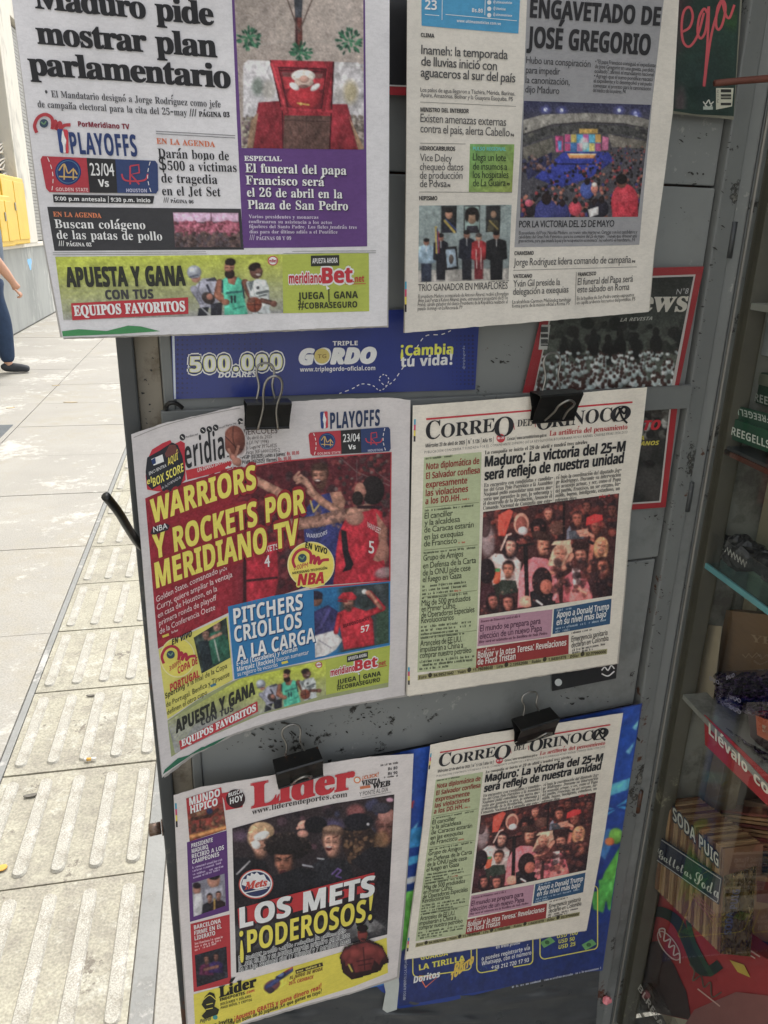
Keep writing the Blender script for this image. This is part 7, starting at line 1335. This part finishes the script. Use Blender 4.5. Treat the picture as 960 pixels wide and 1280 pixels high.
    # boxes
    sh.quad('pink_box', [(599, 773), (690.7, 761.7), (688.6, 796), (596.7, 808)], PK); T('lettering', [('Proceso de Primavera será el día 4', 601, 778.4, 650, 771.6, 3)], (90, 50, 74), 'r', -.01); T('headline', [('El mundo se prepara para', 600, 789.6, 675.7, 779.6, 8), ('elección de un nuevo Papa', 599.4, 799.2, 677.4, 788.6, 8)], (74, 40, 66), 's', .004, .001, -.03); T('lettering', [('Hoy será el velatorio en la Basílica de San Pedro', 598.6, 804.4, 684, 793, 3.4)], (86, 48, 72), 'r', .0)
    sh.quad('blue_box', [(692.4, 761.4), (764.4, 748.4), (762.4, 780), (690.6, 792.7)], (44, 84, 122)); T('headline', [('Apoyo a Donald Trump', 695.7, 772.8, 761, 761.6, 8), ('en su nivel más bajo', 695.4, 781.8, 757.4, 771.2, 8)], (226, 230, 235), 'b', .0, .001, -.03); sh.dashes('small_print', [(696, 764.4, 714, 761.4, 3), (694.6, 787, 757, 776, 3), (694.2, 791, 714, 787.6, 3)], (165, 185, 205))
    sh.quad('red_box', [(595.9, 811), (711, 793.4), (710.7, 817.4), (594.8, 835.6)], (150, 46, 46)); T('headline', [('Bolívar y la otra Teresa: Revelaciones', 597, 823, 707.7, 806.6, 8), ('de Flora Tristán', 596.8, 831.4, 644.4, 824, 8)], (226, 214, 208), 'b', -.005, .001, -.03); sh.dashes('small_print', [(597, 815.6, 618, 812.4, 3)], (205, 150, 145))
    T('headline', [('Emergencia sanitaria', 714, 802.4, 759.4, 793.6, 7), ('declaran en Colombia', 714, 810, 760.6, 800.6, 7)], (52, 50, 54), 's', .004, .001, -.03); sh.dashes('small_print', [(714.4, 792.6, 740, 787.8, 3), (713.6, 814.4, 756, 806.4, 3), (713.6, 817.8, 740, 812.8, 3)], (95, 90, 90))
    sh.quad('exchange_bar', [(522.4, 844), (759.2, 811), (758.6, 817.4), (522, 850.4)], (166, 160, 112)); T('lettering', [('Euro ● 84,99521642 · Yuan ● 11,78698648 · Lira ● 2,19552086 · Rublo ● 1,04301878 · Dólar ● 82,37990000', 524, 848.8, 757.4, 816.4, 3.8)], (60, 56, 40), 'b', .0)
    reg_marks(sh, 517.6, 524, 517, 552); reg_marks(sh, 510, 834, 510, 856)
CG = 'two copies of the same newspaper hung one above the other'
PW4 = (224, 216, 202)
e = newspaper(650, 680, .03, 'upper of two identical newspapers with pale green column and selfie crowd photo')
s4 = Sheet(waves(.026, .0016, 260, 3), (516, 508), (809, 484), (771, 830), (509, 870), e)
pages(s4, [(516, 507), (660, 496), (809, 484)], [(509, 870), (640, 850), (771, 829)], [(516, 507), (513, 690), (509, 870)], [(809, 484), (801, 555), (788, 640), (780, 740), (771, 829)], PW4, [(-1.4, -1.5), (.6, -2.6), (2, .8)], edge=(188, 180, 168))
correo(e, s4)
e = newspaper(645, 1040, .03, 'lower of two identical newspapers with pale green column, hung over the blue poster')
mpf = homog([(532.7, 524), (790.7, 502.7), (522, 850), (759, 817.5)], [(550, 940.7), (763, 906), (519, 1184), (724.5, 1145)])
s5 = Sheet(waves(.024, .0018, 230, 9), (538, 931), (779, 892), (733, 1163), (507, 1199), e)
pages(s5, [(538, 931), (600, 918), (690, 905), (779, 891)], [(507, 1199), (620, 1182), (733, 1163)], [(538, 931), (528, 1040), (507, 1199)], [(779, 891), (768, 960), (756, 1040), (733, 1163)], PW4, [(-1.4, -1.5), (.8, -2.2), (-1.6, .8)], edge=(184, 176, 164))
s5b = Sheet(s5.wf, (516, 508), (809, 484), (771, 830), (509, 870), s5.parent, mp=mpf)
correo(e, s5b)

# ---------------- 6. lower left: sports paper with the baseball headline
PW6 = (216, 208, 206)
e = newspaper(370, 1110, .03, 'sports newspaper at the lower left with red title and yellow baseball headline')
def wl(X, Y):
    X = np.asarray(X, float); Y = np.asarray(Y, float); s_ = np.clip((517-X)/300, 0, 1.2)
    return .024+.016*s_**2+.0012*np.sin(X/55+Y/90)+.0009*np.sin(Y/60)
s6 = Sheet(wl, (217, 994), (517, 943), (496, 1222), (236, 1310), e)
pages(s6, [(217, 994), (250, 984), (341, 969), (402, 955), (460, 946), (517, 942)], [(237, 1310), (300, 1280), (380, 1256), (440, 1240), (496, 1221)], [(217, 994), (224, 1130), (237, 1310)], [(517, 942), (512, 1040), (504, 1140), (496, 1221)], PW6, [(-1.2, -1.4), (1.8, -2), (-2.2, .8), (3, 1.4)], edge=(178, 172, 168))
s6.text('masthead', [('Líder', 315.5, 1010, 441, 985.5, 30)], (196, 40, 52), 'r', .05, lift=.001)
s6.text('lettering', [('www.liderendeportes.com', 315, 1018.6, 434, 996, 6.6, 2)], (56, 48, 48), 'r', .0)
p = s6.photo('photo', [(232.6, 998), (276.5, 984), (283, 1037), (237, 1052)], (150, 60, 52), lift=.0005); p.poly([(230, 1000), (278, 982), (280, 1003), (234, 1018)], (186, 44, 54)); p.blobs(70, (234, 1012, 284, 1050), (2, 4), ((128, 96, 66), (96, 62, 48), (160, 70, 56), (70, 50, 44)), soft=2); p.line([(240, 1024), (262, 1020), (272, 1012)], 4, (70, 44, 36)); p.line([(250, 1026), (250, 1034)], 2, (60, 40, 34)); p.ell(262, 1014, 4, 4, (40, 46, 80)); p.line([(238, 1046), (283, 1034)], 5, (196, 130, 70)); p.done(6)
s6.text('headline', [('MUNDO', 237, 1007, 275, 995, 9.6), ('HÍPICO', 238.4, 1017, 272, 1006.4, 9.2)], WHT, 'b', .03, lift=.0012)
s6.ngon('ribbon', [(276, 992), (300, 987), (306, 997), (303, 1009), (282, 1013), (280, 1000)], (188, 38, 50), .0005); s6.ellipse('dark_disc', 294.5, 998.5, 12, 11.6, (56, 36, 40), lift=.0009); s6.text('lettering', [('BUSCA', 285.6, 996.4, 302.6, 991.2, 5), ('HOY', 287.6, 1005.4, 304, 1000.4, 7.6)], WHT, 'b', .01, lift=.0014)
s6.text('lettering', [('VISITA', 452, 982, 475.5, 978.6, 6), ('WEB', 465.5, 986.4, 487.5, 982, 6.6)], (44, 40, 42), 'r', .04); s6.text('lettering', [('Y PONTE AL DÍA', 449, 995.5, 485, 989, 5)], (90, 84, 84), 's'); s6.ellipse('round_icon', 446.5, 975, 4.4, 4.2, (215, 120, 50)); s6.ellipse('round_icon', 446.5, 975, 3, 2.8, (235, 225, 215), lift=.0008); s6.text('lettering', [('¡CLICK!', 453, 974.4, 473, 970.4, 4)], (205, 110, 60), 'b', .03); s6.strokes('rule', [[(450, 985), (463, 983)]], 3.4, (196, 110, 70)); s6.strokes('rule', [[(452, 997.4), (489, 990)]], .6, (150, 145, 142))
s6.text('lettering', [('Bs 80', 485, 963, 496.6, 961.4, 3.6), ('Bs 90', 485, 969, 496.6, 967.4, 3.6)], BLK, 'b', .0); s6.dashes('small_print', [(474, 958, 498, 954.6, 3), (480, 973, 497, 970.6, 2.4)], (80, 76, 76))
reg_marks(s6, 218.6, 1004, 220, 1034)
p = s6.photo('photo', [(290.3, 1035.6), (493, 993), (484, 1168), (295.4, 1216)], (48, 38, 44), step=.95, top=[(290.3, 1035.6), (350, 1019), (420, 1004), (493, 993)])
p.grad((300, 1010), (330, 1200), (56, 44, 48), (32, 30, 36)); Z2 = lambda x, y: (280+x/4.364, 985+y/4.364)
def ZE(x, y, rx, ry, c, r=0, **k): a, b_ = Z2(x, y); p.ell(a, b_, rx/4.364, ry/4.364, c, r, **k)
def ZP(P_, c, **k): p.poly([Z2(*q_) for q_ in P_], c, **k)
def ZL(P_, w, c, **k): p.line([Z2(*q_) for q_ in P_], w/4.364, c, **k)
def ZH(x, y, r, **k): a, b_ = Z2(x, y); p.head(a, b_, r/4.364, **k)
p.blobs(70, (290, 1000, 492, 1060), (3, 7), ((44, 36, 44), (70, 50, 60), (90, 60, 70), (34, 30, 36), (60, 60, 86)), soft=3); ZE(90, 260, 50, 30, (110, 84, 110), soft=6, op=.7); ZE(600, 200, 50, 26, (110, 100, 150), soft=8, op=.7); ZE(720, 130, 50, 40, (150, 84, 84), soft=4, op=.8)
ZP([(50, 380), (150, 380), (230, 400), (260, 560), (50, 620)], (30, 28, 34)); ZL([(70, 470), (140, 400)], 8, (190, 185, 190)); ZE(205, 235, 70, 50, (196, 158, 120)); ZH(190, 290, 72, skin=(222, 156, 130), hair=(200, 160, 120), tilt=-.05); ZE(205, 260, 44, 22, (235, 228, 225), -.4); ZE(175, 310, 24, 24, (232, 225, 222)); ZL([(150, 300), (240, 245)], 10, (225, 220, 215))
ZE(350, 320, 125, 76, (32, 26, 28)); 
for i in range(90):
    a = rng.uniform(math.pi*.95, math.pi*2.1); rr_ = rng.uniform(.75, 1.08); ZE(350+125*rr_*math.cos(a), 325+80*rr_*math.sin(a), 9, 9, ((30, 24, 26), (64, 50, 48), (46, 38, 38))[i % 3])
ZH(325, 400, 68, skin=(166, 104, 82), hair=(30, 24, 26)); ZE(325, 345, 58, 20, (30, 24, 26)); ZE(325, 462, 22, 16, (70, 30, 34)); ZL([(290, 380), (312, 392)], 7, (40, 26, 26)); ZL([(340, 388), (365, 372)], 7, (40, 26, 26)); ZP([(200, 500), (300, 470), (420, 430), (560, 470), (600, 600), (180, 640)], (28, 28, 34)); ZL(spline([(430, 420), (520, 440), (580, 480)], 5), 9, (170, 170, 180)); ZL(spline([(500, 450), (540, 490), (560, 500)], 5), 5, (170, 170, 180)); ZE(430, 200, 30, 22, (222, 160, 140), -.5); ZL([(400, 220), (445, 190)], 14, (215, 150, 130)); ZE(500, 200, 62, 46, (26, 24, 30)); ZE(430, 250, 30, 20, (180, 125, 110))
ZP([(480, 420), (560, 370), (680, 400), (720, 520), (560, 560)], (34, 34, 40)); ZE(595, 240, 60, 40, (96, 70, 58)); ZH(585, 300, 62, skin=(226, 158, 134), hair=(96, 70, 58)); ZE(572, 330, 18, 13, (84, 32, 34)); ZE(572, 322, 13, 4, (230, 220, 215)); ZE(590, 222, 50, 16, (150, 116, 94)); ZL([(560, 278), (575, 272)], 6, (90, 50, 44)); ZL([(595, 272), (620, 262)], 6, (90, 50, 44)); ZL([(510, 384), (545, 388)], 6, (215, 215, 220)); ZL([(590, 470), (620, 440), (640, 450), (610, 480), (640, 490)], 8, (110, 80, 150))
ZE(740, 300, 95, 110, (50, 36, 34)); p.blobs(80, (432, 1035, 470, 1080), (1.5, 3), ((80, 58, 46), (40, 30, 30), (120, 88, 62))); ZE(735, 185, 80, 48, (30, 28, 36)); ZL([(660, 225), (700, 232)], 12, (26, 24, 30)); ZE(786, 198, 8, 8, (190, 185, 190)); ZH(885, 215, 70, skin=(132, 84, 76), hair=(70, 44, 44)); ZE(890, 150, 50, 38, (160, 108, 98)); ZE(860, 280, 40, 46, (150, 108, 70), soft=5, op=.7); ZP([(690, 400), (800, 320), (930, 330), (920, 620), (820, 600), (800, 480)], (30, 28, 34)); ZE(860, 110, 50, 30, (56, 54, 66)); ZE(905, 65, 20, 12, (190, 140, 160))
ZP([(40, 760), (160, 730), (900, 720), (900, 810), (60, 900), (40, 900)], (62, 60, 64), soft=8); ZP([(560, 780), (800, 700), (880, 760), (600, 850)], (120, 118, 120)); p.blobs(40, (296, 1160, 480, 1210), (3, 8), ((58, 56, 60), (90, 86, 88), (44, 42, 48)), soft=5, op=.6); p.done(6)
s6.ngon('red_band', [(297, 1136), (330, 1127), (468, 1090.6), (468, 1112), (400, 1131), (299, 1160)], (190, 42, 48), .0009)
s6.ellipse('team_logo', 320, 1105, 21.6, 18.6, (200, 74, 60), rot=-.1, lift=.001, n=44); s6.ellipse('team_logo', 320, 1105, 20.2, 17.2, (226, 222, 225), rot=-.1, lift=.0012, n=44); s6.ellipse('team_logo', 320, 1105, 18.4, 15.4, (48, 56, 96), rot=-.1, lift=.0014, n=44); s6.ngon('team_logo', [(302, 1106), (304, 1099), (308, 1099), (309, 1094), (313, 1095), (314, 1091), (318, 1093), (321, 1090), (325, 1094), (330, 1093), (333, 1099), (338, 1103), (337, 1108), (320, 1112)], (226, 222, 225), .0016); s6.text('team_logo', [('Mets', 306, 1112, 334, 1107, 9)], (205, 70, 56), 'ri', .04, lift=.0019); s6.strokes('team_logo', [[(306, 1116), (334, 1110)]], 1.2, (226, 222, 225), lift=.0018)
a_ = [('LOS METS', 300.5, 1160, 467, 1119, 25)]; b_ = [('¡PODEROSOS!', 300, 1193, 464.5, 1149, 27)]
s6.text('headline_shade', [(t, x0+1.8, y0+1.8, x1+1.8, y1+1.8, h) for t, x0, y0, x1, y1, h in a_], (52, 38, 44), 'b', .06, lift=.0013); s6.text('headline', a_, (232, 228, 226), 'b', .035, lift=.0019)
s6.text('headline_shade', [(t, x0+1.4, y0+1.6, x1+1.4, y1+1.6, h) for t, x0, y0, x1, y1, h in b_], (36, 32, 38), 'b', .06, lift=.0012); s6.text('headline', b_, (226, 210, 56), 'b', .015, lift=.0017)
W3 = [('El mánager criollo Carlos Mendoza ha ganado seis', 298.5, 1202, 432, 1164.5, 6.6), ('juegos en fila y su equipo marcha primero en el Este', 298.5, 1208.8, 437, 1171, 6.6), ('de la Liga Nacional con 17 triunfos y 7 perdidos hasta', 298.5, 1215.6, 438, 1178, 6.6)]
s6.text('text_outline', W3, (226, 224, 224), 's', .11, lift=.0010); s6.text('text_block', W3, (34, 32, 36), 's', .0, lift=.0016)
# side boxes
s6.quad('purple_box', [(233.6, 1053), (283.4, 1038), (286.4, 1138.5), (237.4, 1152.5)], (92, 52, 118)); s6.text('headline', [('PRESIDENTE', 239.4, 1060, 266, 1052, 5.2), ('MADURO', 239.8, 1066.6, 260, 1060.6, 5.2), ('RECIBIÓ A LOS', 240, 1073.2, 280, 1061.6, 5.2), ('CAMPEONES', 240.4, 1080, 274, 1070, 5.2)], (228, 220, 232), 'b', .01, lift=.0012); s6.dashes('small_print', [(240.6+i*.3, 1086+i*4.2, (278, 276, 279, 274)[i], 1075.6+i*4.2, 3) for i in range(4)], (190, 170, 205))
p = s6.photo('photo', [(240, 1104), (280.7, 1092), (282.4, 1132), (242, 1146)], (128, 126, 140)); p.ell(267, 1100, 8, 10, (176, 124, 104)); p.ell(267, 1094, 8, 6, (34, 28, 32)); p.poly([(256, 1112), (278, 1106), (282, 1122), (256, 1128)], (150, 148, 160)); p.ell(246, 1112, 5, 6, (170, 120, 104)); p.ell(246, 1107, 5, 4, (40, 30, 36)); p.poly([(241, 1118), (252, 1116), (256, 1142), (242, 1146)], (205, 202, 206)); p.bust(262, 1122, 4.4, (36, 34, 42)); p.bust(273, 1119, 4.2, (48, 32, 36)); p.line([(268, 1124), (268, 1140)], 2, (190, 150, 70)); p.done(6)
s6.quad('red_box', [(238, 1155), (287, 1143), (289, 1229), (242, 1240)], (180, 44, 52)); s6.text('headline', [('BARCELONA', 242.6, 1162, 276, 1153.4, 5.2), ('FIRME EN EL', 243, 1169, 277, 1160, 5.2), ('LIDERATO', 243.4, 1175.6, 269, 1168.6, 5.2)], (232, 220, 220), 'b', .01, lift=.0012); s6.dashes('small_print', [(243.6, 1181+i*4, (278, 276, 270)[i], 1172.4+i*4, 3) for i in range(3)], (225, 180, 180))
p = s6.photo('photo', [(243.4, 1194), (283, 1183), (285, 1222), (246, 1234)], (44, 42, 52)); p.blobs(30, (244, 1184, 285, 1232), (2, 5), ((40, 38, 46), (60, 58, 70), (34, 30, 36)), soft=3); p.bust(258, 1199, 4, (96, 34, 70), skin=(165, 110, 92)); p.bust(270, 1196, 4, (60, 40, 96), skin=(140, 90, 78)); p.line([(256, 1212), (272, 1208)], 4, (140, 92, 78)); p.done(6)
# yellow advert
s6.patch('yellow_panel', [(241.8, 1243), (300, 1227), (380, 1204), (440, 1186), (483.4, 1172)], [(245, 1306), (310, 1274), (370, 1256), (440, 1234), (485, 1216)], (222, 206, 48), lift=.0003)
s6.ngon('bust_emblem', [(252, 1256), (256, 1246), (262, 1240), (268, 1242), (270, 1250), (268, 1258), (274, 1262), (272, 1268), (256, 1274), (252, 1270), (258, 1264)], (48, 46, 34), .0009); s6.strokes('bust_emblem', [spline([(254, 1250), (262, 1244), (270, 1250)], 4), [(258, 1256), (266, 1254)], [(257, 1262), (266, 1260)]], 1, (222, 206, 60), lift=.0012)
s6.text('lettering', [('Líder', 274.4, 1247, 320, 1233, 13)], (32, 30, 30), 'r', .05, lift=.001); s6.text('lettering', [('ENDEPORTES', 275, 1251.8, 306, 1243, 3.6)], (44, 40, 34), 'b', .03); s6.text('lettering', [('.com', 307, 1242.6, 318, 1239.6, 3.6)], (196, 70, 50), 'b', .02); s6.text('lettering', [('BOLÍVARES Y DÓLARES', 275.6, 1257, 314, 1246.4, 3), ('PAGO MÓVIL Y CRIPTOS', 276, 1261.6, 315, 1251, 3)], (60, 56, 40), 'b', .0)
s6.text('lettering', [('PayPal', 250, 1279, 264, 1275, 4.4)], (40, 50, 70), 'bi', .0); s6.ellipse('round_icon', 269, 1271.6, 3, 3, (60, 150, 150)); s6.text('lettering', [('La casa invita', 248.6, 1290, 290.6, 1277, 5.2)], (40, 38, 34), 'b', .03); s6.text('lettering', [('¡Apuesta GRATIS y gana dinero real!', 293, 1276, 401.6, 1236, 5.4)], (196, 60, 44), 'b', .02); s6.text('lettering', [('Regístrate y recibe un bono de 30 jugadas ¡Lo que ganes es tuyo!', 250, 1295, 402, 1241.6, 4.4)], (50, 46, 38), 'b', .01)
p = s6.photo('phone_hand', [(326, 1232), (366, 1208), (368, 1224), (332, 1246)], (222, 206, 48)); p.ell(340, 1232, 11, 7, (110, 62, 70), -.5); p.line([(334, 1234), (364, 1212)], 6, (60, 70, 120)); p.ell(350, 1218, 7, 6, (40, 46, 80)); p.ell(350, 1217, 5, 4, (110, 130, 180)); p.line([(356, 1214), (366, 1208)], 4, (190, 80, 70)); p.ell(338, 1238, 5, 4, (60, 46, 60)); p.done(3)
s6.ngon('dark_tag', [(369, 1213), (403, 1203), (404, 1207.4), (370, 1217.4)], (66, 52, 40), .0009); s6.text('lettering', [('CASTILLO GOLEADOR'[:0]+'RANGEL DEL RETO', 371, 1216, 402, 1206.6, 3)], (220, 205, 90), 'b', .0, lift=.0013) if False else s6.dashes('small_print', [(371, 1216, 402, 1206.8, 3)], (220, 205, 90), lift=.0013); s6.text('lettering', [('EL JUEGO DE MODA', 362, 1224.6, 403, 1213, 4)], (110, 74, 40), 'bi', .02); s6.text('lettering', [('20% CASHBACK', 361, 1231.6, 392, 1223, 4)], (190, 84, 50), 'bi', .02)
p = s6.photo('torso_cutout', [(420, 1150), (486, 1135), (487, 1214), (424, 1228)], (1, 1, 1), lift=.0022)
p.C[:] = np.array((2., 250., 2.)); KEY = np.array((2., 250., 2.))
p.poly([(424, 1196), (430, 1184), (444, 1178), (462, 1174), (478, 1182), (486, 1198), (487, 1204), (480, 1206), (476, 1214), (440, 1226), (428, 1216)], (46, 24, 28)); p.poly([(430, 1192), (440, 1182), (458, 1178), (472, 1182), (480, 1194), (474, 1206), (468, 1200), (464, 1212), (444, 1216), (440, 1204), (432, 1208)], (112, 44, 44)); p.ell(445, 1192, 9, 6, (140, 60, 54), 0, 4, .8); p.ell(463, 1189, 9, 6, (134, 56, 52), -.2, 4, .8); p.ell(432, 1194, 5, 8, (128, 52, 48), .3, 4, .8); p.ell(477, 1192, 5, 8, (120, 48, 46), -.3, 4, .8); p.line([(454, 1184), (456, 1212)], 1.2, (52, 20, 24)); p.line([(446, 1202), (466, 1198)], 1.2, (56, 22, 26)); p.line([(448, 1207), (464, 1204)], 1.2, (56, 22, 26)); p.ell(453, 1168, 7, 9.5, (120, 50, 46)); p.ell(453, 1160, 7.6, 5, (30, 20, 24)); p.line([(449, 1166), (458, 1165)], 1.4, (50, 22, 26)); p.ell(454, 1174, 3, 1.6, (60, 24, 28)); p.line([(436, 1206), (440, 1214)], 2.2, (196, 176, 60))
nm_ = p.C.reshape(-1, 3).copy(); ob = p.done(0, 0, 0); bm = bmesh.new(); bm.from_mesh(ob.data); bm.verts.ensure_lookup_table(); isk = (nm_[:, 1] > 150) & (nm_[:, 0] < 90)
dead = [f for f in bm.faces if any(isk[v.index] for v in f.verts)]; bmesh.ops.delete(bm, geom=dead, context='FACES'); bm.to_mesh(ob.data); bm.free()

# ================================================================ BINDER CLIPS
def clip(px, py, w_px, w0, ang, up_h, front, label, front_len=.03):
    """spring-steel clip: folded black body (px,py = middle of its top edge), two wire handles"""
    c = dpt(px, py, w0+.012); um, zm = float((c-D0)@DU), float(c[2]); Wd = w_px/F*np.linalg.norm(c-EYEV)*1.03
    e = empty('binder_clip', c, label, 'clip', 'black binder clips holding the papers')
    ca, sa = math.cos(ang), math.sin(ang)
    def L(x, z, w): return c+DU*(x*ca-z*sa)+ZV*(x*sa+z*ca)+DNV*w       # x across, z up, w out of the door
    h = Wd*.62; d = Wd*.30; th = .0006
    prof = [(-h, -.004), (-h, .0015), (-h*.55, d*.45), (-.002, d), (0, d-.001), (0, -d*.55), (-.002, -d*.6), (-h*.5, -d*.2), (-h*.98, -.0045)]
    outer = prof[:4]+prof[4:]
    V = []; n = len(outer)
    ins = [(z-(.0006 if i in (3, 4, 5, 6) else 0), w_*(.93 if abs(w_) > .004 else .6)) for i, (z, w_) in enumerate(outer)]
    for x in (-Wd/2, Wd/2):
        for (z, w_) in outer: V.append(L(x, z, w_))
    for x in (-Wd/2, Wd/2):
        for (z, w_) in ins: V.append(L(x, z-.0003, w_))
    Fc = []
    for i in range(n-1): Fc += [(i, i+1, n+i+1, n+i), (2*n+i, 3*n+i, 3*n+i+1, 2*n+i+1), (i, 2*n+i, 2*n+i+1, i+1), (n+i, n+i+1, 3*n+i+1, 3*n+i)]
    meshobj('clip_body', V, Fc, 'clip_steel', e)
    meshobj('clip_roll', [L(x, -h-.0006+.0016*math.cos(t), .001+.0016*math.sin(t)) for x in (-Wd/2, Wd/2) for t in np.linspace(0, 2*math.pi, 9)[:-1]], [(k, (k+1) % 8, 8+(k+1) % 8, 8+k) for k in range(8)]+[tuple(range(8)), tuple(range(8, 16))], 'clip_steel', e)
    hw = Wd*.20; r = .00125
    def handle(z0, w1, H_, tilt, lean=0):   # loop starting at the clip, going up by H_ with outward tilt
        P = [L(-hw*1.15, z0-.004, w1), L(-hw*.75+lean*.2, z0+H_*.35, w1+tilt*.35), L(-hw*1.0+lean*.6, z0+H_*.72, w1+tilt*.75), L(-hw*.75+lean*.85, z0+H_*.93, w1+tilt*.95), L(lean, z0+H_, w1+tilt), L(hw*.75+lean*.85, z0+H_*.93, w1+tilt*.95), L(hw*1.0+lean*.6, z0+H_*.72, w1+tilt*.75), L(hw*.75+lean*.2, z0+H_*.35, w1+tilt*.35), L(hw*1.15, z0-.004, w1)]
        return spline(P, 5)
    tube('wire_handle', handle(0.0, -d*.5, up_h, -.004), r, 'wire_steel', e, 7)
    if front == 'up': tube('wire_handle', handle(-h*.9, .004, h*.9+up_h*.8, d+.006, .003), r, 'wire_steel', e, 7)
    else:
        P = [L(-hw*1.1, -h+.001, .002), L(-hw*.8, -h*.6, d*.7+.004), L(-hw*.9, -h*.3, d+.010), L(0, -h*.12, d+.014), L(hw*.9, -h*.3, d+.010), L(hw*.8, -h*.6, d*.7+.004), L(hw*1.1, -h+.001, .002)]
        tube('wire_handle', spline(P, 6), r, 'wire_steel', e, 7)
    return e
clip(334, 500, 53, .030, -.03, .034, 'up', 'black binder clip gripping the sports paper below the blue strip, both handles up')
clip(694, 489, 56, .028, .02, .040, 'down', 'black binder clip at the top of the upper broadsheet, in front of the crowd magazine', )
clip(371, 947, 54, .028, .12, .038, 'down', 'black binder clip gripping the lower left sports paper, under the curled page')
clip(668, 896, 50, .028, .12, .030, 'down', 'black binder clip at the top of the lower broadsheet, on the blue poster')
for o in [ _co ]:
    bpy.data.objects.remove(o)
bpy.data.curves.remove(_cv); bpy.data.scenes.remove(_s2)
